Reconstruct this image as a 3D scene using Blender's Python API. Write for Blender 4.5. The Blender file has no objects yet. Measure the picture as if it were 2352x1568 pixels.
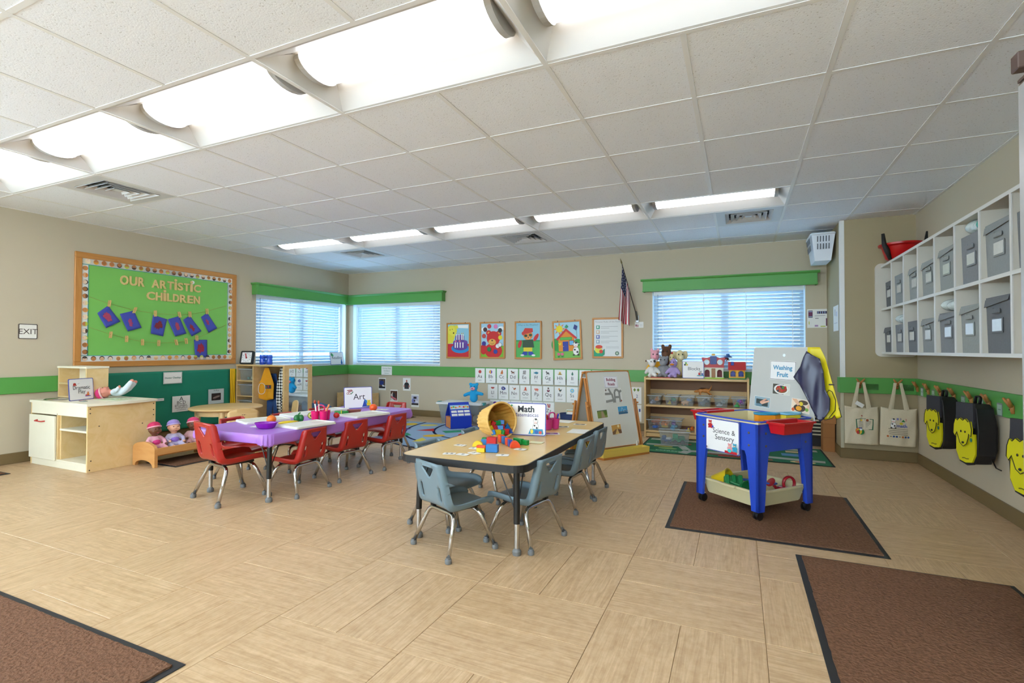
import bpy, bmesh, math, random
from math import sin, cos, pi, radians, sqrt, atan2
from mathutils import Vector, Matrix
from mathutils.geometry import delaunay_2d_cdt

S = bpy.context.scene
COL = S.collection
random.seed(7)
ZC = 2.4234            # ceiling height
XL, XR, YB, YF = -6.31, 1.585, 6.98, -2.55   # room: left wall, right wall, back wall, wall behind the camera
G = .6096              # ceiling module
GX, GY = -2.0371, 2.2106

# ---------------------------------------------------------------- camera
cam = bpy.data.objects.new('camera', bpy.data.cameras.new('camera')); COL.objects.link(cam)
cam.data.sensor_width = 36; cam.data.lens = 1161.1158 / 2352 * 36
cam.data.clip_start = .05; cam.data.clip_end = 200
_yaw, _pit, _rol = .4216, .0167, .0021
_f = Vector((-sin(_yaw) * cos(_pit), cos(_yaw) * cos(_pit), sin(_pit)))
_r = Vector((cos(_yaw), sin(_yaw), 0)); _u = _r.cross(_f)
_r2 = _r * cos(_rol) + _u * sin(_rol); _u2 = -_r * sin(_rol) + _u * cos(_rol)
cam.matrix_world = Matrix(((_r2.x, _u2.x, -_f.x, 0), (_r2.y, _u2.y, -_f.y, 0), (_r2.z, _u2.z, -_f.z, 1.09), (0, 0, 0, 1)))
S.camera = cam

# ---------------------------------------------------------------- world, exposure
W = bpy.data.worlds.new('sky'); S.world = W; W.use_nodes = True
_bg = W.node_tree.nodes['Background']
_bg.inputs[0].default_value = (.70, .86, 1.0, 1); _bg.inputs[1].default_value = 8.5
S.view_settings.view_transform = 'Standard'; S.view_settings.look = 'None'
S.view_settings.gamma = 1; S.view_settings.use_curve_mapping = False
S.view_settings.exposure = 1.2
LAMP = 3.0            # brightness of the fluorescent lenses
S.cycles.max_bounces = 8; S.cycles.diffuse_bounces = 5; S.cycles.glossy_bounces = 4
S.cycles.transmission_bounces = 8; S.cycles.transparent_max_bounces = 16
S.cycles.sample_clamp_indirect = 6; S.cycles.caustics_reflective = False; S.cycles.caustics_refractive = False
S.cycles.use_denoising = True

# ---------------------------------------------------------------- materials
MATS = {}
def lin(c):
    if isinstance(c, str):
        c = c.lstrip('#'); c = [int(c[i:i + 2], 16) / 255 for i in (0, 2, 4)]
    return tuple((x / 12.92 if x <= .04045 else ((x + .055) / 1.055) ** 2.4) for x in c) + (1,)
def mat(hexc, rough=.55, metal=0., alpha=1., trans=0., emit=0., var=.06, scale=8., bump=0., spec=.5, coat=0., sub=0., name=None, tl=0.):
    key = (hexc, rough, metal, alpha, trans, emit, var, scale, bump, spec, coat, tl)
    if key in MATS: return MATS[key]
    m = bpy.data.materials.new(name or ('mat_' + hexc.strip('#'))); m.use_nodes = True
    nt = m.node_tree; N = nt.nodes; L = nt.links
    b = N['Principled BSDF']; c = lin(hexc)
    b.inputs['Roughness'].default_value = rough; b.inputs['Metallic'].default_value = metal
    b.inputs['Specular IOR Level'].default_value = spec
    b.inputs['Coat Weight'].default_value = coat
    b.inputs['Base Color'].default_value = c
    if var or bump:
        tc = N.new('ShaderNodeTexCoord'); no = N.new('ShaderNodeTexNoise')
        no.inputs['Scale'].default_value = scale; no.inputs['Detail'].default_value = 4
        L.new(tc.outputs['Object'], no.inputs['Vector'])
        if var:
            mx = N.new('ShaderNodeMix'); mx.data_type = 'RGBA'
            mx.inputs['A'].default_value = tuple(x * (1 - var) for x in c[:3]) + (1,)
            mx.inputs['B'].default_value = tuple(min(1, x * (1 + var)) for x in c[:3]) + (1,)
            L.new(no.outputs['Fac'], mx.inputs['Factor']); L.new(mx.outputs['Result'], b.inputs['Base Color'])
        if bump:
            bp = N.new('ShaderNodeBump'); bp.inputs['Strength'].default_value = bump; bp.inputs['Distance'].default_value = .01
            L.new(no.outputs['Fac'], bp.inputs['Height']); L.new(bp.outputs['Normal'], b.inputs['Normal'])
    if alpha < 1: b.inputs['Alpha'].default_value = alpha
    if trans: b.inputs['Transmission Weight'].default_value = trans
    if emit: b.inputs['Emission Color'].default_value = c; b.inputs['Emission Strength'].default_value = emit
    if tl:
        out = N['Material Output']; t = N.new('ShaderNodeBsdfTranslucent'); t.inputs['Color'].default_value = c
        ms = N.new('ShaderNodeMixShader'); ms.inputs[0].default_value = tl
        L.new(b.outputs[0], ms.inputs[1]); L.new(t.outputs[0], ms.inputs[2]); L.new(ms.outputs[0], out.inputs[0])
    MATS[key] = m
    return m
def grain_mat(name, c0, c1, sc=(2, 30, 2), rough=.4, rnd=True, detail=5, coat=0., bump=.02, spec=.4, dist=1.5):
    """streaked material: long streaks along local x; each object shifts the pattern"""
    if name in MATS: return MATS[name]
    m = bpy.data.materials.new(name); m.use_nodes = True
    nt = m.node_tree; N = nt.nodes; L = nt.links; b = N['Principled BSDF']
    b.inputs['Roughness'].default_value = rough; b.inputs['Coat Weight'].default_value = coat; b.inputs['Specular IOR Level'].default_value = spec
    tc = N.new('ShaderNodeTexCoord'); mp = N.new('ShaderNodeMapping'); mp.inputs['Scale'].default_value = sc
    L.new(tc.outputs['Object'], mp.inputs['Vector'])
    if rnd:
        oi = N.new('ShaderNodeObjectInfo'); mu = N.new('ShaderNodeMath'); mu.operation = 'MULTIPLY'; mu.inputs[1].default_value = 60
        L.new(oi.outputs['Random'], mu.inputs[0]); cb = N.new('ShaderNodeCombineXYZ')
        for i in range(3): L.new(mu.outputs[0], cb.inputs[i])
        L.new(cb.outputs[0], mp.inputs['Location'])
    no = N.new('ShaderNodeTexNoise'); no.inputs['Scale'].default_value = 1; no.inputs['Detail'].default_value = detail
    no.inputs['Roughness'].default_value = .62; no.inputs['Distortion'].default_value = dist
    L.new(mp.outputs[0], no.inputs['Vector'])
    cr = N.new('ShaderNodeValToRGB'); cr.color_ramp.elements[0].position = .3; cr.color_ramp.elements[1].position = .7
    cr.color_ramp.elements[0].color = lin(c0); cr.color_ramp.elements[1].color = lin(c1)
    L.new(no.outputs['Fac'], cr.inputs[0]); L.new(cr.outputs[0], b.inputs['Base Color'])
    if bump:
        bp = N.new('ShaderNodeBump'); bp.inputs['Strength'].default_value = bump; bp.inputs['Distance'].default_value = .005
        L.new(no.outputs['Fac'], bp.inputs['Height']); L.new(bp.outputs['Normal'], b.inputs['Normal'])
    MATS[name] = m
    return m
def emat(name, hexc, strength):
    if name in MATS: return MATS[name]
    m = bpy.data.materials.new(name); m.use_nodes = True; N = m.node_tree.nodes
    b = N['Principled BSDF']; b.inputs['Base Color'].default_value = lin(hexc); b.inputs['Emission Color'].default_value = lin(hexc)
    b.inputs['Emission Strength'].default_value = strength; b.inputs['Roughness'].default_value = .6
    MATS[name] = m; return m
def glass_mat(name, hexc, alpha=.25, rough=.1, tint='f4f6f6'):
    """thin clear plastic: part see-through, part glossy film"""
    if name in MATS: return MATS[name]
    m = bpy.data.materials.new(name); m.use_nodes = True; nt = m.node_tree; N = nt.nodes; L = nt.links
    b = N['Principled BSDF']; b.inputs['Base Color'].default_value = lin(hexc); b.inputs['Roughness'].default_value = rough
    t = N.new('ShaderNodeBsdfTransparent'); t.inputs[0].default_value = lin(tint); ms = N.new('ShaderNodeMixShader'); ms.inputs[0].default_value = alpha
    L.new(t.outputs[0], ms.inputs[1]); L.new(b.outputs[0], ms.inputs[2]); L.new(ms.outputs[0], N['Material Output'].inputs[0])
    MATS[name] = m; return m

PAINT = mat('c0b49c', .75, var=.03, scale=1.5, bump=.05, name='beige_wall_paint')
PAINTG = mat('c4bea4', .75, var=.03, scale=1.5, bump=.05, name='pale_wall_paint')
GREEN = mat('559c48', .45, var=.04, scale=3, name='green_gloss_paint')
BASEB = mat('75623f', .5, var=.05, scale=3, name='brown_vinyl_base')
WHITE = mat('e2e2de', .5, var=.02, name='white_enamel')
MAPLE = grain_mat('maple_wood', 'd2ac72', 'dfbf8a', (1.2, 9, 9), .35, coat=.1)
BIRCH = grain_mat('birch_ply', 'd8b87e', 'e3c795', (1.5, 7, 7), .38, coat=.1)
OAK = grain_mat('oak_frame', 'b77a3a', 'c98f4c', (2, 26, 26), .4)
BEECH = grain_mat('beech_wood', 'c48a4c', 'd09a5e', (2, 20, 20), .4)
HARDB = mat('7a5334', .6, var=.08, scale=20, name='brown_hardboard')
CHROME = mat('c9c9c9', .12, 1., var=0, name='chrome')
BLACKM = mat('121212', .35, var=0, name='black_powder_coat')
RUBBER = mat('6f7070', .6, var=.05, name='grey_rubber')
PAPER = mat('e6e5e0', .5, var=.02, name='paper')
BLK = mat('1a1a1a', .6, var=0)

# ---------------------------------------------------------------- mesh helpers
class MB:
    def __init__(s): s.v = []; s.f = []; s.m = []
    def add(s, vs, fs, m=0, M=None):
        o = len(s.v)
        s.v += [tuple(M @ Vector(p)) if M else tuple(p) for p in vs]
        for q in fs: s.f.append(tuple(i + o for i in q)); s.m.append(m)
        return s
    def box(s, x0, x1, y0, y1, z0, z1, m=0, ch=0, M=None):
        if ch <= 0:
            vs = [(x, y, z) for z in (z0, z1) for y in (y0, y1) for x in (x0, x1)]
            return s.add(vs, [(0, 2, 3, 1), (4, 5, 7, 6), (0, 1, 5, 4), (2, 6, 7, 3), (0, 4, 6, 2), (1, 3, 7, 5)], m, M)
        c = min(ch, (x1 - x0) * .49, (y1 - y0) * .49, (z1 - z0) * .49)
        bm = bmesh.new(); bmesh.ops.create_cube(bm, size=1)
        for v in bm.verts: v.co = Vector(((x0 + x1) / 2 + v.co.x * (x1 - x0), (y0 + y1) / 2 + v.co.y * (y1 - y0), (z0 + z1) / 2 + v.co.z * (z1 - z0)))
        bmesh.ops.bevel(bm, geom=bm.edges[:], offset=c, segments=2 if c > .008 else 1, affect='EDGES', profile=.5)
        s.bm(bm, m, M); bm.free(); return s
    def bm(s, bm, m=0, M=None):
        bm.verts.index_update()
        return s.add([v.co.copy() for v in bm.verts], [[v.index for v in f.verts] for f in bm.faces], m, M)
    def tube(s, pts, r, n=8, m=0, closed=False, caps=True, M=None, flat=None):
        pts = [Vector(p) for p in pts]; k = len(pts)
        rs = r if isinstance(r, (list, tuple)) else [r] * k
        vs = []; up = None
        for i, p in enumerate(pts):
            if closed: t = pts[(i + 1) % k] - pts[i - 1]
            else: t = pts[min(i + 1, k - 1)] - pts[max(i - 1, 0)]
            t.normalize()
            if up is None:
                up = Vector((0, 0, 1)) if abs(t.z) < .9 else Vector((1, 0, 0))
            a = up - t * up.dot(t)
            if a.length < 1e-6: a = t.orthogonal()
            a.normalize(); b = t.cross(a); up = a
            for j in range(n):
                th = 2 * pi * j / n; ca, sb = cos(th), sin(th) * (flat if flat else 1)
                vs.append(p + (a * ca + b * sb) * rs[i])
        fs = []
        for i in range(k if closed else k - 1):
            for j in range(n):
                fs.append((i * n + j, i * n + (j + 1) % n, ((i + 1) % k) * n + (j + 1) % n, ((i + 1) % k) * n + j))
        if caps and not closed:
            fs.append(tuple(range(n))[::-1]); fs.append(tuple((k - 1) * n + j for j in range(n)))
        return s.add(vs, fs, m, M)
    def cyl(s, a, b, r0, r1=None, n=14, m=0, M=None): return s.tube([a, b], [r0, r0 if r1 is None else r1], n, m, M=M)
    def lathe(s, prof, n=20, m=0, M=None, cap=True, sq=0.):
        vs = []; k = len(prof)
        for r, z in prof:
            for j in range(n):
                th = 2 * pi * j / n; q = 1.
                if sq: q = 1 / (abs(cos(th)) ** sq + abs(sin(th)) ** sq) ** (1 / sq)
                vs.append((r * q * cos(th), r * q * sin(th), z))
        fs = [(i * n + j, i * n + (j + 1) % n, (i + 1) * n + (j + 1) % n, (i + 1) * n + j) for i in range(k - 1) for j in range(n)]
        if cap:
            if prof[0][0] > 1e-5: fs.append(tuple(range(n))[::-1])
            if prof[-1][0] > 1e-5: fs.append(tuple((k - 1) * n + j for j in range(n)))
        return s.add(vs, fs, m, M)
    def ell(s, c, r, nu=14, nv=9, m=0, M=None, R=None):
        if isinstance(r, (int, float)): r = (r, r, r)
        vs = [Vector((0, 0, -r[2]))]
        for i in range(1, nv):
            ph = -pi / 2 + pi * i / nv
            for j in range(nu): vs.append(Vector((r[0] * cos(ph) * cos(2 * pi * j / nu), r[1] * cos(ph) * sin(2 * pi * j / nu), r[2] * sin(ph))))
        vs.append(Vector((0, 0, r[2]))); c = Vector(c)
        if R: vs = [R @ v for v in vs]
        vs = [v + c for v in vs]; fs = []
        for j in range(nu):
            fs.append((0, 1 + (j + 1) % nu, 1 + j))
            for i in range(nv - 2): fs.append((1 + i * nu + j, 1 + i * nu + (j + 1) % nu, 1 + (i + 1) * nu + (j + 1) % nu, 1 + (i + 1) * nu + j))
            fs.append((len(vs) - 1, 1 + (nv - 2) * nu + j, 1 + (nv - 2) * nu + (j + 1) % nu))
        return s.add(vs, fs, m, M)
    def prism(s, poly, z0, z1, m=0, M=None, ms=None):
        n = len(poly)
        a = sum(poly[i][0] * poly[(i + 1) % n][1] - poly[(i + 1) % n][0] * poly[i][1] for i in range(n))
        if a < 0: poly = poly[::-1]
        vs = [(x, y, z0) for x, y in poly] + [(x, y, z1) for x, y in poly]
        s.add(vs, [tuple(range(n))[::-1], tuple(range(n, 2 * n))], m, M)
        o = len(s.v) - 2 * n
        for i in range(n): s.f.append((o + i, o + (i + 1) % n, o + n + (i + 1) % n, o + n + i)); s.m.append(m if ms is None else ms)
        return s
    def open_box(s, x0, x1, y0, y1, z0, z1, t, m=0, taper=0., ch=0, M=None, lip=0.):
        """box without a lid, walls t thick, narrowing by taper towards the bottom"""
        def ring(a, z): return [(x0 + a, y0 + a, z), (x1 - a, y0 + a, z), (x1 - a, y1 - a, z), (x0 + a, y1 - a, z)]
        lev = [ring(taper, z0), ring(-lip * 0, z1)]
        if lip: lev = [ring(taper, z0), ring(0, z1 - .012), ring(-lip, z1 - .012), ring(-lip, z1)]
        lev += [ring(t, z1), ring(taper + t, z0 + t)]
        vs = [p for L in lev for p in L]; k = len(lev)
        fs = [(0, 3, 2, 1)] + [(i * 4 + j, i * 4 + (j + 1) % 4, (i + 1) * 4 + (j + 1) % 4, (i + 1) * 4 + j) for i in range(k - 1) for j in range(4)]
        fs.append(((k - 1) * 4, (k - 1) * 4 + 1, (k - 1) * 4 + 2, (k - 1) * 4 + 3))
        return s.add(vs, fs, m, M)
    def mesh(s, name, mats, smooth=False):
        me = bpy.data.meshes.new(name); me.from_pydata(s.v, [], s.f)
        if not isinstance(mats, (list, tuple)): mats = [mats]
        for q in mats: me.materials.append(q)
        if len(mats) > 1: me.polygons.foreach_set('material_index', s.m)
        if smooth:
            me.polygons.foreach_set('use_smooth', [True] * len(me.polygons))
            if smooth != 'all':
                try: me.set_sharp_from_angle(angle=radians(38))
                except Exception: pass
        me.update(); return me
    def build(s, name, mats, parent=None, loc=(0, 0, 0), rot=(0, 0, 0), smooth=False):
        return link(name, s.mesh(name, mats, smooth), parent, loc, rot)

def link(name, data, parent=None, loc=(0, 0, 0), rot=(0, 0, 0)):
    o = bpy.data.objects.new(name, data); COL.objects.link(o)
    o.parent = parent; o.location = loc; o.rotation_euler = rot
    return o
def tag(o, label=None, cat=None, group=None, kind=None):
    if label: o['label'] = label
    if cat: o['category'] = cat
    if group: o['group'] = group
    if kind: o['kind'] = kind
    return o
def thing(name, label, cat, loc=(0, 0, 0), rot=0, group=None):
    o = link(name, None, None, loc, (0, 0, rot) if isinstance(rot, (int, float)) else rot)
    o.empty_display_size = .1
    return tag(o, label, cat, group)
def dup(root, loc=None, rot=None, label=None, group=None, parent=None, cat=None):
    c = root.copy(); COL.objects.link(c); c.parent = parent
    if loc is not None: c.location = loc
    if rot is not None: c.rotation_euler = (0, 0, rot) if isinstance(rot, (int, float)) else rot
    if label: c['label'] = label
    if group: c['group'] = group
    for ch in root.children: dup(ch, parent=c)
    return c
def struct(name, mb, m, smooth=False, parent=None):
    o = mb.build(name, m, parent, smooth=smooth)
    if parent is None: o['kind'] = 'structure'
    return o
def rrect(w, h, r, n=5, cx=0, cy=0):
    """rounded rectangle, counter-clockwise, centred"""
    p = []
    for sx, sy, a in ((1, -1, -pi / 2), (1, 1, 0), (-1, 1, pi / 2), (-1, -1, pi)):
        for i in range(n + 1):
            t = a + pi / 2 * i / n
            p.append((cx + sx * (w / 2 - r) + r * cos(t), cy + sy * (h / 2 - r) + r * sin(t)))
    return p
def fillet(pts, rad, n=5):
    """polyline with rounded inner corners"""
    pts = [Vector(p) for p in pts]; out = [pts[0]]
    for i in range(1, len(pts) - 1):
        a = (pts[i - 1] - pts[i]); b = (pts[i + 1] - pts[i])
        r = min(rad, a.length * .45, b.length * .45); a.normalize(); b.normalize()
        p0 = pts[i] + a * r; p1 = pts[i] + b * r
        for j in range(n + 1):
            t = j / n; out.append(p0 * (1 - t) ** 2 + pts[i] * 2 * t * (1 - t) + p1 * t * t)
    out.append(pts[-1]); return out
def Tm(loc=(0, 0, 0), rz=0, rx=0, ry=0, sc=1):
    return Matrix.Translation(loc) @ Matrix.Rotation(rz, 4, 'Z') @ Matrix.Rotation(ry, 4, 'Y') @ Matrix.Rotation(rx, 4, 'X') @ Matrix.Scale(sc, 4)
def cdt_sheet(outline, holes, grid, mapfn):
    """triangulated flat sheet with holes, bent by mapfn(x, y) -> 3D"""
    pts = []; edges = []
    for ring in [outline] + holes:
        o = len(pts); pts += [Vector(p) for p in ring]; edges += [(o + i, o + (i + 1) % len(ring)) for i in range(len(ring))]
    def inside(p, ring):
        c = False
        for i in range(len(ring)):
            (x0, y0), (x1, y1) = ring[i][:2], ring[i - 1][:2]
            if (y0 > p[1]) != (y1 > p[1]) and p[0] < (x1 - x0) * (p[1] - y0) / (y1 - y0) + x0: c = not c
        return c
    for g in grid:
        if inside(g, outline) and not any(inside(g, h) for h in holes): pts.append(Vector(g))
    r = delaunay_2d_cdt(pts, edges, [], 0, 1e-5)
    vs, fs = r[0], r[2]; out = []
    for f in fs:
        c = sum((vs[i] for i in f), Vector((0, 0))) / len(f)
        if inside(c, outline) and not any(inside(c, h) for h in holes): out.append(tuple(f))
    return [mapfn(v.x, v.y) for v in vs], out
def solid(o, t, off=-1):
    m = o.modifiers.new('thickness', 'SOLIDIFY'); m.thickness = t; m.offset = off
    return o
def blob(name, parts, m, parent=None, vox=.008, loc=(0, 0, 0), rot=(0, 0, 0), smooth_it=4):
    """several ellipsoids / limbs fused into one continuous skin"""
    mb = MB()
    for p in parts:
        if p[0] == 'e': mb.ell(p[1], p[2], 16, 10, R=p[3] if len(p) > 3 else None)
        else: mb.tube(p[1], p[2], 12); [mb.ell(q, rr, 12, 8) for q, rr in ((p[1][0], p[2][0]), (p[1][-1], p[2][-1]))]
    t = mb.build('tmp_blob', m)
    r = t.modifiers.new('r', 'REMESH'); r.mode = 'VOXEL'; r.voxel_size = vox
    sm = t.modifiers.new('s', 'SMOOTH'); sm.iterations = smooth_it; sm.factor = .5
    BLOBS.append((t, name, m, parent, loc, rot))
    o = link(name, None, parent, loc, rot) if False else None
    dg = bpy.context.evaluated_depsgraph_get()
    me = bpy.data.meshes.new_from_object(t.evaluated_get(dg)); me.name = name
    me.polygons.foreach_set('use_smooth', [True] * len(me.polygons))
    bpy.data.objects.remove(t)
    return link(name, me, parent, loc, rot)
BLOBS = []

# ---------------------------------------------------------------- lettering and flat print
GLY = {}
def _glyphs():
    chars = 'ABCDEFGHIJKLMNOPQRSTUVWXYZabcdefghijklmnopqrstuvwxyz0123456789&?-á:.,'
    tmp = []
    for bold in (0, 1):
        for c in chars:
            for t in (c, c + c):
                cu = bpy.data.curves.new('t', 'FONT'); cu.body = t; cu.size = 1; cu.resolution_u = 3
                if bold: cu.offset = .028
                o = bpy.data.objects.new('t', cu); COL.objects.link(o); tmp.append((bold, c, t, o))
    dg = bpy.context.evaluated_depsgraph_get(); dg.update()
    w = {}
    for bold, c, t, o in tmp:
        me = bpy.data.meshes.new_from_object(o.evaluated_get(dg))
        vs = [(v.co.x, v.co.y) for v in me.vertices]; mx = max((p[0] for p in vs), default=.3)
        if t == c: GLY[(bold, c)] = [vs, [tuple(p.vertices) for p in me.polygons], .5]; w[(bold, c)] = mx
        else: GLY[(bold, c)][2] = mx - w[(bold, c)]
        cu = o.data; bpy.data.objects.remove(o); bpy.data.curves.remove(cu); bpy.data.meshes.remove(me)
_glyphs()
class Pr:
    """flat print: coloured shapes layered on a sheet; local x right, y up, z towards the viewer"""
    def __init__(s, step=.00035, z=.0005): s.mb = MB(); s.cols = []; s.z = z; s.step = step
    def ci(s, c):
        if c not in s.cols: s.cols.append(c)
        return s.cols.index(c)
    def poly(s, pts, c):
        n = len(pts); a = sum(pts[i][0] * pts[(i + 1) % n][1] - pts[(i + 1) % n][0] * pts[i][1] for i in range(n))
        if a < 0: pts = pts[::-1]
        s.mb.add([(x, y, s.z) for x, y in pts], [tuple(range(n))], s.ci(c)); s.z += s.step; return s
    def rect(s, x, y, w, h, c): return s.poly([(x, y), (x + w, y), (x + w, y + h), (x, y + h)], c)
    def circ(s, x, y, r, c, ry=None, n=18, rot=0):
        ry = ry or r
        return s.poly([(x + r * cos(2 * pi * i / n) * cos(rot) - ry * sin(2 * pi * i / n) * sin(rot), y + r * cos(2 * pi * i / n) * sin(rot) + ry * sin(2 * pi * i / n) * cos(rot)) for i in range(n)], c)
    def line(s, pts, w, c):
        z = s.z
        for (x0, y0), (x1, y1) in zip(pts, pts[1:]):
            d = sqrt((x1 - x0) ** 2 + (y1 - y0) ** 2) or 1; nx, ny = -(y1 - y0) / d * w / 2, (x1 - x0) / d * w / 2
            s.z = z; s.poly([(x0 + nx, y0 + ny), (x0 - nx, y0 - ny), (x1 - nx, y1 - ny), (x1 + nx, y1 + ny)], c)
        return s
    def text(s, t, x, y, size, c, bold=0, align='c', track=1., fit=None):
        w = sum(GLY.get((bold, q), ([], [], .3))[2] if q != ' ' else .32 for q in t) * track
        if fit and w * size > fit: size = fit / w
        px = {'c': -w / 2, 'l': 0, 'r': -w}[align]; k = s.ci(c)
        for q in t:
            if q == ' ': px += .32 * track; continue
            vs, fs, ad = GLY[(bold, q)]
            s.mb.add([(x + (px + a) * size, y + b * size, s.z) for a, b in vs], fs, k); px += ad * track
        s.z += s.step; return s
    def build(s, name, parent, loc=(0, 0, 0), rot=(0, 0, 0), rough=.55):
        return s.mb.build(name, [mat(c, rough, var=0) for c in s.cols], parent, loc, rot)
BACK = (pi / 2, 0, 0); LEFT = (pi / 2, 0, pi / 2); RIGHT = (pi / 2, 0, -pi / 2)   # sheets facing the room
def sheet(name, label, cat, w, h, loc, rot, t=.002, m=None, group=None, r=0., edge=None):
    """a flat board or paper: centred, face towards local +z"""
    mb = MB(); mb.prism(rrect(w, h, r, 4) if r else [(-w / 2, -h / 2), (w / 2, -h / 2), (w / 2, h / 2), (-w / 2, h / 2)], -t, 0, 0, ms=1 if edge else 0)
    o = mb.build(name, [m or PAPER] + ([edge] if edge else []), None, loc, rot)
    return tag(o, label, cat, group)
# ================================================================ SETTING
# ---- floor: 12 x 24 inch tiles laid in alternating pairs
BX, BY, BS = -1.12, 1.5195, .6035
floor = struct('floor', MB().box(XL - .2, XR + .2, YF - .2, YB + .2, -.2, -.004), mat('9a8260', .7, name='floor_bedding'))
TILE = grain_mat('travertine_vinyl', 'b0926e', 'd2b48f', (3., 48, 1), .38, detail=9, bump=.012, spec=.3, dist=1.6)
_n = TILE.node_tree; _b = _n.nodes['Principled BSDF']; _src = _b.inputs['Base Color'].links[0].from_socket
_t = _n.nodes.new('ShaderNodeTexCoord'); _o = _n.nodes.new('ShaderNodeObjectInfo'); _a = _n.nodes.new('ShaderNodeVectorMath'); _n.links.new(_t.outputs['Object'], _a.inputs[0]); _n.links.new(_o.outputs['Location'], _a.inputs[1])
_q = _n.nodes.new('ShaderNodeTexNoise'); _q.inputs['Scale'].default_value = 22; _q.inputs['Detail'].default_value = 7; _q.inputs['Roughness'].default_value = .7; _n.links.new(_a.outputs[0], _q.inputs['Vector'])
_c = _n.nodes.new('ShaderNodeValToRGB'); _c.color_ramp.elements[0].position = .35; _c.color_ramp.elements[1].position = .62; _c.color_ramp.elements[0].color = (.86, .80, .72, 1); _c.color_ramp.elements[1].color = (1.03, 1.03, 1.03, 1); _n.links.new(_q.outputs['Fac'], _c.inputs[0])
_x = _n.nodes.new('ShaderNodeMix'); _x.data_type = 'RGBA'; _x.blend_type = 'MULTIPLY'; _x.inputs['Factor'].default_value = .8; _n.links.new(_src, _x.inputs['A']); _n.links.new(_c.outputs[0], _x.inputs['B']); _n.links.new(_x.outputs['Result'], _b.inputs['Base Color'])
tile_me = MB().box(-BS / 2 + .0008, BS / 2 - .0008, -BS / 4 + .0008, BS / 4 - .0008, -.006, 0, ch=.0012).mesh('floor_tile', TILE)
rest = MB(); nt = 0
for bi in range(-9, 5):
    for bj in range(-7, 10):
        cx, cy = BX + (bi + .5) * BS, BY + (bj + .5) * BS
        if cx - BS / 2 > XR or cx + BS / 2 < XL or cy - BS / 2 > YB or cy + BS / 2 < YF: continue
        along = (bi + bj) % 2 == 0
        for k in (-1, 1):
            tx, ty = (cx, cy + k * BS / 4) if along else (cx + k * BS / 4, cy)
            ux = tx + .4093 * 0; d = -.4093 * tx + .9124 * ty; lat = .9124 * tx + .4093 * ty
            if d > .7 and abs(lat) < 1.02 * d + .55 and nt < 296:
                o = link('floor_tile', tile_me, floor, (tx, ty, 0), (0, 0, (0 if along else pi / 2) + (pi if random.random() < .5 else 0))); nt += 1
            else:
                M = Tm((tx, ty, 0), 0 if along else pi / 2)
                rest.box(-BS / 2 + .0008, BS / 2 - .0008, -BS / 4 + .0008, BS / 4 - .0008, -.006, 0, M=M)
tag(rest.build('floor_tile_field', TILE, floor), kind='stuff')

# ---- walls with their window openings
ZW0, ZW1 = .835, 1.885
def wall(name, mk, m=PAINT): return struct(name, mk, m)
w = MB(); a, b = 5.10, 6.915
for y0_, y1_, z0_, z1_ in ((YF, -1.9, 0, ZC + .1), (-1.9, .9, 0, ZW0), (-1.9, .9, ZW1, ZC + .1), (.9, a, 0, ZC + .1)): w.box(XL - .16, XL, y0_, y1_, z0_, z1_)  # near stretch is opened for the added unseen side window
w.box(XL - .16, XL, b, YB + .16, 0, ZC + .1).box(XL - .16, XL, a, b, 0, ZW0).box(XL - .16, XL, a, b, ZW1, ZC + .1)
wall('wall_left', w)
w = MB(); c1, c2, c3, c4 = -6.20, -4.405, -1.06, .735
for x0, x1 in ((XL, c1), (c2, c3), (c4, XR + .16)): w.box(x0, x1, YB, YB + .16, 0, ZC + .1)
for x0, x1 in ((c1, c2), (c3, c4)): w.box(x0, x1, YB, YB + .16, 0, ZW0).box(x0, x1, YB, YB + .16, ZW1, ZC + .1)
wall('wall_back', w)
wall('wall_right', MB().box(XR, XR + .16, YF, YB, 0, ZC + .1))
FILLW = ((-5.7, -2.35), (-2.15, 1.2)); FZ0, FZ1 = 1.0, 2.33     # added unseen windows behind the camera, to let in fill daylight
w = MB()
for x0, x1 in ((XL - .16, FILLW[0][0]), (FILLW[0][1], FILLW[1][0]), (FILLW[1][1], XR + .16)): w.box(x0, x1, YF - .16, YF, 0, ZC + .1)
for x0, x1 in FILLW: w.box(x0, x1, YF - .16, YF, 0, FZ0).box(x0, x1, YF - .16, YF, FZ1, ZC + .1)
wall('wall_front', w)
PX, PY = .955, 6.1
wall('wall_pier', MB().box(PX, XR, PY, YB, 0, ZC + .1), mat('a79877', .75, var=.03, scale=1.5, bump=.05, name='tan_pier_paint'))

# ---- vinyl base
def base(name, mb): return struct(name, mb, BASEB)
H = .102
base('baseboard_left', MB().box(XL, XL + .012, YF, YB, 0, H, ch=.004))
base('baseboard_back', MB().box(XL + .012, PX - .012, YB - .012, YB, 0, H, ch=.004))
base('baseboard_right', MB().box(XR - .012, XR, YF, PY - .012, 0, H, ch=.004))
base('baseboard_pier', MB().box(PX - .012, XR, PY - .012, PY, 0, H, ch=.004).box(PX - .012, PX, PY, YB - .012, 0, H, ch=.004))
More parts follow.
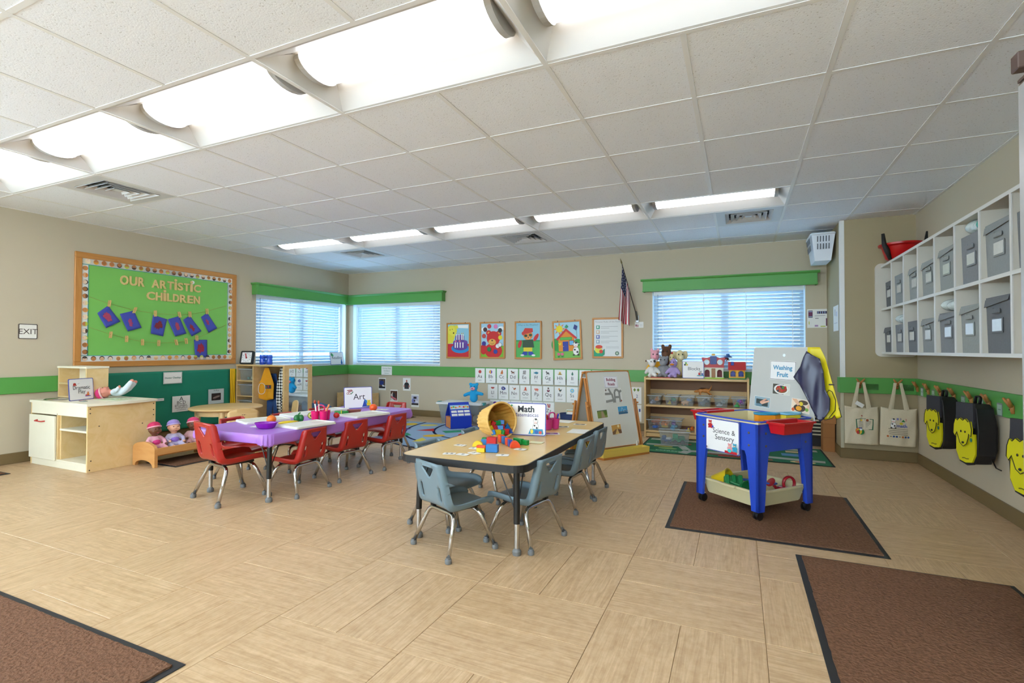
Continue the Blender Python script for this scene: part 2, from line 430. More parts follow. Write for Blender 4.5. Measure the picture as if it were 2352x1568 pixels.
# ---- green chair rail
R0, R1 = .662, .82
struct('trim_1', MB().box(XL, XL + .02, YF, YB, R0, R1, ch=.003), GREEN)
struct('trim_2', MB().box(XL + .02, .925, YB - .02, YB, R0, R1, ch=.003), GREEN)
struct('trim_3', MB().box(PX - .02, XR, PY - .02, PY, R0, R1, ch=.003).box(PX - .02, PX, PY, PY + .10, R0, R1, ch=.003), GREEN)
struct('trim_4', MB().box(XR - .02, XR, YF, PY - .02, R0, R1, ch=.003), GREEN)
struct('trim_5', MB().box(PX - .006, PX + .035, PY - .006, PY, R1, ZC).box(PX - .006, PX, PY, PY + .035, R1, ZC), WHITE)
struct('trim_6', MB().box(PX - .006, PX + .02, PY - .006, PY, H, R0).box(PX - .006, PX, PY, PY + .02, H, R0), PAINTG)

# ---- windows, with unseen ones added for daylight fill
VINYL = mat('e9eef0', .4, var=0, name='white_vinyl')
PANE = glass_mat('window_glass', 'dfeaf2', .06, .02)  # clear glass, only in the added fill windows
TINT = glass_mat('tinted_window_glass', 'c8d8e2', .08, .02, 'a9bac6')
def window(n, w0, w1, M, glass=None):
    L = w1 - w0; h = ZW1 - ZW0; t = .05
    f = MB().box(0, L, .09, .15, 0, t).box(0, L, .09, .15, h - t, h).box(0, t, .09, .15, t, h - t).box(L - t, L, .09, .15, t, h - t).box(L / 2 - .045, L / 2 + .045, .085, .15, t, h - t)
    fr = f.build('window_%d' % n, VINYL); fr['kind'] = 'structure'; fr.matrix_world = M
    for q in (0, 1):
        x0 = t if q == 0 else L / 2 + .045; x1 = L / 2 - .045 if q == 0 else L - t
        MB().box(x0, x1, .115, .12, t, h - t).build('pane', PANE if n == 6 else TINT, fr)
    MB().box(0, L, -.004, .09, -.012, 0, ch=.003).build('window_sill', VINYL, fr)
    MB().box(0, .006, 0, .09, 0, h).box(L - .006, L, 0, .09, 0, h).box(0, L, 0, .09, h - .006, h).build('reveal_lining', VINYL, fr)
    return fr
ML = Matrix.Translation((XL, a, ZW0)) @ Matrix.Rotation(pi / 2, 4, 'Z')       # local x along +Y, local y out of the room
window(1, a, b, ML)
window(6, -1.9, .9, Matrix.Translation((XL, -1.9, ZW0)) @ Matrix.Rotation(pi / 2, 4, 'Z'))  # added window out of view, brings extra daylight from the side
MB1 = Matrix.Translation((c1, YB, ZW0)); window(2, c1, c2, MB1)
MB3 = Matrix.Translation((c3, YB, ZW0)); window(3, c3, c4, MB3)
for k_, (x0, x1) in enumerate(FILLW):  # frames and panes of the added windows, never in view
    f = MB()
    for x in (x0, (2 * x0 + x1) / 3, (x0 + 2 * x1) / 3, x1 - .05): f.box(x, x + .05, YF - .12, YF - .05, FZ0, FZ1)
    f.box(x0, x1, YF - .12, YF - .05, FZ0, FZ0 + .05).box(x0, x1, YF - .12, YF - .05, FZ1 - .05, FZ1)
    fr = struct('window_%d' % (4 + k_), f, VINYL)
    for q in range(3):
        a_ = x0 + (x1 - x0) * q / 3; MB().box(a_ + .05, a_ + (x1 - x0) / 3, YF - .09, YF - .085, FZ0 + .05, FZ1 - .05).build('pane', PANE, fr)
SLAT = mat('e8f0f6', .45, var=0, tl=.30, name='blind_slat_vinyl')
def blind(label, L, M, skip=None, x0=.012, x1=None):
    h = ZW1 - ZW0; x1 = L - .012 if x1 is None else x1
    r = thing('window_blind', label, 'blind', group='white slat blinds on the windows'); r.matrix_world = M
    MB().box(x0, x1, .015, .06, h - .062, h - .008, ch=.003).build('head_rail', VINYL, r)
    pit = .0440; n = int((h - .11) / pit)
    prof = [(-.025, -.0015), (-.008, .0025), (.008, .0025), (.025, -.0015)]
    mb = MB(); th = radians(-46); vs = []
    for x in (x0 + .004, x1 - .004):
        for py, pz in prof: vs.append((x, py * cos(th) - pz * sin(th), py * sin(th) + pz * cos(th)))
    mb.add(vs, [(i, i + 1, i + 5, i + 4) for i in range(3)])
    me = mb.mesh('slat', SLAT, 'all')
    for k in range(n + 1):
        z = h - .075 - k * pit
        if skip and k in skip: continue
        if z < .03: break
        solid(link('slat', me, r, (0, .040, z)), .0022, 0)
    MB().box(x0, x1, .024, .056, .006, .024, ch=.003).build('bottom_rail', VINYL, r)
    for q in (.07, .36, .64, .93):
        x = x0 + (x1 - x0) * q
        MB().box(x - .004, x + .004, .0125, .0135, .02, h - .03).build('ladder_tape', VINYL, r)
    MB().cyl((x0 + .06, .006, h - .05), (x0 + .065, .004, .22), .0035, n=8).build('tilt_wand', glass_mat('clear_wand', '9fb6c4', .7), r)
    return r
blind('white slat blind with an open gap near its bottom, beside the bulletin board', b - a, ML, skip=(18,), x1=b - a - .13)
blind('white slat blind right of the room corner, below the corner valance', c2 - c1, MB1, x0=.06)
blind('white slat blind behind the toy shelf and its plush animals', c4 - c3, MB3)
# ---- green valances
def valance(label, L, M, e0=1, e1=1):
    r = thing('window_valance', label, 'valance', group='green window valances'); r.matrix_world = M
    z0, z1 = 1.868, 2.035; d = .105
    m = MB().box(0, L, -d, -d + .018, z0, z1, ch=.002)
    if e0: m.box(0, .018, -d + .018, 0, z0, z1, ch=.002)
    if e1: m.box(L - .018, L, -d + .018, 0, z0, z1, ch=.002)
    m.box(.018 * e0, L - .018 * e1, -d + .018, 0, z1 - .016, z1 - .002)
    m.build('board', GREEN, r)
    pr = [(0, 0), (.006, 0), (.02, .016), (.024, .03), (0, .03)]
    t = MB()
    for y, z in ((0, 0),):
        t.add([(x, -d - u, z1 - .03 + w_) for x in ((-.024 if e0 else 0), (L + .024 if e1 else L)) for u, w_ in pr], [(0, 1, 2, 3, 4)[::-1], (5, 6, 7, 8, 9)] + [(i, (i + 1) % 5, 5 + (i + 1) % 5, 5 + i) for i in range(5)])
    for e, x, s_ in ((e0, 0, -1), (e1, L, 1)):
        if e: t.add([(x + s_ * u, y, z1 - .03 + w_) for y in (-d, 0) for u, w_ in pr], [(0, 1, 2, 3, 4), (5, 6, 7, 8, 9)] + [(i, (i + 1) % 5, 5 + (i + 1) % 5, 5 + i) for i in range(5)])
    t.build('crown_moulding', GREEN, r)
    MB().box(-.006 * e0, L + .006 * e1, -d - .006, -d, z0, z0 + .014, ch=.002).build('bottom_bead', GREEN, r)
valance('green valance over the window beside the bulletin board', YB - .137 - 5.03, Matrix.Translation((XL, 5.03, 0)) @ Matrix.Rotation(pi / 2, 4, 'Z'), 1, 0)
valance('green valance right of the room corner, over the posters side window', 6.295 - 4.31, Matrix.Translation((-6.295, YB, 0)), 0, 1)
valance('green valance over the window behind the toy shelf', 2.02, Matrix.Translation((-1.17, YB, 0)))

# ---- ceiling
ceil = struct('ceiling', MB().box(XL - .16, XR + .16, YF - .16, YB + .16, ZC + .13, ZC + .2), WHITE)
m = bpy.data.materials.new('mineral_fibre_tile'); m.use_nodes = True; N = m.node_tree.nodes; L_ = m.node_tree.links; bs = N['Principled BSDF']
bs.inputs['Roughness'].default_value = .9; tc = N.new('ShaderNodeTexCoord'); oi = N.new('ShaderNodeObjectInfo'); ad = N.new('ShaderNodeVectorMath')
L_.new(tc.outputs['Object'], ad.inputs[0]); L_.new(oi.outputs['Location'], ad.inputs[1])
v = N.new('ShaderNodeTexNoise'); v.inputs['Scale'].default_value = 130; v.inputs['Detail'].default_value = 2; L_.new(ad.outputs[0], v.inputs['Vector'])
cr = N.new('ShaderNodeValToRGB'); cr.color_ramp.elements[0].position = .29; cr.color_ramp.elements[1].position = .345
cr.color_ramp.elements[0].color = lin('bcbcbc'); cr.color_ramp.elements[1].color = lin('ebeef3'); L_.new(v.outputs['Fac'], cr.inputs[0]); L_.new(cr.outputs[0], bs.inputs['Base Color'])
bp = N.new('ShaderNodeBump'); bp.inputs['Strength'].default_value = .25; bp.inputs['Distance'].default_value = .004; L_.new(v.outputs['Fac'], bp.inputs['Height']); L_.new(bp.outputs['Normal'], bs.inputs['Normal'])
CTILE = m
ct_me = MB().box(-G / 2 + .002, G / 2 - .002, -G / 2 + .002, G / 2 - .002, .002, .016).mesh('ceiling_tile', CTILE)
LAMPJ = (-6, -1, 4); LI = range(-6, 4); vents = {(-5, 0), (-5, 5), (-1, 5), (3, 5)}
for i in range(-8, 6):
    for j in range(-8, 8):
        x0, y0 = GX + i * G, GY + j * G; x1, y1 = x0 + G, y0 + G
        if x1 < XL + .01 or x0 > XR or y1 < YF or y0 > YB or (j in LAMPJ and i in LI) or (i, j) in vents: continue
        if x0 >= XL and x1 <= XR and y1 <= YB: link('ceiling_tile', ct_me, ceil, (x0 + G / 2, y0 + G / 2, ZC))
        else:
            a0, a1, b0, b1 = max(x0, XL), min(x1, XR), max(y0, YF), min(y1, YB)
            MB().box(a0 - (a0 + a1) / 2 + .002, a1 - (a0 + a1) / 2 - .002, b0 - (b0 + b1) / 2, b1 - (b0 + b1) / 2 - .002, .002, .016).build('ceiling_tile', CTILE, ceil, ((a0 + a1) / 2, (b0 + b1) / 2, ZC))
TEE = mat('e4e4e2', .5, var=0, name='tee_bar_paint')
for i in range(-7, 6):
    x = GX + i * G; segs = [(YF, YB)]
    if -6 < i < 4 and i % 2:
        segs = []; y = YF
        for j in LAMPJ:
            segs.append((y, GY + j * G)); y = GY + (j + 1) * G
        segs.append((y, YB))
    for s0, s1 in segs:
        if s1 > s0: MB().box(x - .012, x + .012, s0, s1, -.0005, .003).build('tee_bar', TEE, ceil, (0, 0, ZC))
for j in range(-7, 8):
    y = GY + j * G
    if YF < y < YB: MB().box(XL, XR, y - .0115, y + .0115, -.0003, .0028).build('cross_bar', TEE, ceil, (0, 0, ZC))
MB().box(XL, XL + .02, YF, YB, -.001, .002).box(XR - .02, XR, YF, YB, -.001, .002).box(XL, XR, YB - .02, YB, -.001, .002).build('wall_angle', TEE, ceil, (0, 0, ZC))

# ---- fluorescent troffers
HOUSE = mat('d2d2d0', .45, var=0, name='troffer_enamel'); LENS = emat('fluorescent_lens', 'fbfcff', LAMP); ENDC = mat('b4b4b2', .5, var=0, name='lens_end_cap')
def troffer():
    r = thing('ceiling_light', 'x', 'light', group='fluorescent troffers in the ceiling')
    hx, hy = G - .006, G / 2 - .006; k = .02
    h = MB()
    for s_ in (-1, 1):
        cs = [(s_ * hy, 0), (s_ * (hy - k), .004), (s_ * .15, .085), (s_ * .10, .088)]
        h.add([(x, y, z) for x in (-hx, hx) for y, z in cs], [((i, i + 4, i + 5, i + 1) if s_ > 0 else (i, i + 1, i + 5, i + 4)) for i in range(3)])
    h.add([(-hx, -.105, .0882), (hx, -.105, .0882), (hx, .105, .0882), (-hx, .105, .0882)], [(0, 3, 2, 1)])
    h.build('reflector', HOUSE, r)
    for s_ in (-1, 1):
        e = MB().add([(s_ * hx, -hy, 0), (s_ * hx, hy, 0), (s_ * (hx - .085), .14, .087), (s_ * (hx - .085), -.14, .087)], [(0, 1, 2, 3) if s_ > 0 else (0, 3, 2, 1)])
        e.build('end_plate', HOUSE, r)
        arc = [(.125 * sin(t), .086 - .062 * cos(t)) for t in [-pi / 2 + pi * q / 12 for q in range(13)]]
        c = MB(); x0, x1 = s_ * (hx - .105), s_ * (hx - .075)
        c.add([(x, y, z) for x in (x0, x1) for y, z in [(1.06 * p, .086 - (.086 - q) * 1.1) for p, q in arc]], [tuple(range(13)), tuple(range(13, 26))[::-1]] + [(i, i + 1, 14 + i, 13 + i) for i in range(12)])
        c.build('lens_cap', ENDC, r)
    l = MB(); arc = [(.125 * sin(t), .086 - .062 * cos(t)) for t in [-pi / 2 + pi * q / 16 for q in range(17)]]
    l.add([(x, y, z) for x in (-hx + .1, hx - .1) for y, z in arc], [(i, 17 + i, 18 + i, i + 1) for i in range(16)])
    l.build('lens', LENS, r, smooth='all')
    MB().box(-hx, hx, -hy + .05, hy - .05, .092, .105).build('housing', HOUSE, r)
    return r
T0 = troffer(); first = True
names = ['far left', 'second from left', 'middle', 'second from right', 'far right']
for j, row in ((-1, 'near row of ceiling lights'), (4, 'far row of ceiling lights'), (-6, 'hidden row of ceiling lights')):
    for q, i in enumerate(range(-6, 4, 2)):
        lab = 'fluorescent troffer, %s in the %s' % (names[q], row)
        loc = (GX + (i + 1) * G, GY + (j + .5) * G, ZC)
        if first: T0.location = loc; T0['label'] = lab; first = False
        else: dup(T0, loc, 0, lab)
# ---- air diffusers
VENT = mat('cfcfcf', .45, var=0, name='diffuser_enamel'); DARK = mat('1c1c1e', .8, var=0, name='duct_dark')
def vent():
    r = thing('ceiling_vent', 'x', 'vent', group='square air diffusers in the ceiling')
    p = MB(); o, i_ = G / 2 - .004, .215
    p.add([(-o, -o, 0), (o, -o, 0), (o, o, 0), (-o, o, 0), (-i_, -i_, 0), (i_, -i_, 0), (i_, i_, 0), (-i_, i_, 0)], [(0, 4, 5, 1), (1, 5, 6, 2), (2, 6, 7, 3), (3, 7, 4, 0)])
    p.build('face_plate', VENT, r)
    MB().box(-i_, i_, -i_, i_, .06, .062).build('duct_opening', DARK, r)
    for k in range(4):
        a0 = .212 - k * .05; a1 = a0 - .030
        q = MB(); vs = [(sx * a0, sy * a0, -.004) for sx, sy in ((-1, -1), (1, -1), (1, 1), (-1, 1))] + [(sx * a1, sy * a1, .03) for sx, sy in ((-1, -1), (1, -1), (1, 1), (-1, 1))]
        q.add(vs, [(j, j + 4, (j + 1) % 4 + 4, (j + 1) % 4) for j in range(4)])
        solid(q.build('louver_ring', VENT, r), .002)
    MB().box(-.03, .03, -.03, .03, .005, .008).build('centre_plate', VENT, r)
    return r
V0 = vent(); V0.location = (GX - 4.5 * G, GY + .5 * G, ZC); V0['label'] = 'square louvred air vent between the light rows near the left wall'
dup(V0, (GX - 4.5 * G, GY + 5.5 * G, ZC), 0, 'square louvred air vent beyond the far lights, nearest the room corner')
dup(V0, (GX - .5 * G, GY + 5.5 * G, ZC), 0, 'square louvred air vent beyond the far lights, above the posters')
dup(V0, (GX + 3.5 * G, GY + 5.5 * G, ZC), 0, 'square louvred air vent beyond the far right ceiling light')
# ================================================================ LEFT WALL
def wl(y, z, off=0.): return (XL + off, y, z)          # point on the left wall
# ---- exit sign
o = sheet('exit_sign', 'small white EXIT sign with a dark border on the left wall', 'sign', .148, .148, wl(2.557, 1.26, .006), LEFT, .006, mat('e4e2da', .4, var=0), r=.012, edge=mat('4a3b30', .4, var=0))
p = Pr(); p.poly(rrect(.146, .146, .011), '3f3128').poly(rrect(.132, .132, .007), 'e6e4dc').text('EXIT', 0, -.026, .074, '40342b', 0, track=.98); p.build('lettering', o)
# ---- bulletin board
bb = thing('bulletin_board', 'oak framed bulletin board with lime green paper and a border of faces', 'bulletin board', wl(3.85, 1.503), LEFT)
Wb, Hb, fw = 1.852, 1.216, .062
for nm, bx in (('top', (-Wb / 2, Wb / 2, Hb / 2 - fw, Hb / 2)), ('bottom', (-Wb / 2, Wb / 2, -Hb / 2, -Hb / 2 + fw)), ('l', (-Wb / 2, -Wb / 2 + fw, -Hb / 2 + fw, Hb / 2 - fw)), ('r', (Wb / 2 - fw, Wb / 2, -Hb / 2 + fw, Hb / 2 - fw))):
    w_, h_ = bx[1] - bx[0], bx[3] - bx[2]
    if w_ > h_: MB().box(-w_ / 2, w_ / 2, -h_ / 2, h_ / 2, 0, .024, ch=.004).build('frame_rail', OAK, bb, ((bx[0] + bx[1]) / 2, (bx[2] + bx[3]) / 2, 0))
    else: MB().box(-h_ / 2, h_ / 2, -w_ / 2, w_ / 2, 0, .024, ch=.004).build('frame_rail', OAK, bb, ((bx[0] + bx[1]) / 2, (bx[2] + bx[3]) / 2, 0), (0, 0, pi / 2))
LIME = mat('7cc25c', .7, var=.05, scale=5, bump=.25, name='lime_paper')
Wi, Hi = Wb - 2 * fw, Hb - 2 * fw
MB().box(-Wi / 2, Wi / 2, -Hi / 2, Hi / 2, 0, .008).build('backing_paper', LIME, bb)
bw = .066
skins = ['f0cfae', 'c88a52', 'e8b98c', 'a8703c', 'f3d9bf', 'b97a45']; hairs = ['3a2a20', 'e0a030', '2b2b30', 'f0e0a0', 'd8823a', '5a3a28', 'b8c848']
def border(L, loc, rot, n, seed):
    rnd = random.Random(seed)
    st = MB().box(-L / 2, L / 2, -bw / 2, bw / 2, .008, .010).build('border_strip', PAPER, bb, loc, rot)
    q = Pr(z=.0106); q.rect(-L / 2, bw / 2 - .007, L, .007, '2a9a9a')
    for k in range(n):
        x = -L / 2 + (k + .5) * L / n; r = min(.024, L / n * .46); s_ = rnd.choice(skins); h_ = rnd.choice(hairs)
        q.circ(x, -.001, r * 1.02, h_, r * 1.08, 14).circ(x, -.006, r * .86, s_, r * .9, 14)
        if rnd.random() < .5: q.circ(x, -.006 + r * .55, r * .8, h_, r * .28, 10)
        z = q.z
        for e in (-1, 1): q.z = z; q.circ(x + e * r * .3, -.002, r * .08, '33271f', n=6)
        q.line([(x - r * .3, -.006 - r * .35), (x, -.006 - r * .48), (x + r * .3, -.006 - r * .35)], .002, 'a05040')
    q.build('face_print', st)
border(Wi, (0, Hi / 2 - bw / 2, 0), (0, 0, pi), 23, 1); border(Wi, (0, -Hi / 2 + bw / 2, 0), (0, 0, 0), 22, 2)
border(Hi - 2 * bw, (-Wi / 2 + bw / 2, 0, 0), (0, 0, -pi / 2), 13, 3); border(Hi - 2 * bw, (Wi / 2 - bw / 2, 0, 0), (0, 0, pi / 2), 13, 4)
LETW = mat('dcbf80', .55, var=.06, scale=30, name='tan_foam_letter')
def letter(c, y0, y1, z0, z1, dot=False):
    ch = c if not dot else 'I'; vs, fs, ad = GLY[(1, ch)]
    xs = [a for a, b_ in vs]; ys = [b_ for a, b_ in vs]; sx = (y1 - y0) / (max(xs) - min(xs)); sz = (z1 - z0) / (max(ys) - min(ys))
    mb = MB(); n = len(vs); top = [((a - (min(xs) + max(xs)) / 2) * sx, (b_ - min(ys)) * sz) for a, b_ in vs]
    mb.add([(a, b_, .010) for a, b_ in top] + [(a, b_, 0) for a, b_ in top], list(fs) + [tuple(n + i for i in f[::-1]) for f in fs])
    cnt = {}
    for f in fs:
        for i in range(len(f)): e = (f[i], f[(i + 1) % len(f)]); cnt[e] = 1
    mb.f += [(a, n + a, n + b_, b_) for a, b_ in cnt if (b_, a) not in cnt]; mb.m += [0] * (len(mb.f) - len(mb.m))
    if dot: mb.lathe([(.016, 0), (.016, .010)], 12, M=Matrix.Translation((0, z1 - z0 + .022, 0)))
    mb.build('letter', LETW, bb, ((y0 + y1) / 2 - 3.85, z0 - 1.503, .0085))
def word(t, ys, z0, z1):
    for c, y0, y1 in zip(t, ys, ys[1:]):
        letter(c.upper(), y0 + .005, y1 - .005, z0, z1, c == 'i')
word('OUR', [3.342, 3.437, 3.528, 3.606], 1.812, 1.918)
word('ARTiSTiC', [3.676, 3.768, 3.853, 3.938, 3.975, 4.052, 4.132, 4.174, 4.277], 1.815, 1.912)
word('CHiLDREN', [3.62, 3.722, 3.808, 3.850, 3.922, 4.005, 4.098, 4.178, 4.268], 1.668, 1.765)
MB().lathe([(.022, .009), (.022, .014), (0, .018)], 14, M=Matrix.Translation((4.17 - 3.85, 1.935 - 1.503, 0))).build('push_dot', mat('f0f0ea', .15, var=0), bb)
STR = mat('a8a45c', .9, var=0)
for nm, pts in (('u', [(3.057, 1.645), (3.237, 1.590), (3.493, 1.535), (3.715, 1.513), (3.998, 1.513), (4.128, 1.525), (4.35, 1.580), (4.632, 1.679)]), ('l', [(3.061, 1.321), (3.254, 1.255), (3.413, 1.213), (3.579, 1.178), (3.759, 1.163), (3.964, 1.172), (4.085, 1.19), (4.22, 1.228), (4.407, 1.307), (4.635, 1.421)])):
    MB().tube([(y - 3.85, z - 1.503, .0105) for y, z in pts], .0018, 6).build('string', STR, bb)
BLUEP = mat('3c4aa6', .65, var=.05, name='blue_construction_paper')
def painting(k, c, label, seed, dens, colr):
    cy, cz = sum(q[0] for q in c) / 4, sum(q[1] for q in c) / 4
    loc = [(q[0] - cy, q[1] - cz) for q in c]
    mb = MB(); n = 7; vs = []; rnd = random.Random(seed)
    for i in range(n + 1):
        for j in range(n + 1):
            u, v_ = i / n, j / n
            A = Vector(loc[3]).lerp(Vector(loc[2]), u); B_ = Vector(loc[0]).lerp(Vector(loc[1]), u); p_ = A.lerp(B_, v_)
            vs.append((p_.x, p_.y, .012 + .018 * (1 - v_) * (1 - v_) + .010 * (u - .5) ** 2))
    mb.add(vs, [(i * (n + 1) + j, (i + 1) * (n + 1) + j, (i + 1) * (n + 1) + j + 1, i * (n + 1) + j + 1) for i in range(n) for j in range(n)])
    o = mb.build('painting', BLUEP, None, wl(cy, cz), LEFT, 'all'); solid(o, .001)
    tag(o, label, 'painting', 'blue and red paintings pegged on the strings')
    pm = MB()
    ctr = [(.5 + rnd.uniform(-.12, .12), .5 + rnd.uniform(-.1, .1)) for q in range(dens)]
    for (u, v_) in ctr:
        ring = []; r0 = rnd.uniform(.14, .24); a0 = rnd.uniform(0, 1)
        for q in range(18):
            th = 2 * pi * q / 18; rr = r0 * rnd.uniform(.55, 1.25); uu = min(.95, max(.05, u + rr * 1.0 * cos(th))); vv = min(.95, max(.05, v_ + rr * 1.15 * sin(th)))
            A = Vector(loc[3]).lerp(Vector(loc[2]), uu); B_ = Vector(loc[0]).lerp(Vector(loc[1]), uu); p_ = A.lerp(B_, vv)
            ring.append((p_.x, p_.y, .0145 + .018 * (1 - vv) * (1 - vv) + .010 * (uu - .5) ** 2))
        cc = sum((Vector(q) for q in ring), Vector()) / 18
        pm.add([cc] + ring, [(0, 1 + q, 1 + (q + 1) % 18) for q in range(18)])
    pm.build('paint_splash', mat(colr, .3, var=.25, scale=60, bump=.3), o)
P_ = [[(3.132, 1.477), (3.233, 1.566), (3.346, 1.398), (3.209, 1.319)], [(3.349, 1.482), (3.493, 1.53), (3.566, 1.338), (3.423, 1.29)], [(3.7, 1.495), (3.862, 1.451), (3.807, 1.243), (3.666, 1.274)],
      [(3.867, 1.451), (4.006, 1.5), (4.085, 1.287), (3.949, 1.247)], [(4.053, 1.455), (4.136, 1.513), (4.278, 1.324), (4.154, 1.251)], [(4.283, 1.504), (4.364, 1.565), (4.493, 1.37), (4.375, 1.305)], [(4.193, 1.21), (4.366, 1.214), (4.361, .987), (4.203, .989)]]
ords = ['first', 'second', 'third', 'fourth', 'fifth', 'sixth']
for k in range(6):
    painting(k, P_[k], 'blue paper with red paint, %s from the left on the upper string' % ords[k], k + 3, (3, 1, 4, 2, 1, 2)[k], ('a83a5c', 'a0386a', '7c1426', 'a83c58', '8a1828', '9c3a64')[k])
painting(6, P_[6], 'blue paper covered in red paint, hanging alone from the lower string', 11, 4, '9c2038')
PIN = mat('d8b070', .5, var=.08, name='clothespin_wood')
def clothespin(y, z, tilt, label):
    t = thing('clothespin', label, 'clothespin', wl(y, z, .0), LEFT, 'clothespins on the strings')
    t.rotation_euler = (pi / 2, 0, pi / 2); M = Matrix.Rotation(tilt, 4, 'Z')
    MB().prism([(-.007, -.036), (.005, -.036), (.007, .02), (.004, .036), (-.006, .036)], .042, .049, M=M).build('front_jaw', PIN, t)
    MB().prism([(-.007, -.036), (.005, -.036), (.007, .02), (.004, .036), (-.006, .036)], .0105, .0175, M=M).build('rear_jaw', PIN, t)
    MB().cyl((0, .004, .0175), (0, .004, .042), .003, n=8, M=M).build('spring', CHROME, t)
for k, (y, z, tl_) in enumerate([(3.237, 1.589, -.1), (3.493, 1.534, -.35), (3.715, 1.511, .0), (3.998, 1.517, .25), (4.128, 1.528, 0.1), (4.35, 1.581, .1)]):
    clothespin(y, z, tl_, 'wooden clothespin gripping the %s painting of the upper string' % ords[k])
for k, (y, z, tl_) in enumerate([(3.254, 1.247, -.1), (3.413, 1.205, 0.), (3.579, 1.17, .05), (3.759, 1.163, 0), (3.964, 1.175, .25), (4.085, 1.193, .15)]):
    clothespin(y, z, tl_, 'empty wooden clothespin, %s from the left on the lower string' % ords[k])
clothespin(4.22, 1.232, .08, 'wooden clothespin gripping the lone painting on the lower string')

# ---- teal and yellow craft paper under the board
def drape(name, label, y0, y1, z0, z1, m, seed, off=.024, amp=.006):
    rnd = random.Random(seed); ph = [rnd.uniform(0, 6) for q in range(6)]; nu, nv = 40, 26; vs = []
    for i in range(nu + 1):
        for j in range(nv + 1):
            u, v_ = i / nu, j / nv; y = y0 + (y1 - y0) * u; z = z0 + (z1 - z0) * v_
            d = amp * (sin(5 * u * 3 + 9 * v_ + ph[0]) + sin(11 * v_ + 3 * u + ph[1]) + .6 * sin(23 * v_ - 7 * u + ph[2])) * .5
            vs.append((off + .008 + d + .01 * (1 - v_), y, z))
    mb = MB().add(vs, [(i * (nv + 1) + j, (i + 1) * (nv + 1) + j, (i + 1) * (nv + 1) + j + 1, i * (nv + 1) + j + 1) for i in range(nu) for j in range(nv)])
    o = mb.build(name, m, None, (XL, 0, 0), smooth='all'); solid(o, .0008); return tag(o, label, 'paper')
drape('craft_paper', 'crinkled teal green craft paper covering the wall below the bulletin board', 3.0, 4.68, .11, .826, mat('0c7a60', .7, var=.06, scale=4, name='teal_paper'), 5)
drape('craft_paper', 'yellow craft paper strip between the teal paper and the dress-up closet', 4.684, 4.762, .11, .828, mat('e0b010', .65, var=.04, name='yellow_paper'), 9, amp=.004)
XO = XL + .050
o = sheet('paper_sign', 'white paper sign reading Doctor Checkup on the teal paper', 'sign', .222, .14, (XO, 3.916, .744), LEFT, .0015)
p = Pr(); p.rect(-.108, -.067, .216, .134, '6a7a80').rect(-.105, -.064, .21, .128, 'eceae4').text('Doctor Checkup', 0, -.008, .032, '3a7468', 1, fit=.19); p.build('lettering', o)
o = sheet('eye_chart', 'white eye chart of letters shrinking line by line on the teal paper', 'poster', .217, .192, (XO, 4.021, .421), LEFT, .0015)
p = Pr()
for t, y, s_, f in (('A', .036, .075, 1), ('BCD', -.004, .056, 1), ('EFGHIJKL', -.036, .040, .16), ('MNOPQRSTUV', -.058, .026, .15), ('WXYZABCDEFGHI', -.078, .014, .16)): p.text(t, 0, y, s_, '2c2c2c', fit=f)
p.build('lettering', o)
o = sheet('paper_sign', 'grey X-Ray sheet with a dark scan photo on the teal paper', 'sign', .216, .19, (XO, 4.475, .475), LEFT, .0015, mat('b8c4c4', .5, var=0))
p = Pr(); p.text('X-Ray', 0, .068, .03, '4a5a5c').rect(-.065, -.052, .13, .092, '241a1a').poly([(-.05, -.03), (-.02, -.035), (.05, -.01), (.055, .01), (.02, .012), (-.03, -.005)], '6a5a56').line([(-.045, -.02), (.045, .0)], .006, 'a89890'); p.build('scan_print', o)
o = sheet('paper_strip', 'narrow white paper strip on the teal paper beside the play kitchen', 'paper', .13, .03, (XO, 3.75, .492), LEFT, .0012)
p = Pr(); p.line([(-.05, 0), (.05, 0)], .006, '9aa0a4'); p.build('lettering', o)

# ================================================================ PLAY KITCHEN
k = thing('play_kitchen', 'birch play kitchen counter with a basin, cupboard door and open shelves', 'play kitchen', (-6.18, 2.54, 0))
KW, KD, KH = .95, .57, .605; t = .016
SCREW = mat('4a4038', .4, .6, var=0)
def panel(nm, x0, x1, y0, y1, z0, z1, m=BIRCH, par=k, ch=.002):
    lx, ly, lz = x1 - x0, y1 - y0, z1 - z0
    return MB().box(-lx / 2, lx / 2, -ly / 2, ly / 2, -lz / 2, lz / 2, ch=ch).build(nm, m, par, ((x0 + x1) / 2, (y0 + y1) / 2, (z0 + z1) / 2))
PALE = mat('e6dfc9', .45, var=.03, name='pale_laminate')
panel('side_panel', 0, t, 0, KD, 0, KH - .022); sp = panel('side_panel', KW - t, KW, 0, KD, 0, KH - .022)
panel('back_panel', t, KW - t, KD - t, KD, .02, KH - .022); panel('bottom_shelf', t, KW - t, .0, KD - t, .06, .076, PALE)
panel('toe_board', t, KW - t, .004, .02, 0, .06, PALE); panel('front_rail', t, KW - t, .0, .016, .482, KH - .022, PALE)
panel('divider', .452, .468, .0, KD - t, .076, .50); panel('middle_shelf', .505, KW - t, .0, KD - t, .345, .362, PALE)
panel('inner_panel', .468, .484, .02, KD - t, .076, .48, BIRCH)
d = panel('cupboard_door', .012, .455, -.018, -.002, .068, .472, PALE)
MB().tube(fillet([(-.07, -.008, .155), (-.068, -.034, .150), (.05, -.034, .148), (.055, -.008, .15)], .01), .006, 8).build('handle', mat('b02a22', .4, var=0), d, smooth=True)
top = MB(); cx = .50
arc = [(-.006, -.01), (KW + .008, -.01)] + [(KW + .004 + .05 * sin(pi * q / 10), -.01 + (KD + .02) * q / 10) for q in range(1, 10)] + [(KW + .008, KD + .01), (-.006, KD + .01)]
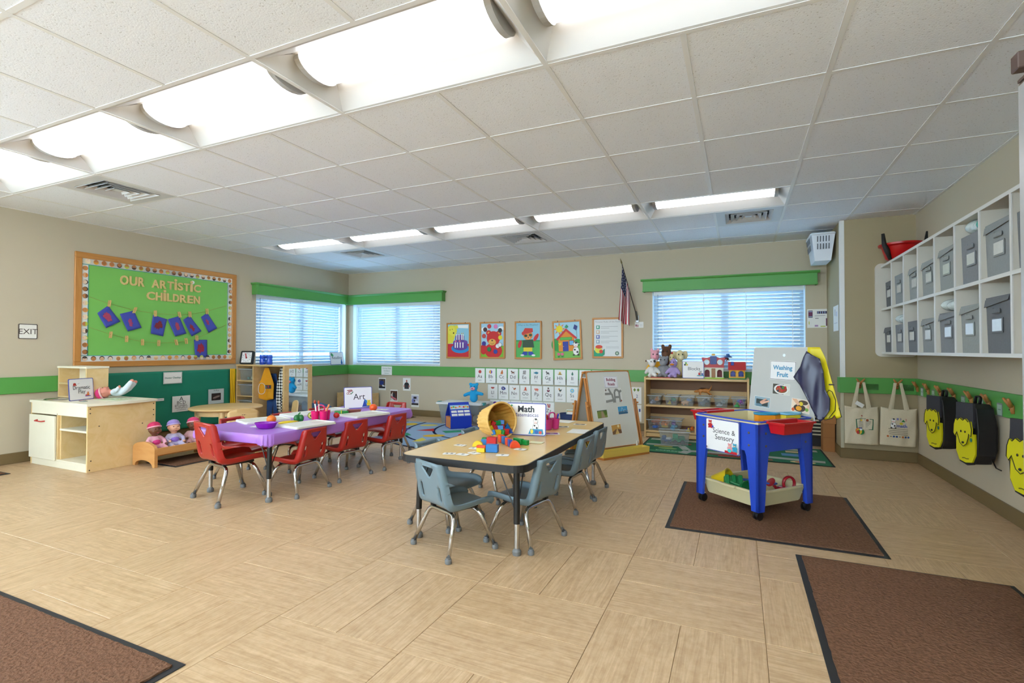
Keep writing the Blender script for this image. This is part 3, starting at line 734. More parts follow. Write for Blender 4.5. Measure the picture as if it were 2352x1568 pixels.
hole = [(.19 + .105 * cos(2 * pi * q / 24), .125 + .085 * sin(2 * pi * q / 24)) for q in range(24)]
vs, fs = cdt_sheet(arc, [hole], [(x * .1, y * .1) for x in range(11) for y in range(7)], lambda x, y: Vector((x, y, KH)))
tp = MB().add(vs, fs).build('counter_top', PALE, k); solid(tp, .022)
MB().lathe([(.125, .002), (.122, .006), (.10, -.004), (.085, -.03), (.06, -.042), (0, -.044)], 28, M=Tm((.19, .125, KH)) @ Matrix.Diagonal((1, .82, 1, 1)), cap=False).build('steel_basin', CHROME, k, smooth='all')
for (x, y, z) in [(KW, .02, .56), (KW, .02, .52), (KW, .02, .02), (KW, KD - .02, .56), (KW, KD - .02, .50), (KW, KD - .02, .45), (KW, .09, .40), (KW, KD - .12, .38), (KW, .03, .10)]:
    MB().lathe([(.006, 0), (.005, .002), (0, .0025)], 8, M=Tm((x, y, z), 0, 0, pi / 2)).build('screw', SCREW, sp, (-(KW - t / 2), -KD / 2, -(KH - .022) / 2))
# ---- hutch behind it
h = thing('hutch_shelf', 'small birch hutch shelf standing at the back of the play kitchen counter', 'shelf', (-6.285, 2.792, .6065))
HW, HD, HH = .505, .19, .312
panel('side_panel', 0, t, 0, HD, 0, HH - .02, par=h); panel('side_panel', HW - t, HW, 0, HD, 0, HH - .02, par=h)
panel('back_panel', t, HW - t, HD - t, HD, 0, HH - .02, PALE, par=h); panel('top_panel', -.006, HW + .006, -.006, HD + .004, HH - .02, HH, PALE, par=h)
panel('shelf_board', t, HW - t, 0, HD - t, .13, .146, par=h); panel('bottom_board', t, HW - t, 0, HD - t, 0, .014, par=h)

# ---- centre signs: white plaques with a blue rim
def plaque(name, label, w, h_, loc, rz, tilt=.12, draw=None, foot=True):
    o = sheet(name, label, 'sign', w, h_, loc, (pi / 2 - tilt, 0, rz), .004, mat('e8e8ea', .35, var=0), r=.012, edge=mat('2c3a9a', .4, var=0))
    q = Pr(); q.poly(rrect(w - .001, h_ - .001, .012), '2a3a9c').poly(rrect(w - .012, h_ - .012, .009), 'eceae8')
    draw(q); q.build('printed_face', o)
    if foot: MB().add([(-w * .12, -h_ / 2 + .003, -.004), (w * .12, -h_ / 2 + .003, -.004), (w * .06, h_ * .3, -.005), (-w * .06, h_ * .3, -.005), (-w * .12, -h_ / 2 + .006 + .5 * h_ * sin(tilt), -.004 - h_ * .35), (w * .12, -h_ / 2 + .006 + .5 * h_ * sin(tilt), -.004 - h_ * .35)], [(2, 3, 4, 5), (0, 1, 5, 4)]).build('easel_back', mat('c8ccd2', .4, var=0), o)
    return o
def bear(q, x, y, s, c, belly=None, dark='3a2018'):
    """small generic seated bear"""
    z0 = q.z
    q.circ(x, y, .30 * s, c, .34 * s).circ(x - .25 * s, y - .26 * s, .16 * s, c, .11 * s).circ(x + .25 * s, y - .26 * s, .16 * s, c, .11 * s).circ(x - .3 * s, y + .08 * s, .1 * s, c, .2 * s).circ(x + .3 * s, y + .08 * s, .1 * s, c, .2 * s)
    q.circ(x - .2 * s, y + .66 * s, .1 * s, c).circ(x + .2 * s, y + .66 * s, .1 * s, c).circ(x, y + .48 * s, .25 * s, c, .22 * s).circ(x, y + .40 * s, .12 * s, belly or 'f0c890', .09 * s)
    q.circ(x, y + .43 * s, .03 * s, dark, n=8).circ(x - .09 * s, y + .54 * s, .025 * s, dark, n=8).circ(x + .09 * s, y + .54 * s, .025 * s, dark, n=8)
def cow(q, x, y, s):
    q.circ(x, y, .28 * s, '4a4644', .36 * s).circ(x, y, .26 * s, 'f2f0ec', .34 * s).circ(x - .1 * s, y + .1 * s, .09 * s, '2a2624', .07 * s).circ(x + .12 * s, y - .1 * s, .08 * s, '2a2624', .1 * s)
    q.poly([(x - .36 * s, y + .58 * s), (x - .14 * s, y + .66 * s), (x - .16 * s, y + .54 * s)], 'e8dcd0').poly([(x + .36 * s, y + .58 * s), (x + .14 * s, y + .66 * s), (x + .16 * s, y + .54 * s)], 'e8dcd0')
    q.circ(x, y + .52 * s, .21 * s, '4a4644', .26 * s).circ(x, y + .52 * s, .19 * s, 'f4f2ee', .24 * s).circ(x + .03 * s, y + .68 * s, .11 * s, '2a2624', .08 * s).circ(x, y + .38 * s, .13 * s, 'f0c8c0', .09 * s)
    for e in (-1, 1): q.circ(x + e * .07 * s, y + .55 * s, .022 * s, '1a1a1a', n=8).circ(x + e * .2 * s, y - .34 * s, .1 * s, '2a2624', .06 * s)
def d_(q):
    q.circ(-.07, .05, .016, 'b83020', .012).poly([(-.092, .036), (-.048, .036), (-.058, .05), (-.082, .05)], 'b83020').line([(-.04, .05), (-.02, .058)], .002, '333333')
    q.text('Dramatic', .0, .0, .05, '2c3238', 0).text('Play', .0, -.038, .05, '2c3238', 0); bear(q, .065, -.055, .035, 'd87a28'); q.rect(.03, -.072, .06, .007, '4a4aa0').circ(.04, -.06, .008, 'd04868')
plaque('centre_sign', 'white sign reading Dramatic Play standing on the play kitchen counter', .265, .205, (-5.70, 2.715, .607 + .102), radians(112), .08, d_)
# ---- things lying on the counter
o = thing('counter_mat', 'small patterned cloth mat under the doll on the play kitchen counter', 'mat', (-5.50, 2.90, .6055), .2)
MB().prism(rrect(.30, .20, .01), 0, .002).build('cloth', mat('c8d4b0', .9, var=.3, scale=40), o)
q = Pr(z=.0025); rr_ = random.Random(5)
for i in range(26): q.circ(rr_.uniform(-.13, .13), rr_.uniform(-.085, .085), .009, rr_.choice(['5a9a6a', 'e0d060', '4a80b0', 'f0f0e8', '2c6a50']), n=8)
q.build('spot_print', o)
for k_, (x, y, c_) in enumerate(((-5.575, 2.665, 'b08888'), (-5.50, 2.64, '9aa09a'))):
    o = thing('play_coin', ('pinkish' if k_ == 0 else 'grey') + ' toy medallion lying on the play kitchen counter by the doll', 'toy', (x, y, .6055), .3)
    MB().lathe([(.026, 0), (.028, .003), (.024, .007), (0, .009)], 14).build('disc', mat(c_, .4, .3, var=.2, scale=80), o, smooth=True); MB().lathe([(.012, .007), (.010, .012), (0, .013)], 10).build('boss', mat(c_, .3, .5, var=0), o)

# ---- baby dolls
SKIN = {'dark': '6b3f28', 'light': 'e0a888', 'pink': 'd98c78'}
def doll(label, loc, rz, skin, hat, brim, suit, accent, lying=False, turn=.0):
    r = thing('baby_doll', label, 'doll', loc, rz, 'baby dolls'); sk = mat(SKIN[skin], .45, var=.05); su = mat(suit, .85, var=.12, scale=40, bump=.2); ac = mat(accent, .85, var=.08, scale=30)
    if lying: r.rotation_euler = (-pi / 2, 0, rz)
    hd = Vector((0, 0, .205))
    blob('head', [('e', hd, (.050, .050, .054)), ('e', hd + Vector((-.022, -.034, -.014)), (.022, .02, .02)), ('e', hd + Vector((.022, -.034, -.014)), (.022, .02, .02)), ('e', hd + Vector((0, -.051, -.006)), (.008, .009, .007)), ('e', hd + Vector((0, -.042, -.030)), (.016, .012, .01)), ('e', hd + Vector((-.05, .002, -.004)), (.008, .01, .014)), ('e', hd + Vector((.05, .002, -.004)), (.008, .01, .014)), ('e', (0, 0, .15), (.026, .026, .02))], sk, r, .006)
    f = MB()
    for e in (-1, 1): f.ell(hd + Vector((e * .019, -.0475, .008)), (.0055, .003, .004), 8, 6, 0)
    f.ell(hd + Vector((0, -.0535, -.028)), (.010, .003, .0035), 8, 6, 1)
    f.build('face', [mat('2a1a14', .2, var=0), mat('a84a48', .4, var=0)], r, smooth='all')
    hb = MB().lathe([(.0535, .0), (.0545, .014), (.049, .034), (.034, .048), (.014, .055), (0, .056)], 20, M=Tm(hd + Vector((0, .010, .016)), 0, -.30), cap=False).build('knit_hat', mat(hat, .9, var=.1, scale=60, bump=.3), r, smooth='all')
    MB().tube([(.0535 * cos(t_), .0535 * sin(t_), 0) for t_ in [2 * pi * q / 20 for q in range(20)]], .0075, 8, closed=True, M=Tm(hd + Vector((0, .010, .018)), 0, -.30)).build('hat_brim', mat(brim, .9, var=.05, bump=.2, scale=60), hb, smooth='all')
    if lying:
        parts = [('e', (0, 0, .095), (.05, .042, .062)), ('t', [(-.04, 0, .125), (-.07, -.02, .09), (-.06, -.05, .07)], [.02, .018, .015]), ('t', [(.04, 0, .125), (.068, -.01, .08), (.06, -.03, .05)], [.02, .018, .015]), ('t', [(-.024, 0, .06), (-.03, -.04, .015), (-.03, -.095, -.02)], [.032, .029, .023]), ('t', [(.024, 0, .06), (.03, -.035, .01), (.03, -.08, -.03)], [.032, .029, .023])]
        ends = [(-.06, -.055, .064), (.06, -.034, .044)]; feet = [(-.03, -.112, -.030), (.03, -.096, -.042)]
    else:
        parts = [('e', (0, 0, .09), (.052, .044, .062)), ('e', (0, 0, .045), (.056, .05, .045)), ('t', [(-.042, 0, .125), (-.075, -.02, .095), (-.062, -.06, .08)], [.021, .019, .016]), ('t', [(.042, 0, .125), (.075, -.02, .095), (.066, -.058, .07)], [.021, .019, .016]), ('t', [(-.028, -.01, .04), (-.045, -.06, .038), (-.05, -.12, .028)], [.032, .027, .02]), ('t', [(.028, -.01, .04), (.045, -.06, .038), (.055, -.115, .028)], [.032, .027, .02])]
        ends = [(-.058, -.072, .08), (.064, -.07, .068)]; feet = [(-.05, -.138, .034), (.056, -.132, .034)]
    blob('romper', parts, su, r, .007)
    MB().ell((0, -.006, .084), (.047, .0435, .046), 14, 8).build('bib', ac, r, smooth='all')
    for e_ in ends: MB().ell(e_, (.013, .016, .012), 10, 7).build('hand', sk, r, smooth='all')
    for e_ in feet: MB().ell(e_, (.014, .017, .018), 10, 7).build('foot', sk, r, smooth='all')
    return r
doll('light skinned baby doll in a pink knit hat lying on the play kitchen counter', (-5.575, 3.06, .605 + .058), radians(135), 'pink', 'd83a78', 'eab8b8', 'd2dce4', 'e2e6e8', True)
# ---- doll bed
bd = thing('doll_bed', 'small beech doll bed with arched ends holding three dolls', 'doll bed', (-5.05, 2.90, 0))
def bed_end(y, par):
    w_ = .165; out = [(-w_, 0), (-w_ + .035, 0)] + [(-w_ + .035 + .12 * (1 - cos(pi * q / 10)) * (2 * w_ - .07) / .24, .05 * sin(pi * q / 10) + .008) for q in range(11)] + [(w_ - .035, 0), (w_, 0), (w_, .165)] + [(w_ * cos(pi * q / 14), .165 + .06 * sin(pi * q / 14)) for q in range(1, 14)] + [(-w_, .165)]
    MB().prism(out, -.014, .014).build('end_panel', BEECH, par, (0, y, .002), (pi / 2, 0, 0))
bed_end(.014, bd); bed_end(.60, bd); bd.children[-1].location.z = .0115; bd.children[-1].scale.y = .96
for s_ in (-1, 1): MB().box(-.279, .279, -.009, .009, -.033, .033, ch=.003).build('side_rail', BEECH, bd, (s_ * .152, .307, .142), (0, 0, pi / 2))
MB().box(-.14, .14, .03, .585, .098, .108).build('bed_slats_board', BEECH, bd)
MB().box(-.138, .138, .032, .583, .108, .122, ch=.006).build('mattress', mat('d8cfd8', .9, var=.08), bd)
doll('dark skinned doll in a bright pink hat at the near end of the bed', (-5.075, 3.012, .122), radians(88), 'dark', 'c8325e', 'e8a0b0', 'e0a4b4', 'd83a80')
doll('light skinned baby doll in a lilac hat sitting in the middle of the doll bed', (-5.075, 3.19, .122), radians(78), 'light', '9484c4', 'b8a4d0', 'b4acc8', '8c6cc8')
doll('dark skinned baby doll in pink hat sitting at the far end of the doll bed', (-5.075, 3.385, .122), radians(62), 'dark', 'd04070', 'eab0b8', 'cda0a4', 'd8a8ac')

# ---- floor mats
PILE = mat('745440', .95, var=.55, scale=75, bump=1.0, name='brown_mat_pile', spec=.1); EDGE = mat('1d1e20', .6, var=.1, name='black_mat_rubber')
def floor_mat(label, x0, x1, y0, y1, e=.028):
    cx, cy = (x0 + x1) / 2, (y0 + y1) / 2; hx, hy = (x1 - x0) / 2, (y1 - y0) / 2
    r = thing('floor_mat', label, 'mat', (cx, cy, 0), 0, 'brown carpet mats with black rubber edges')
    MB().box(-hx, hx, -hy, hy, .0002, .004, ch=.002).build('rubber_backing', EDGE, r)
    rnd = random.Random(int(x0 * 100)); n = 64; pts = []
    for sx0, sy0, sx1, sy1 in ((-1, -1, 1, -1), (1, -1, 1, 1), (1, 1, -1, 1), (-1, 1, -1, -1)):
        for i in range(n):
            u = i / n; j = rnd.uniform(-.002, .002)
            pts.append(((hx - e + j) * (sx0 + (sx1 - sx0) * u), (hy - e + j) * (sy0 + (sy1 - sy0) * u)))
    MB().prism(pts, .004, .011).build('carpet_pile', PILE, r)
    return r
floor_mat('brown carpet mat under the blue sensory table', -.42, .722, 3.235, 4.435)
floor_mat('brown carpet mat in the near right corner of the floor', .27, 1.158, 1.15, 3.10)
floor_mat('brown carpet mat in the near left corner of the floor', -3.25, -1.746, .2, 1.15)
floor_mat('brown carpet mat under the doll bed', -5.19, -4.74, 3.0, 3.56)
floor_mat('brown carpet mat at the left edge in front of the play kitchen', -6.25, -5.80, 1.35, 2.253)
floor_mat('brown carpet mat in the reading corner behind the art table', -5.55, -4.77, 6.12, 6.86)

# ---- round play table and two wooden chairs
rt = thing('round_table', 'round maple play table in front of the teal paper', 'table', (-5.20, 3.84, 0))
MB().lathe([(0, .43), (.345, .43), (.36, .437), (.365, .446), (.36, .455), (.345, .46), (0, .46)], 48).build('tabletop', MAPLE, rt, smooth=True)
MB().lathe([(.27, .375), (.285, .375), (.285, .43), (.27, .43)], 40, cap=False).build('apron', MAPLE, rt)
for a_ in (45, 135, 225, 315):
    c_, s_ = cos(radians(a_)), sin(radians(a_))
    MB().tube([(.275 * c_, .275 * s_, .43), (.28 * c_, .28 * s_, .25), (.285 * c_, .285 * s_, 0)], [.032, .029, .023], 14).build('leg', MAPLE, rt, smooth=True)
def wood_chair(label, loc, rz):
    r = thing('wooden_chair', label, 'chair', loc, rz, 'molded maple toddler chairs')
    w_ = .15
    out = [(-w_, 0), (-w_ + .03, 0), (-w_ + .035, .16)] + [(-.10 + .10 * (1 - cos(pi * q / 10)), .19 + .05 * sin(pi * q / 10)) for q in range(11)] + [(w_ - .035, .16), (w_ - .03, 0), (w_, 0), (w_ + .004, .3), (w_ - .005, .44)] + [((w_ - .005) * cos(pi * q / 12), .44 + .05 * sin(pi * q / 12)) for q in range(1, 12)] + [(-w_ + .005, .44), (-w_ - .004, .3)]
    grid = [(x * .03, y * .03) for x in range(-5, 6) for y in range(17)]
    vs, fs = cdt_sheet(out, [], grid, lambda x, y: Vector((x, -.13 - .10 * max(0, y - .22) - .6 * (.0225 - x * x) , y)))
    solid(MB().add(vs, fs).build('backrest', MAPLE, r, smooth='all'), .014, 0)
    MB().prism([(x_, y_ - .02) for x_, y_ in rrect(.30, .27, .05)], .235, .25).build('seat', MAPLE, r)
    for s_ in (-1, 1):
        MB().prism([(-.115, .235), (.115, .235), (.13, .0), (.095, .0), (.07, .17), (-.09, .19)], -.007, .007).build('side_panel', MAPLE, r, (s_ * .13, 0, 0), (pi / 2, 0, pi / 2))
    q = Pr(); q.poly([(-.02, 0), (-.012, .008), (-.004, 0)], '4a2e18').circ(.004, .003, .005, '4a2e18', n=10).line([(.012, .0), (.02, .006)], .003, '4a2e18')
    q.build('maker_mark', r, (0, -.13 - .10 * .20 - .6 * .0225 - .009, .42), (pi / 2 - .1, 0, 0))
    return r
wood_chair('molded maple toddler chair with its back to the camera at the round table', (-4.765, 3.665, .0), radians(66))
wood_chair('molded maple toddler chair at the far right side of the round table', (-4.86, 4.28, .0), radians(148))

# ---- dress-up closet
du = thing('dress_up_closet', 'maple dress-up closet with clear bins, hanging costumes and a side mirror', 'closet', (-6.27, 4.77, 0))
UW, UD, UH = .89, .47, .885
def up(nm, *a, m=MAPLE): return panel(nm, *a, m=m, par=du)
up('side_panel', 0, .018, 0, UD, 0, UH - .02); up('side_panel', UW - .02, UW, 0, UD, 0, UH - .02); up('top_panel', -.003, UW + .003, -.006, UD, UH - .02, UH)
up('divider', .312, .33, .0, UD - .01, .0, UH - .02); up('back_panel', .018, UW - .02, UD - .01, UD, 0, UH - .02, m=HARDB); up('bottom_panel', .018, UW - .02, 0, UD - .01, .04, .058)
for z in (.235, .45, .655): up('shelf_board', .018, .312, .0, UD - .01, z, z + .016)
mf = MB(); x = UW
fr = up('mirror_frame', UW, UW + .012, 0, UD, 0, UH)
fr_m = MB().add([(0, .075, -.36), (0, UD - .078, -.36), (0, UD - .078, .395), (0, .075, .395)], [(0, 1, 2, 3)]).build('mirror_pane', mat('e6ecee', .02, 1., var=0, name='mirror_silver'), fr, (.0066, -UD / 2, 0))
CLEAR = glass_mat('clear_bin', 'd2d8da', .13, .18)
def bin_(label, w_, d_, h_, loc, rz=0, lip=.012, group='clear storage bins', m=CLEAR, taper=.012, lid=False):
    r = thing('storage_bin', label, 'bin', loc, rz, group)
    MB().open_box(-w_ / 2, w_ / 2, -d_ / 2, d_ / 2, 0, h_, .003, taper=taper, lip=lip).build('tub', m, r)
    MB().tube([(sx * (w_ / 2 + lip), sy * (d_ / 2 + lip), h_ - .004) for sx, sy in ((-1, -1), (1, -1), (1, 1), (-1, 1))], .004, 6, closed=True).build('rim', glass_mat('bin_rim', 'e4e8ea', .5, .2), r)
    return r
for z, lab, hh in ((.671, 'clear bin with small toys on the top shelf of the dress-up closet', .155), (.466, 'clear bin on the middle shelf of the dress-up closet', .15), (.251, 'clear bin on the low shelf of the dress-up closet', .15)):
    bin_(lab, .245, .40, hh, (-6.27 + .165, 4.77 + .215, z))
rnd = random.Random(3)
def toys(names, label, loc, wh, cols, n, seed, r0=.02, z1=.06, group=None):
    """loose small toys heaped in a bin: each one its own thing"""
    rn = random.Random(seed)
    for q in range(n):
        nm, lab = names[q % len(names)] if isinstance(names[0], tuple) else (names[0], label)
        x, y = rn.uniform(-wh[0], wh[0]), rn.uniform(-wh[1], wh[1]); z = rn.uniform(r0, max(r0, z1)); c_ = cols[q % len(cols)]
        o = MB(); kind = rn.random(); s_ = r0 * rn.uniform(.8, 1.2); R_ = Matrix.Rotation(rn.uniform(0, 3), 4, 'Z') @ Matrix.Rotation(rn.uniform(-.5, .5), 4, 'X')
        if kind < .35: o.box(-s_ * 1.3, s_ * 1.3, -s_ * .8, s_ * .8, -s_ * .7, s_ * .7, ch=s_ * .25, M=R_)
        elif kind < .7: o.lathe([(s_ * .5, -s_ * .8), (s_ * .9, -s_ * .5), (s_ * .95, s_ * .4), (s_ * .4, s_ * .8)], 10, M=R_)
        else: o.tube([(-s_ * 1.6, 0, 0), (0, s_ * .4, s_ * .3), (s_ * 1.6, 0, 0)], [s_ * .5, s_ * .6, s_ * .4], 8, M=R_)
        b_ = o.build(nm, mat(c_, .4, var=.05), None, (loc[0] + x, loc[1] + y, loc[2] + z), smooth=True)
        tag(b_, ['green ', 'orange ', 'tan ', 'pale teal '][q % 4] + lab, 'toy', group)
toys(['small_toy'], 'small toy lying in the top clear bin of the dress-up closet', (-6.105, 4.93, .676), (.08, .12), ['6aa060', 'c88a50', 'b0a070', '8ab0a0'], 4, 21, .024, .03, 'small toys in the closet top bin')
# costumes
def garment(name, label, cat, outline, loc, rz, m, depth=.02, folds=5, seed=0, extra=None, group=None, t=.004):
    rn = random.Random(seed); ph = rn.uniform(0, 6); ys = [q[1] for q in outline]; z0, z1 = min(ys), max(ys); xs = [q[0] for q in outline]
    r = thing(name, label, cat, loc, rz, group)
    grid = [(min(xs) + (max(xs) - min(xs)) * i / 16 + .0007 * j, z0 + (z1 - z0) * j / 18) for i in range(1, 16) for j in range(1, 18)]
    def mp(x, y):
        k_ = (z1 - y) / (z1 - z0)
        return Vector((x, depth * k_ * sin(x * folds * 14 + ph + 2 * k_) - .6 * depth * cos(x * 9) * k_, y))
    vs, fs = cdt_sheet(outline, [], grid, mp)
    o = MB().add(vs, fs).build('cloth', m, r, smooth='all'); solid(o, t, 0)
    return r, mp
def hook(loc, par=None):
    return MB().tube(fillet([(0, 0, 0), (0, -.03, -.004), (0, -.036, .02)], .01), .003, 6).build('coat_hook', CHROME, par, loc)
YVEST = mat('e09a10', .8, var=.08, scale=12, name='yellow_canvas')
vo = [(-.03, .44), (.03, .44), (.06, .36), (.10, .26), (.11, .22), (.10, .02), (.0, .0), (-.10, .03), (-.115, .24), (-.08, .27)]
g_, mp = garment('firefighter_vest', 'yellow costume vest hanging in the dress-up closet', 'costume', vo, (-5.84, 4.90, .40), .25, YVEST, .02, 3, 1)
MB().tube([mp(-.03 + .045 * cos(t_) - .03, .16 + .075 * sin(t_)) + Vector((0, -.012, 0)) for t_ in [2 * pi * q / 20 for q in range(20)]], .004, 6, closed=True).build('pocket_piping', PAPER, g_, smooth='all')
q = Pr(); q.rect(0, .16, .085, .05, '3a3a3c').rect(.035, .172, .02, .03, 'a03030').rect(.01, .165, .01, .03, '777777').line([(.0, .13), (.085, .13)], .003, 'b07808'); q.build('pocket_badge', g_, (0, -.028, 0), (pi / 2, 0, 0))
g_, mp = garment('checkered_smock', 'black and white checkered smock hanging beside the closet mirror', 'costume', [(-.01, .64), (.03, .64), (.045, .5), (.05, .3), (.03, .06), (.0, .0), (-.05, .1), (-.08, .25), (-.07, .42), (-.03, .55)], (-5.53, 4.86, .20), 0., None or mat('e8e6e0', .8, var=0, name='smock_base'), .01, 3, 2)
MATS['chk'] = m = bpy.data.materials.new('checker_cloth'); m.use_nodes = True; ck = m.node_tree.nodes.new('ShaderNodeTexChecker'); ck.inputs['Scale'].default_value = 1; ck.inputs['Color1'].default_value = lin('1b1b1d'); ck.inputs['Color2'].default_value = lin('e6e4de')
tc = m.node_tree.nodes.new('ShaderNodeTexCoord'); mp_ = m.node_tree.nodes.new('ShaderNodeMapping'); mp_.inputs['Rotation'].default_value = (0, radians(45), 0); mp_.inputs['Scale'].default_value = (36, .01, 36)
m.node_tree.links.new(tc.outputs['Object'], mp_.inputs[0]); m.node_tree.links.new(mp_.outputs[0], ck.inputs['Vector']); m.node_tree.links.new(ck.outputs[0], m.node_tree.nodes['Principled BSDF'].inputs['Base Color']); m.node_tree.nodes['Principled BSDF'].inputs['Roughness'].default_value = .8
g_.children[0].data.materials[0] = m
garment('blue_overalls', 'blue costume overalls hanging behind the yellow vest', 'costume', [(-.06, .62), (.05, .62), (.08, .4), (.09, .02), (.02, .0), (.0, .2), (-.03, .02), (-.10, .04), (-.10, .4)], (-5.83, 5.0, .14), .1, mat('2c4f88', .85, var=.08, scale=20, name='denim'), .012, 3, 4)
garment('dark_coat', 'dark maroon costume coat at the back of the dress-up closet', 'costume', [(-.05, .64), (.08, .64), (.12, .4), (.12, .0), (-.1, .0), (-.1, .4)], (-5.66, 5.10, .15), 0, mat('43302f', .85, var=.1, scale=20), .012, 3, 6)
MB().tube([(.33, .235, .845), (UW - .02, .235, .845)], .008, 10).build('hanging_rail', CHROME, du)
# things on top of the closet
tm = thing('classroom_timer', 'black framed square timer with a white dial and red hand on the closet', 'timer', (-6.165, 4.83, UH), .30)
A_ = Matrix.Translation((0, 0, .004)) @ Matrix.Rotation(radians(78), 4, 'X')
MB().prism(rrect(.19, .185, .022), -.03, 0, M=A_ @ Matrix.Translation((0, .0925, 0))).build('case', BLK, tm)
q = Pr(); q.poly(rrect(.142, .142, .004), 'e8e8ea')
for k_ in range(12): q.circ(.056 * sin(k_ * pi / 6), .056 * cos(k_ * pi / 6), .006, '8a8e94', n=8)
q.poly([(-.012, 0), (-.026, .052), (-.012, .060), (.004, .0)], 'b8202c').circ(0, -.004, .013, '8e1a24'); q.build('dial', tm).matrix_local = A_ @ Matrix.Translation((0, .0925, 0))
BLUEG = mat('1048d0', .1, alpha=.8, var=0, name='blue_liquid')
for k_, (x, y) in enumerate(((-5.955, 4.93), (-5.855, 4.95))):
    o = thing('discovery_bottle', ('left' if k_ == 0 else 'right') + ' one of two blue liquid bottles standing on the dress-up closet', 'bottle', (x, y, UH + .0008))
    MB().lathe([(.036, 0), (.042, .01), (.042, .05), (.037, .07), (.042, .09), (.040, .13)], 18).build('blue_liquid', BLUEG, o, smooth=True)
    MB().lathe([(.0425, .13), (.04, .145), (.02, .165), (.016, .175)], 18, cap=False).build('clear_neck', glass_mat('bottle_neck', 'e6eef2', .3), o, smooth=True)
    MB().lathe([(.019, .172), (.019, .19), (.016, .194), (0, .194)], 14).build('cap', PAPER, o, smooth=True)
# ================================================================ READING CORNER
def rd(q):
    q.text('Reading', 0, -.012, .075, '2c3238', 0).circ(-.115, .065, .018, '2e8a50', .026).circ(-.09, .052, .015, '4ab070', .02)
    q.circ(.10, -.075, .022, '2a6aa8', .03).circ(.10, -.04, .014, '3a7ab8')
plaque('centre_sign', 'white sign reading Reading propped on the corner window sill', .315, .215, (XL + .045, 6.66, .834 + .106), pi / 2, .16, rd, foot=False)
o = sheet('paper_sign', 'small white paper with three lines of green words on the chair rail', 'sign', .22, .145, (-5.449, YB - .0215, .735), BACK, .0012)
p = Pr(); p.text('Dancing Giant', 0, .03, .032, '6a8a6a', fit=.18).text('Handlebars', 0, -.012, .032, '5a8a5a', fit=.13).text('Shadows', 0, -.052, .03, '6a9a7a', fit=.09); p.build('lettering', o)
def photo_card(label, x, z, draw):
    o = sheet('photo_card', label, 'photo', .15, .21, (x, YB - .004, z), BACK, .003, group='photo cards on the back wall')
    q = Pr(); draw(q); q.build('photo_print', o)
def f1(q): q.rect(-.066, -.072, .132, .158, '5a4a40').circ(-.01, .02, .045, '24347a', .04).circ(.0, .066, .016, '3a2a20').poly([(0, -.01), (.06, -.03), (.05, -.055), (.01, -.05)], 'd8d8e0').rect(-.066, -.072, .132, .03, '1c1c24')
def f2(q): q.rect(-.068, -.072, .136, .158, '4a2818').poly([(-.06, .02), (-.02, .07), (-.03, -.06)], 'd8cfc4').rect(-.025, -.03, .05, .075, '1c1c30').poly([(-.06, -.03), (.06, -.075), (.06, -.045), (-.05, 0)], 'c86a74').poly([(-.06, -.072), (-.06, -.03), (.02, -.072)], 'dcd6d2')
def f3(q): q.circ(0, .055, .014, 'a85a48', .02).circ(0, -.01, .05, '2a2c30', .045).poly([(-.045, -.075), (.045, -.075), (.04, -.01), (-.04, -.01)], '3a3c40').circ(-.05, -.03, .012, 'c08070', .02).circ(.05, -.03, .012, 'c08070', .02)
def f4(q): q.rect(-.068, -.072, .136, .155, 'b8b8cc').rect(-.03, .03, .06, .035, '1a1a24').circ(-.03, -.005, .035, '7a80b8', .04).circ(-.01, .0, .015, '3a2420').rect(-.068, -.072, .136, .03, '241a1c').rect(.01, -.03, .05, .03, 'd8d8e4')
photo_card('white bordered photo card with a blue dressed figure, leftmost of the four', -5.557, .505, f1)
photo_card('white bordered photo card with brown and red tones, left of the lowest card', -5.31, .31, f2)
photo_card('white bordered photo card with a dark standing figure on white', -5.05, .513, f3)
photo_card('white bordered photo card with lilac tones, lowest and rightmost of the four', -4.882, .25, f4)
# blue bolster / chair
bo = thing('bolster_seat', 'rounded blue foam seat behind the closet mirror', 'seat', (-6.00, 6.02, 0), 0)
MB().prism([(-.17, 0), (.17, 0), (.17, .12)] + [(.17 * cos(pi * q / 16), .10 + .15 * sin(pi * q / 16)) for q in range(1, 16)] + [(-.17, .12)], -.2, .2).build('cushion', mat('5a86b8', .6, var=.05, name='blue_vinyl'), bo, (0, 0, 0), (pi / 2, 0, radians(60)), smooth=True)
MB().tube([(.172, -.2, .02), (.172, .2, .02)], .006, 6).build('piping', mat('4a74a8', .6, var=0), bo, (0, 0, 0), (0, 0, radians(60)))
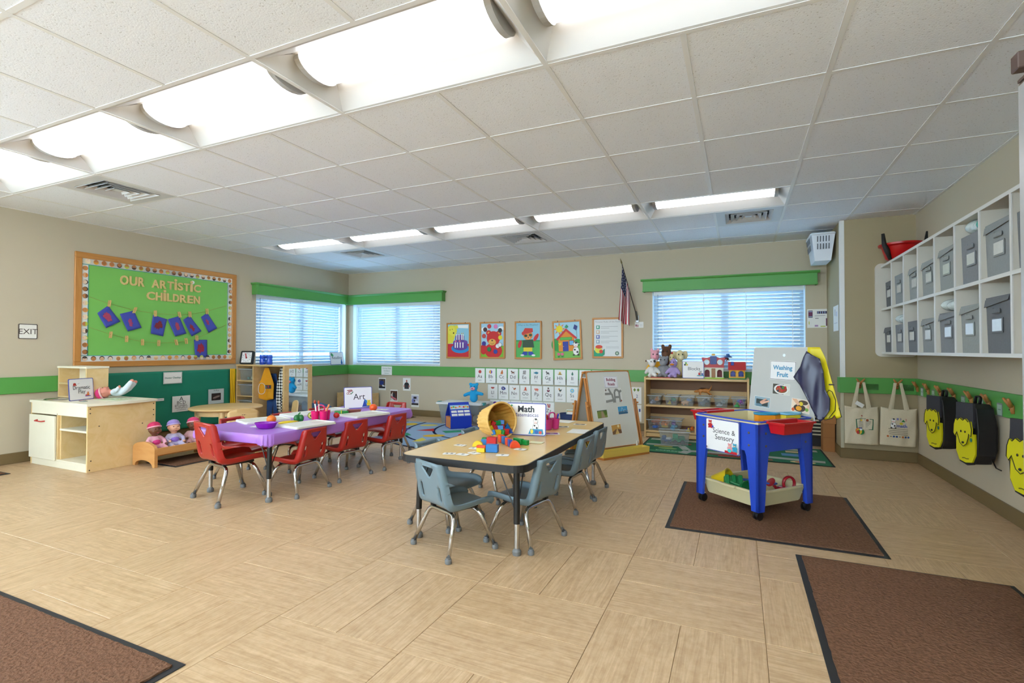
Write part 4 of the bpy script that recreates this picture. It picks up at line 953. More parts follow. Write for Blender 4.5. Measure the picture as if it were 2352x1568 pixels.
# low bookcase behind the art sign
bk = thing('book_shelf', 'low maple book display shelf behind the art sign', 'shelf', (-6.22, 6.62, 0))
for x in (0, .62): panel('side_panel', x, x + .02, 0, .30, 0, .36, MAPLE, bk)
for z_, y_ in ((.03, 0.), (.13, .08), (.23, .16)): panel('ledge', .02, .62, y_, y_ + .11, z_, z_ + .015, MAPLE, bk); panel('riser', .02, .62, y_ + .1, y_ + .11, z_ + .015, z_ + .10, MAPLE, bk)
for k_, (x, y, z, c_, lab) in enumerate(((.12, .035, .045, 'b0a890', 'bottom ledge, left'), (.30, .035, .045, '3a4a60', 'bottom ledge, right'), (.12, .115, .145, 'd0c060', 'middle ledge, left'), (.29, .115, .145, '5a3a2c', 'middle ledge, right'), (.13, .195, .245, '9a9aa4', 'top ledge, left'), (.29, .195, .245, 'c8c8c0', 'top ledge, right'))):
    o = thing('picture_book', 'picture book on the low book shelf, ' + lab, 'book', (-6.22 + x, 6.62 + y, z), 0, 'picture books on the low shelf'); A_ = Matrix.Rotation(radians(72), 4, 'X')
    MB().box(-.075, .075, 0, .105, -.004, -.002).box(-.075, .075, 0, .105, .008, .010).box(-.075, -.073, 0, .105, -.002, .008).build('cover', mat(c_, .4, var=.1), o).matrix_local = A_
    MB().box(-.072, .072, .003, .102, -.002, .008).build('pages', PAPER, o).matrix_local = A_
    q = Pr(z=.0105); q.rect(-.06, .02, .12, .06, 'd8d0b0').circ(0, .05, .02, c_); q.build('cover_print', o).matrix_local = A_
# ---- half-oval learning rug
rug = thing('learning_rug', 'pale blue half-oval rug with navy arcs and coloured shapes', 'rug', (-3.12, 6.38, 0))
def half(a_, b_, n=40, a0=None, b0=None): return [(a_ * cos(pi + pi * q / n), b_ * sin(pi + pi * q / n)) for q in range(n + 1)]
MB().prism(half(1.47, 1.70), .0002, .006).build('navy_binding', mat('1c2440', .9, var=.1, scale=200), rug)
LBL = mat('93adca', .95, var=.12, scale=220, bump=.4, name='rug_blue_pile', spec=.1)
def rcol(c_): return mat(c_, .95, var=.12, scale=220, bump=.4, spec=.1)
MB().prism(half(1.44, 1.67), .006, .008).build('outer_band', LBL, rug)
def arc_band(a_, b_, w_, m_, z):
    o_ = half(a_, b_); i_ = half(a_ - w_, b_ - w_)[::-1]; mb = MB(); n = len(o_)
    mb.add([(x, y, z) for x, y in o_] + [(x, y, z) for x, y in i_[::-1]], [(i, i + 1, n + i + 1, n + i) for i in range(n - 1)]); return mb.build('arc_line', m_, rug)
NAVY = rcol('1e2848')
arc_band(1.16, 1.42, .035, NAVY, .0086); arc_band(.78, 1.04, .035, NAVY, .0086)
MB().prism(half(.40, .50), .008, .0088).build('centre_field', rcol('1f4aa8'), rug)
def shape(nm, pts, c_): MB().prism([(x + 3.12, y - 6.38) for x, y in pts], .008, .0092).build(nm, rcol(c_), rug)
def ov(cx, cy, a_, b_, rot=0, n=20): return [(cx + a_ * cos(t_) * cos(rot) - b_ * sin(t_) * sin(rot), cy + a_ * cos(t_) * sin(rot) + b_ * sin(t_) * cos(rot)) for t_ in [2 * pi * q / n for q in range(n)]]
shape('yellow_oval', ov(-4.06, 6.15, .13, .08, .4), 'd8cc70'); shape('yellow_oval', ov(-4.36, 6.12, .10, .12, .2), 'd8b84a'); shape('red_triangle', [(-3.955, 5.685), (-3.826, 5.918), (-3.701, 5.724)], 'c03a34')
shape('green_rectangle', [(-3.616, 5.786), (-3.415, 5.958), (-3.301, 5.855), (-3.483, 5.663)], '3e9270'); shape('yellow_oval', ov(-3.51, 5.43, .14, .09, .6), 'd8b040'); shape('red_circle', ov(-3.17, 5.66, .11, .10), 'bc3a36')
shape('green_trapezoid', [(-4.012, 5.386), (-3.94, 5.472), (-3.787, 5.337), (-3.906, 5.232)], '3e9270'); shape('yellow_triangle', [(-3.52, 4.974), (-3.56, 5.247), (-3.353, 5.069)], 'd8cc60'); shape('purple_square', [(-4.235, 5.796), (-4.107, 5.787), (-4.09, 5.668), (-4.2, 5.66)], '5a4a86'); shape('purple_rectangle', [(-3.2, 5.13), (-3.1, 5.35), (-2.9, 5.3), (-3.0, 5.08)], '5a4a86')
shape('blue_star', ov(-2.6, 5.2, .12, .1), '3a5ab0'); shape('red_square', [(-2.5, 5.6), (-2.3, 5.65), (-2.3, 5.85), (-2.5, 5.8)], 'c03a34'); shape('green_circle', ov(-2.1, 5.9, .1, .1), '3e9270')
# ---- teal storage tub with lid, blue puppet on top
tb = thing('storage_tub', 'large clear storage tub with a white lid and teal latches by the wall', 'tub', (-3.76, 6.64, 0), .06)
MB().open_box(-.33, .33, -.20, .20, 0, .29, .004, taper=.04).build('tub_body', glass_mat('cloudy_tub', 'c4ccd0', .22, .25), tb)
MB().prism(rrect(.74, .46, .04), .29, .312).build('lid', mat('dfe3e4', .35, var=0), tb); MB().prism(rrect(.60, .32, .04), .312, .318).build('lid_panel', mat('dfe3e4', .35, var=0), tb)
for s_ in (-1, 1): MB().box(-.012, .03, -.045, .045, -.03, .012, ch=.006).build('latch', mat('1f8a8c', .35, var=0), tb, (s_ * .355, -.10, .308), (0, 0, 0 if s_ > 0 else pi))
for k_, (x, y, c_, s_, lab) in enumerate(((.10, -.05, 'e07a40', .07, 'orange soft toy in the large clear tub'), (.20, .02, 'd8c8a0', .07, 'cream soft toy in the large clear tub'), (-.05, 0, '6a86b8', .09, 'blue soft toy in the large clear tub'), (-.18, .02, 'b8b0a8', .08, 'grey soft toy in the large clear tub'))):
    blob('soft_toy', [('e', (0, 0, 0), (s_, s_ * .9, s_ * .8)), ('e', (s_ * .6, 0, s_ * .7), (s_ * .5, s_ * .5, s_ * .5)), ('e', (-s_ * .6, s_ * .3, .3 * s_), (s_ * .35, s_ * .3, s_ * .5))], mat(c_, .9, var=.1), None, .012, (-3.76 + x, 6.64 + y, .006 + s_ * .8)); tag(bpy.context.scene.objects[-1] if 0 else COL.objects[-1], lab, 'toy')
bp_ = thing('bear_puppet', 'bright blue bear hand puppet standing on the white tub lid', 'puppet', (-3.55, 6.55, .318), .15)
BLU = mat('1f9ad0', .95, var=.15, scale=90, bump=.5, name='blue_plush')
blob('body', [('t', [(0, 0, .064), (0, 0, .10), (0, 0, .16)], [.062, .055, .05]), ('t', [(-.03, 0, .14), (-.09, -.01, .125), (-.135, -.02, .105)], [.03, .027, .024]), ('t', [(.03, 0, .14), (.09, -.01, .135), (.135, -.02, .128)], [.03, .027, .024]), ('e', (0, 0, .225), (.062, .056, .056)), ('e', (-.05, .0, .268), (.026, .018, .024)), ('e', (.05, .0, .268), (.026, .018, .024))], BLU, bp_, .009)
MB().ell((0, -.050, .206), (.036, .026, .026), 12, 8).build('muzzle', mat('e89aa8', .9, var=.05), bp_, smooth='all'); MB().ell((0, -.077, .214), (.009, .007, .007), 8, 6).build('nose', BLK, bp_, smooth='all')
for e in (-1, 1): MB().ell((e * .024, -.052, .24), .006, 8, 6).build('eye', BLK, bp_, smooth='all')
# ---- blue pocket chart shaped like a house
hc = thing('pocket_chart', 'royal blue tent shaped pocket chart with white cards on the rug', 'pocket chart', (-3.585, 6.165, .0092), radians(47))
RB = mat('1238b0', .5, var=.05, name='royal_blue_nylon')
hw, hd, hh = .15, .135, .345
MB().box(-hw, hw, -hd, -hd + .005, 0, .16).build('front_skirt', RB, hc); MB().box(-hw, hw, hd - .005, hd, 0, .16).build('back_skirt', RB, hc)
tp_ = [(-hw, -hd, .16), (hw, -hd, .16), (hw * .96, -.012, hh), (-hw * .96, -.012, hh)]
solid(MB().add(tp_, [(0, 1, 2, 3)]).build('front_slope', RB, hc), .005)
solid(MB().add([(-hw, hd, .16), (hw, hd, .16), (hw * .96, .012, hh), (-hw * .96, .012, hh)], [(1, 0, 3, 2)]).build('back_slope', RB, hc), .005)
MB().box(-hw * .96, hw * .96, -.014, .014, hh - .004, hh + .002).box(-hw, hw, -hd, hd, 0, .005).build('ridge_and_floor', RB, hc)
MB().box(-hw + .004, -hw + .05, -hd + .012, hd - .012, .006, .15).build('inner_card', mat('d88a50', .7, var=.05), hc)
sl = atan2(hh - .16, hd - .012); AM = Matrix.Translation((0, -hd, .16)) @ Matrix.Rotation(sl, 4, 'X')
for rj, v_ in enumerate((.015, .065)):
    for k_ in range(3): MB().box(-.04, .04, 0, .033, .002, .004).build('pocket_card', PAPER, hc, tuple(AM @ Vector((-.09 + .092 * k_, v_, 0))), (sl, 0, random.uniform(-.06, .06)))
q = Pr(z=.003); q.rect(-.135, .118, .27, .062, 'a8d0d8'); rn = random.Random(4)
for k_ in range(9): q.circ(-.115 + k_ * .029, .15 + rn.uniform(-.008, .008), .014, rn.choice(['e07a30', 'd83a30', 'e8c040', '58a048', 'f0b0b8', 'd86a90']), n=10)
q.build('title_print', hc).matrix_local = AM
# ================================================================ STACKING CHAIRS
def catmull(P, n=8):
    out = []
    for i in range(len(P) - 1):
        p0, p1, p2, p3 = P[max(i - 1, 0)], P[i], P[i + 1], P[min(i + 2, len(P) - 1)]
        for j in range(n):
            t_ = j / n
            out.append(tuple(.5 * (2 * b_ + (c_ - a_) * t_ + (2 * a_ - 5 * b_ + 4 * c_ - d_2) * t_ * t_ + (3 * b_ - a_ - 3 * c_ + d_2) * t_ ** 3) for a_, b_, c_, d_2 in zip(p0, p1, p2, p3)))
    return out + [P[-1]]
PROF = catmull([(.168, .228), (.150, .245), (.10, .251), (.0, .245), (-.085, .241), (-.130, .258), (-.150, .305), (-.163, .37), (-.176, .44), (-.186, .494)])
ARC = [0]
for (a_, b_), (c_, d_2) in zip(PROF, PROF[1:]): ARC.append(ARC[-1] + sqrt((a_ - c_) ** 2 + (b_ - d_2) ** 2))
LT = ARC[-1]
def prof(s_):
    s_ = min(max(s_, 0), LT)
    for i in range(len(ARC) - 1):
        if s_ <= ARC[i + 1] + 1e-9:
            u = (s_ - ARC[i]) / (ARC[i + 1] - ARC[i]); (a_, b_), (c_, d_2) = PROF[i], PROF[i + 1]
            t_ = Vector((0, c_ - a_, d_2 - b_)).normalized()
            return Vector((0, a_ + (c_ - a_) * u, b_ + (d_2 - b_) * u)), Vector((0, -t_.z, t_.y))
def hw_(s_):
    k_ = s_ / LT; P = [(0, .150), (.1, .168), (.3, .172), (.48, .166), (.6, .170), (.8, .158), (1, .140)]
    for (a_, b_), (c_, d_2) in zip(P, P[1:]):
        if k_ <= c_: return b_ + (d_2 - b_) * (k_ - a_) / (c_ - a_)
    return .14
def shell_map(x, s_):
    p, n = prof(s_); w_ = hw_(s_); a_ = abs(x); e = a_ - (w_ - .034)
    off = 0
    if e > 0:
        off = e * 1.15; a_ = (w_ - .034) + e * .35
    # the seat dishes a little, the back wraps the sitter
    dish = .10 * (a_ / w_) ** 2 * .1
    q = p + n * (dish - off); q.x = a_ if x >= 0 else -a_
    return q
rt_ = []
for i in range(25): rt_.append((hw_(LT * i / 24), LT * i / 24))
ol = [(w_ if 0 < i < 24 else w_ - .03, s_) for i, (w_, s_) in enumerate(rt_)]
ol.insert(1, (rt_[0][0] - .008, .008)); ol.insert(-1, (rt_[-1][0] - .008, LT - .008))
outl = ol + [(-w_, s_) for w_, s_ in ol[::-1]]
hole_v = [(-.052, LT - .028), (-.056, LT - .034), (-.052, LT - .043), (-.014, LT - .084), (-.006, LT - .089), (.006, LT - .089), (.014, LT - .084), (.052, LT - .043), (.056, LT - .034), (.052, LT - .028)]
def slot(cx): return [(cx + .0115 * cos(t_), LT - .168 + (.032 if sin(t_) > 0 else -.032) + .0115 * sin(t_)) for t_ in [2 * pi * (q + .5) / 12 for q in range(12)]]
slots = [slot(-.088), slot(.088)]
gridp = []
for j in range(1, 40):
    s_ = LT * j / 40; w_ = hw_(s_)
    for i in range(-9, 10): gridp.append((w_ * i / 9.6 + .0003 * j, s_))
_vs, _fs = cdt_sheet(outl, [hole_v] + slots, gridp, shell_map)
def make_chair(label, cat, m, group):
    r = thing('stacking_chair', label, 'chair', group=group)
    o = MB().add(_vs, _fs).build('seat_shell', m, r, smooth='all'); solid(o, .006, -1)
    for k_, h_ in enumerate(slots):
        pts = [shell_map(x, y) for x, y in h_]; n_ = prof(LT - .165)[1]
        MB().tube([p + n_ * -.006 for p in pts], .0035, 6, closed=True).build('slot_rim', m, o, smooth='all')
    pts = [shell_map(x, y) for x, y in hole_v]; MB().tube([p + prof(LT - .05)[1] * -.004 for p in pts], .004, 6, closed=True).build('handle_rim', m, o, smooth='all')
    for nm, yt, yf in (('rear_leg_frame', -.085, -.158), ('front_leg_frame', .075, .145)):
        path = fillet([(-.172, yf, .022), (-.122, yt, .214), (.122, yt, .214), (.172, yf, .022)], .05, 6)
        f_ = MB().tube(path, .0118, 10).build(nm, CHROME, r, smooth='all')
        for s_ in (-1, 1):
            MB().lathe([(.0155, 0), (.0175, .003), (.0175, .020), (.0155, .0235), (.0125, .024), (.0125, .031)], 14).build('foot_glide', RUBBER, f_, (s_ * .1745, yf + (.002 if yf > 0 else -.002), 0), smooth=True)
    for s_ in (-1, 1): MB().box(-.012, .012, -.10, .09, -.004, .012, ch=.003).build('seat_bracket', BLACKM, r, (s_ * .085, 0, .226))
    return r
REDP = mat('a8201a', .32, var=.03, scale=4, name='red_polypropylene', coat=.1); GREYP = mat('6d8089', .38, var=.03, scale=4, name='slate_polypropylene', coat=.1)
def seat_at(proto, used, label, x, y, deg, sc=1.):
    if not used[0]: used[0] = 1; o = proto; o.location = (x, y, 0); o.rotation_euler = (0, 0, radians(deg)); o['label'] = label
    else: o = dup(proto, (x, y, 0), radians(deg), label)
    o.scale = (sc, sc, sc); return o
rc = make_chair('x', 'chair', REDP, 'red chairs around the art table'); u_ = [0]
# (x, y) is the middle of the footprint, angle turns the front from +y
for lab, x, y, a_, sc in (('larger red chair at the near end of the purple table', -3.425, 2.585, -13, 1.16),
        ('red chair nearest the camera on the right side of the purple table', -3.12, 2.905, 94, 1), ('middle red chair on the right side of the purple table', -3.128, 3.405, 84, 1), ('farthest red chair on the right side of the purple table', -3.073, 3.886, 88, 1),
        ('red chair nearest the camera on the left side of the purple table', -3.89, 3.06, -86, 1), ('middle red chair on the left side of the purple table', -3.76, 3.46, -92, 1), ('farthest red chair on the left side of the purple table', -3.78, 3.94, -88, 1), ('red chair at the far end of the purple table', -3.44, 4.40, 180, 1.04)):
    seat_at(rc, u_, lab, x, y, a_, sc)
gc = make_chair('x', 'chair', GREYP, 'grey blue chairs around the math table'); u_ = [0]
for lab, x, y, a_, sc in (('grey blue chair at the near end of the math table', -1.447, 2.455, -25, 1), ('grey blue chair nearest the camera on the right side of the math table', -1.135, 2.72, 78, 1),
        ('middle grey blue chair on the right side of the math table', -1.131, 3.435, 84.3, 1), ('farthest grey blue chair on the right side of the math table', -1.133, 3.825, 86, 1),
        ('grey blue chair nearest the camera on the left side of the math table', -1.705, 2.80, -97, 1), ('farther grey blue chair on the left side of the math table', -1.705, 3.40, -88, 1)):
    seat_at(gc, u_, lab, x, y, a_, sc)

# ================================================================ TABLES
def activity_table(label, x, y, rz, topm):
    r = thing('activity_table', label, 'table', (x, y, 0), rz, 'black edged activity tables'); w_, l_ = .775, 1.76
    MB().prism(rrect(w_, l_, .085, 8), .463, .4935).build('tabletop', topm, r)
    ed = rrect(w_, l_, .085, 8); n = len(ed); e2 = rrect(w_ + .008, l_ + .008, .089, 8); mb = MB()
    mb.add([(a_, b_, .456) for a_, b_ in e2] + [(a_, b_, .494) for a_, b_ in e2] + [(a_, b_, .495) for a_, b_ in rrect(w_ - .004, l_ - .004, .083, 8)] + [(a_, b_, .456) for a_, b_ in rrect(w_ - .03, l_ - .03, .07, 8)], [(k_ * n + i, k_ * n + (i + 1) % n, (k_ + 1) * n + (i + 1) % n, (k_ + 1) * n + i) for k_ in range(2) for i in range(n)] + [(3 * n + i, 3 * n + (i + 1) % n, (i + 1) % n, i) for i in range(n)])
    mb.build('edge_band', mat('1b1b1c', .45, var=0, name='black_edge_band'), r)
    for sx in (-1, 1):
        for sy in (-1, 1):
            fx, fy = sx * .312, sy * .775; tx, ty = sx * .305, sy * .765
            lg = MB().cyl((tx, ty, .456), (fx, fy, .165), .0175, n=16).build('leg', BLACKM, r, smooth=True)
            MB().cyl((fx, fy, .165), (fx, fy, .03), .0145, n=16).build('leg_insert', CHROME, lg, smooth=True)
            MB().lathe([(.022, 0), (.024, .006), (.024, .022), (.017, .030), (.015, .036)], 16, M=Tm((fx, fy, 0))).build('foot_glide', RUBBER, lg, smooth=True)
            for dx, dy in ((-sx * .11, 0), (0, -sy * .11)):
                MB().cyl((fx + dx * .1, fy + dy * .1, .235), (tx + dx, ty + dy, .46), .0035, n=8).build('brace', BLACKM, lg)
    return r
activity_table('activity table hidden under the purple tablecloth', -3.385, 3.38, 0, MAPLE)
activity_table('rectangular table with a maple top and black edge, labelled Math', -1.395, 3.258, 0, grain_mat('maple_laminate', 'd8b36c', 'dfbd7a', (.7, 5, 5), .3, coat=.15))
# purple plastic tablecloth
pc = thing('tablecloth', 'thin purple plastic tablecloth wrapped over the art table', 'tablecloth', (-3.385, 3.38, 0))
n = 96; e0 = []
ring0 = rrect(.783, 1.768, .09, 23); n = len(ring0); vs = []; rn = random.Random(8); ph = [rn.uniform(0, 6) for q in range(4)]
lev = [(0., .4965), (.004, .492), (.008, .478), (.012, .455), (.004, .432), (-.02, .425)]
for k_, (o_, z) in enumerate(lev):
    for i, (x, y) in enumerate(ring0):
        u = 2 * pi * i / n; c_ = max(0, (abs(x) / .39) * (abs(y) / .90) - .80) * 5
        wv = (.4 * sin(9 * u + ph[0]) + .4 * sin(23 * u + ph[1]) + .3 * sin(41 * u + ph[2])) * (k_ / 5)
        d_2 = sqrt(x * x + y * y); f_ = 1 + (o_ + .012 * wv + .03 * c_ * (k_ / 5)) / .8
        zz = z + (.010 * wv - .035 * c_ * (k_ / 5) if k_ > 1 else 0)
        vs.append((x * f_, y * (1 + (f_ - 1) * .55), zz))
mb = MB().add(vs, [(k_ * n + i, k_ * n + (i + 1) % n, (k_ + 1) * n + (i + 1) % n, (k_ + 1) * n + i) for k_ in range(len(lev) - 1) for i in range(n)])
mb.f.append(tuple(range(n))[::-1] if False else tuple(range(n))); mb.m.append(0)
mb.build('film', mat('a672cc', .38, var=.04, scale=6, bump=.15, name='purple_plastic'), pc, smooth=True)

# ---- things on the art table (z of the cloth)
ZA = .4972
def trayb(label, x, y, rz, w_=.40, d_=.28):
    r = thing('craft_tray', label, 'tray', (x, y, ZA), rz, 'white craft trays on the art table')
    m_ = mat('d9d8d0', .4, var=.02, name='white_tray')
    MB().prism(rrect(w_, d_, .018), 0, .010).build('base', m_, r)
    MB().tube([(a_, b_, .012) for a_, b_ in rrect(w_ - .012, d_ - .012, .016)], .006, 8, closed=True).build('rim', m_, r, smooth='all')
    q = Pr(z=.0105); q.poly([(w_ * .2, -d_ * .1), (w_ * .38, 0), (w_ * .3, d_ * .25), (w_ * .12, d_ * .15)], 'ccccc6'); q.build('paper_sheet', r)
trayb('white craft tray near the caddy, on the right side of the purple table', -3.085, 2.965, radians(82), .36, .25)
trayb('white craft tray at the far right of the purple table', -3.09, 3.64, radians(78), .38, .26)
trayb('white craft tray beside the orange, on the left side of the purple table', -3.60, 2.995, radians(70), .36, .25)
trayb('white craft tray behind the green pepper, on the left side of the purple table', -3.60, 3.43, radians(76), .36, .25)
trayb('white craft tray at the far left, left of the Art sign', -3.60, 3.775, radians(82), .24, .22)
def as_(q):
    q.text('Art', 0.01, -.02, .085, '24262c', 0)
    for c_, pts in (('a03a30', [(-.11, .075), (-.06, .078)]), ('8a2a24', [(-.10, .062), (-.055, .07)]), ('2a7a50', [(-.075, .035), (-.05, .06)])): q.line(pts, .008, c_)
    for x_ in (-.105, -.088): q.circ(x_, .045, .011, 'a03030', n=12).circ(x_, .045, .007, 'eceae8', n=12)
    q.poly([(.04, -.09), (.062, -.02), (.085, -.09)], '2a4aa0').poly([(.062, -.02), (.085, -.03), (.10, -.09), (.085, -.09)], '3a8ac0'); bear(q, .105, -.07, .055, 'e0c820', 'e8d850'); q.rect(.036, -.096, .075, .01, '2040a0')
plaque('centre_sign', 'white sign reading Art standing on the purple table', .285, .215, (-3.525, 4.05, ZA + .107), radians(57), .10, as_)
def ball(name, label, loc, r0, c_, parts=True):
    o = thing(name, label, 'toy food', loc); MB().ell((0, 0, r0), (r0, r0, r0 * .95), 20, 12).build('fruit', mat(c_, .35, var=.06, scale=60), o, smooth='all')
    MB().lathe([(.004, -.002), (.006, .003), (.002, .006)], 8, M=Tm((0, 0, r0 * 1.93))).build('stem', mat('4a6a2a', .6, var=0), o)
ball('toy_orange', 'large orange toy fruit in front of the Art sign', (-3.21, 3.90, ZA), .037, 'e8581c')
ball('toy_tomato', 'red toy tomato beside the pink caddy', (-3.17, 3.37, ZA), .026, 'c02a20')
ball('toy_orange', 'small orange toy fruit behind the purple bowl', (-3.40, 2.90, ZA), .036, 'e0741c')
gp = thing('toy_pepper', 'green toy bell pepper on the purple table', 'toy food', (-3.28, 3.06, ZA), .5)
blob('pepper', [('e', (a_ * .020, b_ * .018, .032), (.024, .022, .032)) for a_, b_ in ((1, 0), (-.5, .87), (-.5, -.87), (0, 0))], mat('14642c', .3, var=.06), gp, .005)
MB().tube([(0, 0, .055), (.004, 0, .07), (.014, 0, .078)], [.007, .005, .006], 8).build('stem', mat('2a7a30', .5, var=0), gp, smooth='all')
av = thing('toy_avocado', 'halved toy avocado left of the pink caddy', 'toy food', (-3.32, 3.235, ZA + .031), radians(40)); av.rotation_euler = (radians(62), 0, radians(58))
MB().lathe([(0, -.018), (.02, -.014), (.030, -.002), (.031, .0)], 16).build('skin', mat('2c4a20', .5, var=.1), av, smooth=True); q = Pr(z=.0004); q.circ(0, 0, .028, 'a8c040').circ(0, 0, .022, 'd8dc80').circ(0, -.002, .012, '5a3820'); q.build('flesh', av)
asg = thing('toy_asparagus', 'bundle of green toy asparagus tied in the middle', 'toy food', (-3.33, 3.605, ZA + .003), radians(35))
for a_, b_ in ((-.012, .009), (0, .009), (.012, .009), (-.006, .020), (.006, .020)): MB().tube([(-.06, a_, b_), (.04, a_, b_), (.06, a_, b_)], [.008, .0085, .004], 8).build('spear', mat('1f8a38', .4, var=.08), asg, smooth='all')
MB().tube([(0, .021 * cos(t_), .014 + .018 * sin(t_)) for t_ in [2 * pi * q / 14 for q in range(14)]], .004, 6, closed=True).build('tie', mat('d0c83a', .5, var=0), asg)
bt = thing('brown_tray', 'small brown toy tray behind the asparagus', 'tray', (-3.275, 3.71, ZA), radians(38)); MB().open_box(-.06, .06, -.035, .035, 0, .03, .003, taper=.008).build('tub', mat('7a3e30', .5, var=.05), bt); MB().tube([(-.062, -.037, .03), (.062, -.037, .03), (.062, .037, .03), (-.062, .037, .03)], .003, 6, closed=True).build('rim', mat('7a3e30', .5, var=0), bt)
bn = thing('toy_banana', 'yellow toy banana behind the near craft tray', 'toy food', (-3.27, 2.945, ZA), radians(70)); MB().tube([(-.075 + .15 * t_ / 8, -.02 * sin(pi * t_ / 8), .015) for t_ in range(9)], [.005, .011, .014, .015, .015, .015, .014, .010, .005], 10).build('peel', mat('dcc020', .4, var=.05), bn, smooth='all'); MB().cyl((.075, 0, .015), (.088, .004, .017), .005, .004, 8).build('tip', mat('7a6a20', .6, var=0), bn)
pb = thing('purple_bowl', 'purple oval plastic bowl at the near end of the art table', 'bowl', (-3.245, 2.72, ZA), radians(25)); MB().lathe([(.045, 0), (.058, .008), (.070, .038), (.072, .042), (.067, .042), (.055, .012), (0, .006)], 28, M=Matrix.Diagonal((1.12, .8, 1, 1))).build('bowl', mat('8412a0', .25, var=0), pb, smooth=True); MB().tube([(.08 * cos(t_), .057 * sin(t_), .042) for t_ in [2 * pi * q / 28 for q in range(28)]], .003, 6, closed=True).build('rim', mat('8412a0', .25, var=0), pb, smooth='all')
def caddy(label, loc, rz, c_, cups, items, glassy=False):
    r = thing('supply_caddy', label, 'caddy', loc, rz); m_ = mat(c_, .3, var=0, alpha=.82 if glassy else 1)
    for x, y in cups: MB().lathe([(.022, 0), (.026, .003), (.033, .078), (.035, .08), (.031, .08), (.024, .006), (0, .006)], 18, M=Tm((x, y, 0))).build('cup', m_, r, smooth=True)
    MB().tube(fillet([(-.03, 0, .06), (-.03, 0, .125), (.03, 0, .125), (.03, 0, .06)], .03, 6), .005, 8, flat=2).build('handle', m_, r, smooth='all')
    return r
cups4 = [(-.035, -.035), (.035, -.035), (-.035, .035), (.035, .035)]
caddy('hot pink supply caddy with paint brushes on the purple table', (-3.215, 3.235, ZA), radians(25), 'e0186a', cups4, None)
def stick(name, label, cat, base_, top_, r0, c1_, tip=None, tipc=None, r1=None):
    r = thing(name, label, cat, base_); d_2 = Vector(top_) - Vector(base_)
    MB().cyl((0, 0, 0), d_2 * .8, r0, n=10).build('handle', mat(c1_, .4, var=0), r, smooth=True)
    MB().tube([d_2 * .8, d_2 * .9, d_2], [r0 * 1.1, r1 or r0 * 1.3, r0 * .4], 10).build('tip', mat(tipc or c1_, .5, var=0), r, smooth='all')
stick('paint_brush', 'white handled paint brush standing in the pink caddy', 'brush', (-3.225, 3.205, ZA + .01), (-3.25, 3.20, ZA + .17), .006, 'e8e4e0', tipc='a03a20', r1=.011)
stick('paint_brush', 'orange handled brush leaning right in the pink caddy', 'brush', (-3.185, 3.225, ZA + .01), (-3.14, 3.255, ZA + .135), .007, 'd8703a', tipc='e08850', r1=.009)
stick('paint_brush', 'second white brush with a rusty tip in the pink caddy', 'brush', (-3.215, 3.22, ZA + .01), (-3.23, 3.225, ZA + .165), .006, 'd8d0c8', tipc='b04a28', r1=.012)
for k_, (x, y, c_) in enumerate(((-3.24, 4.04, 'far end'), (-3.35, 2.78, 'near end by the purple bowl'))):
    o = sheet('paper_picture', 'small picture paper at the ' + c_ + ' of the purple table', 'paper', .15, .10, (x, y, ZA + .002), (0, 0, .3), .0012); q = Pr(); q.circ(-.02, 0, .03, 'd8a878', .02).circ(.04, .01, .02, 'b8d0c0'); q.build('print', o)

# ---- things on the math table
ZM = .4952
def ms_(q):
    q.text('Math', .0, .050, .06, '1e2026', 1).text('Matemáticas', .0, .018, .036, '2c2c80', 0).line([(-.118, .074), (-.10, .098)], .012, '2a8a50').circ(-.125, .095, .007, 'b83030'); cow(q, .07, -.05, .075)
    q.poly([(.02, -.1), (.128, -.1), (.12, -.065), (.035, -.065)], '2a8ab0').circ(.045, -.082, .010, 'e8d040', .015).circ(.105, -.088, .011, 'c84a3a').circ(.078, -.085, .013, '2a5aa8')
plaque('centre_sign', 'white sign reading Math Matematicas behind the tipped basket', .285, .224, (-1.358, 3.268, ZM + .112), radians(10), .10, ms_)
# wicker basket tipped on its side
WK = grain_mat('wicker', 'cfa052', 'e2bb70', (60, 60, 8), .6, rnd=False, bump=.4, dist=.2); WKI = grain_mat('wicker_inside', 'b9822f', 'cf9a45', (60, 60, 8), .6, rnd=False, bump=.5, dist=.2)
wb = thing('wicker_basket', 'tan wicker basket lying on its side spilling wooden blocks', 'basket', (-1.462, 3.075, ZM + .124), 0)
ax = Vector((.86, -.48, .15)).normalized(); zz_ = ax; xx_ = Vector((0, 0, 1)).cross(zz_).normalized(); yy_ = zz_.cross(xx_)
wb.rotation_euler = Matrix((xx_, yy_, zz_)).transposed().to_euler()
nb = 72; mb = MB(); rows = 22
for inner in (0, 1):
    vs = []
    for k_ in range(rows + 1):
        v_ = k_ / rows; z = -.165 + .18 * v_ + (0 if not inner else (.006 if k_ == 0 else 0)); R_ = .082 + .036 * v_ ** .8
        for j in range(nb):
            t_ = 2 * pi * j / nb; rib = .0045 * sin(22 * t_) + .0012 * (1 if k_ % 2 else -1); rr = R_ + rib - (.007 if inner else 0)
            vs.append((rr * cos(t_) * 1.0, rr * sin(t_), z))
    fs = [(k_ * nb + j, k_ * nb + (j + 1) % nb, (k_ + 1) * nb + (j + 1) % nb, (k_ + 1) * nb + j) for k_ in range(rows) for j in range(nb)]
    if inner: fs = [f_[::-1] for f_ in fs]
    fs.append(tuple(range(nb)) if inner else tuple(range(nb))[::-1])
    MB().add(vs, fs).build('woven_wall' if not inner else 'woven_lining', WK if not inner else WKI, wb, smooth='all')
MB().tube([(.1165 * cos(t_) , .1165 * sin(t_), .016 + .002 * sin(40 * t_)) for t_ in [2 * pi * q / 80 for q in range(80)]], .007, 8, closed=True).build('braided_rim', WK, wb, smooth='all')
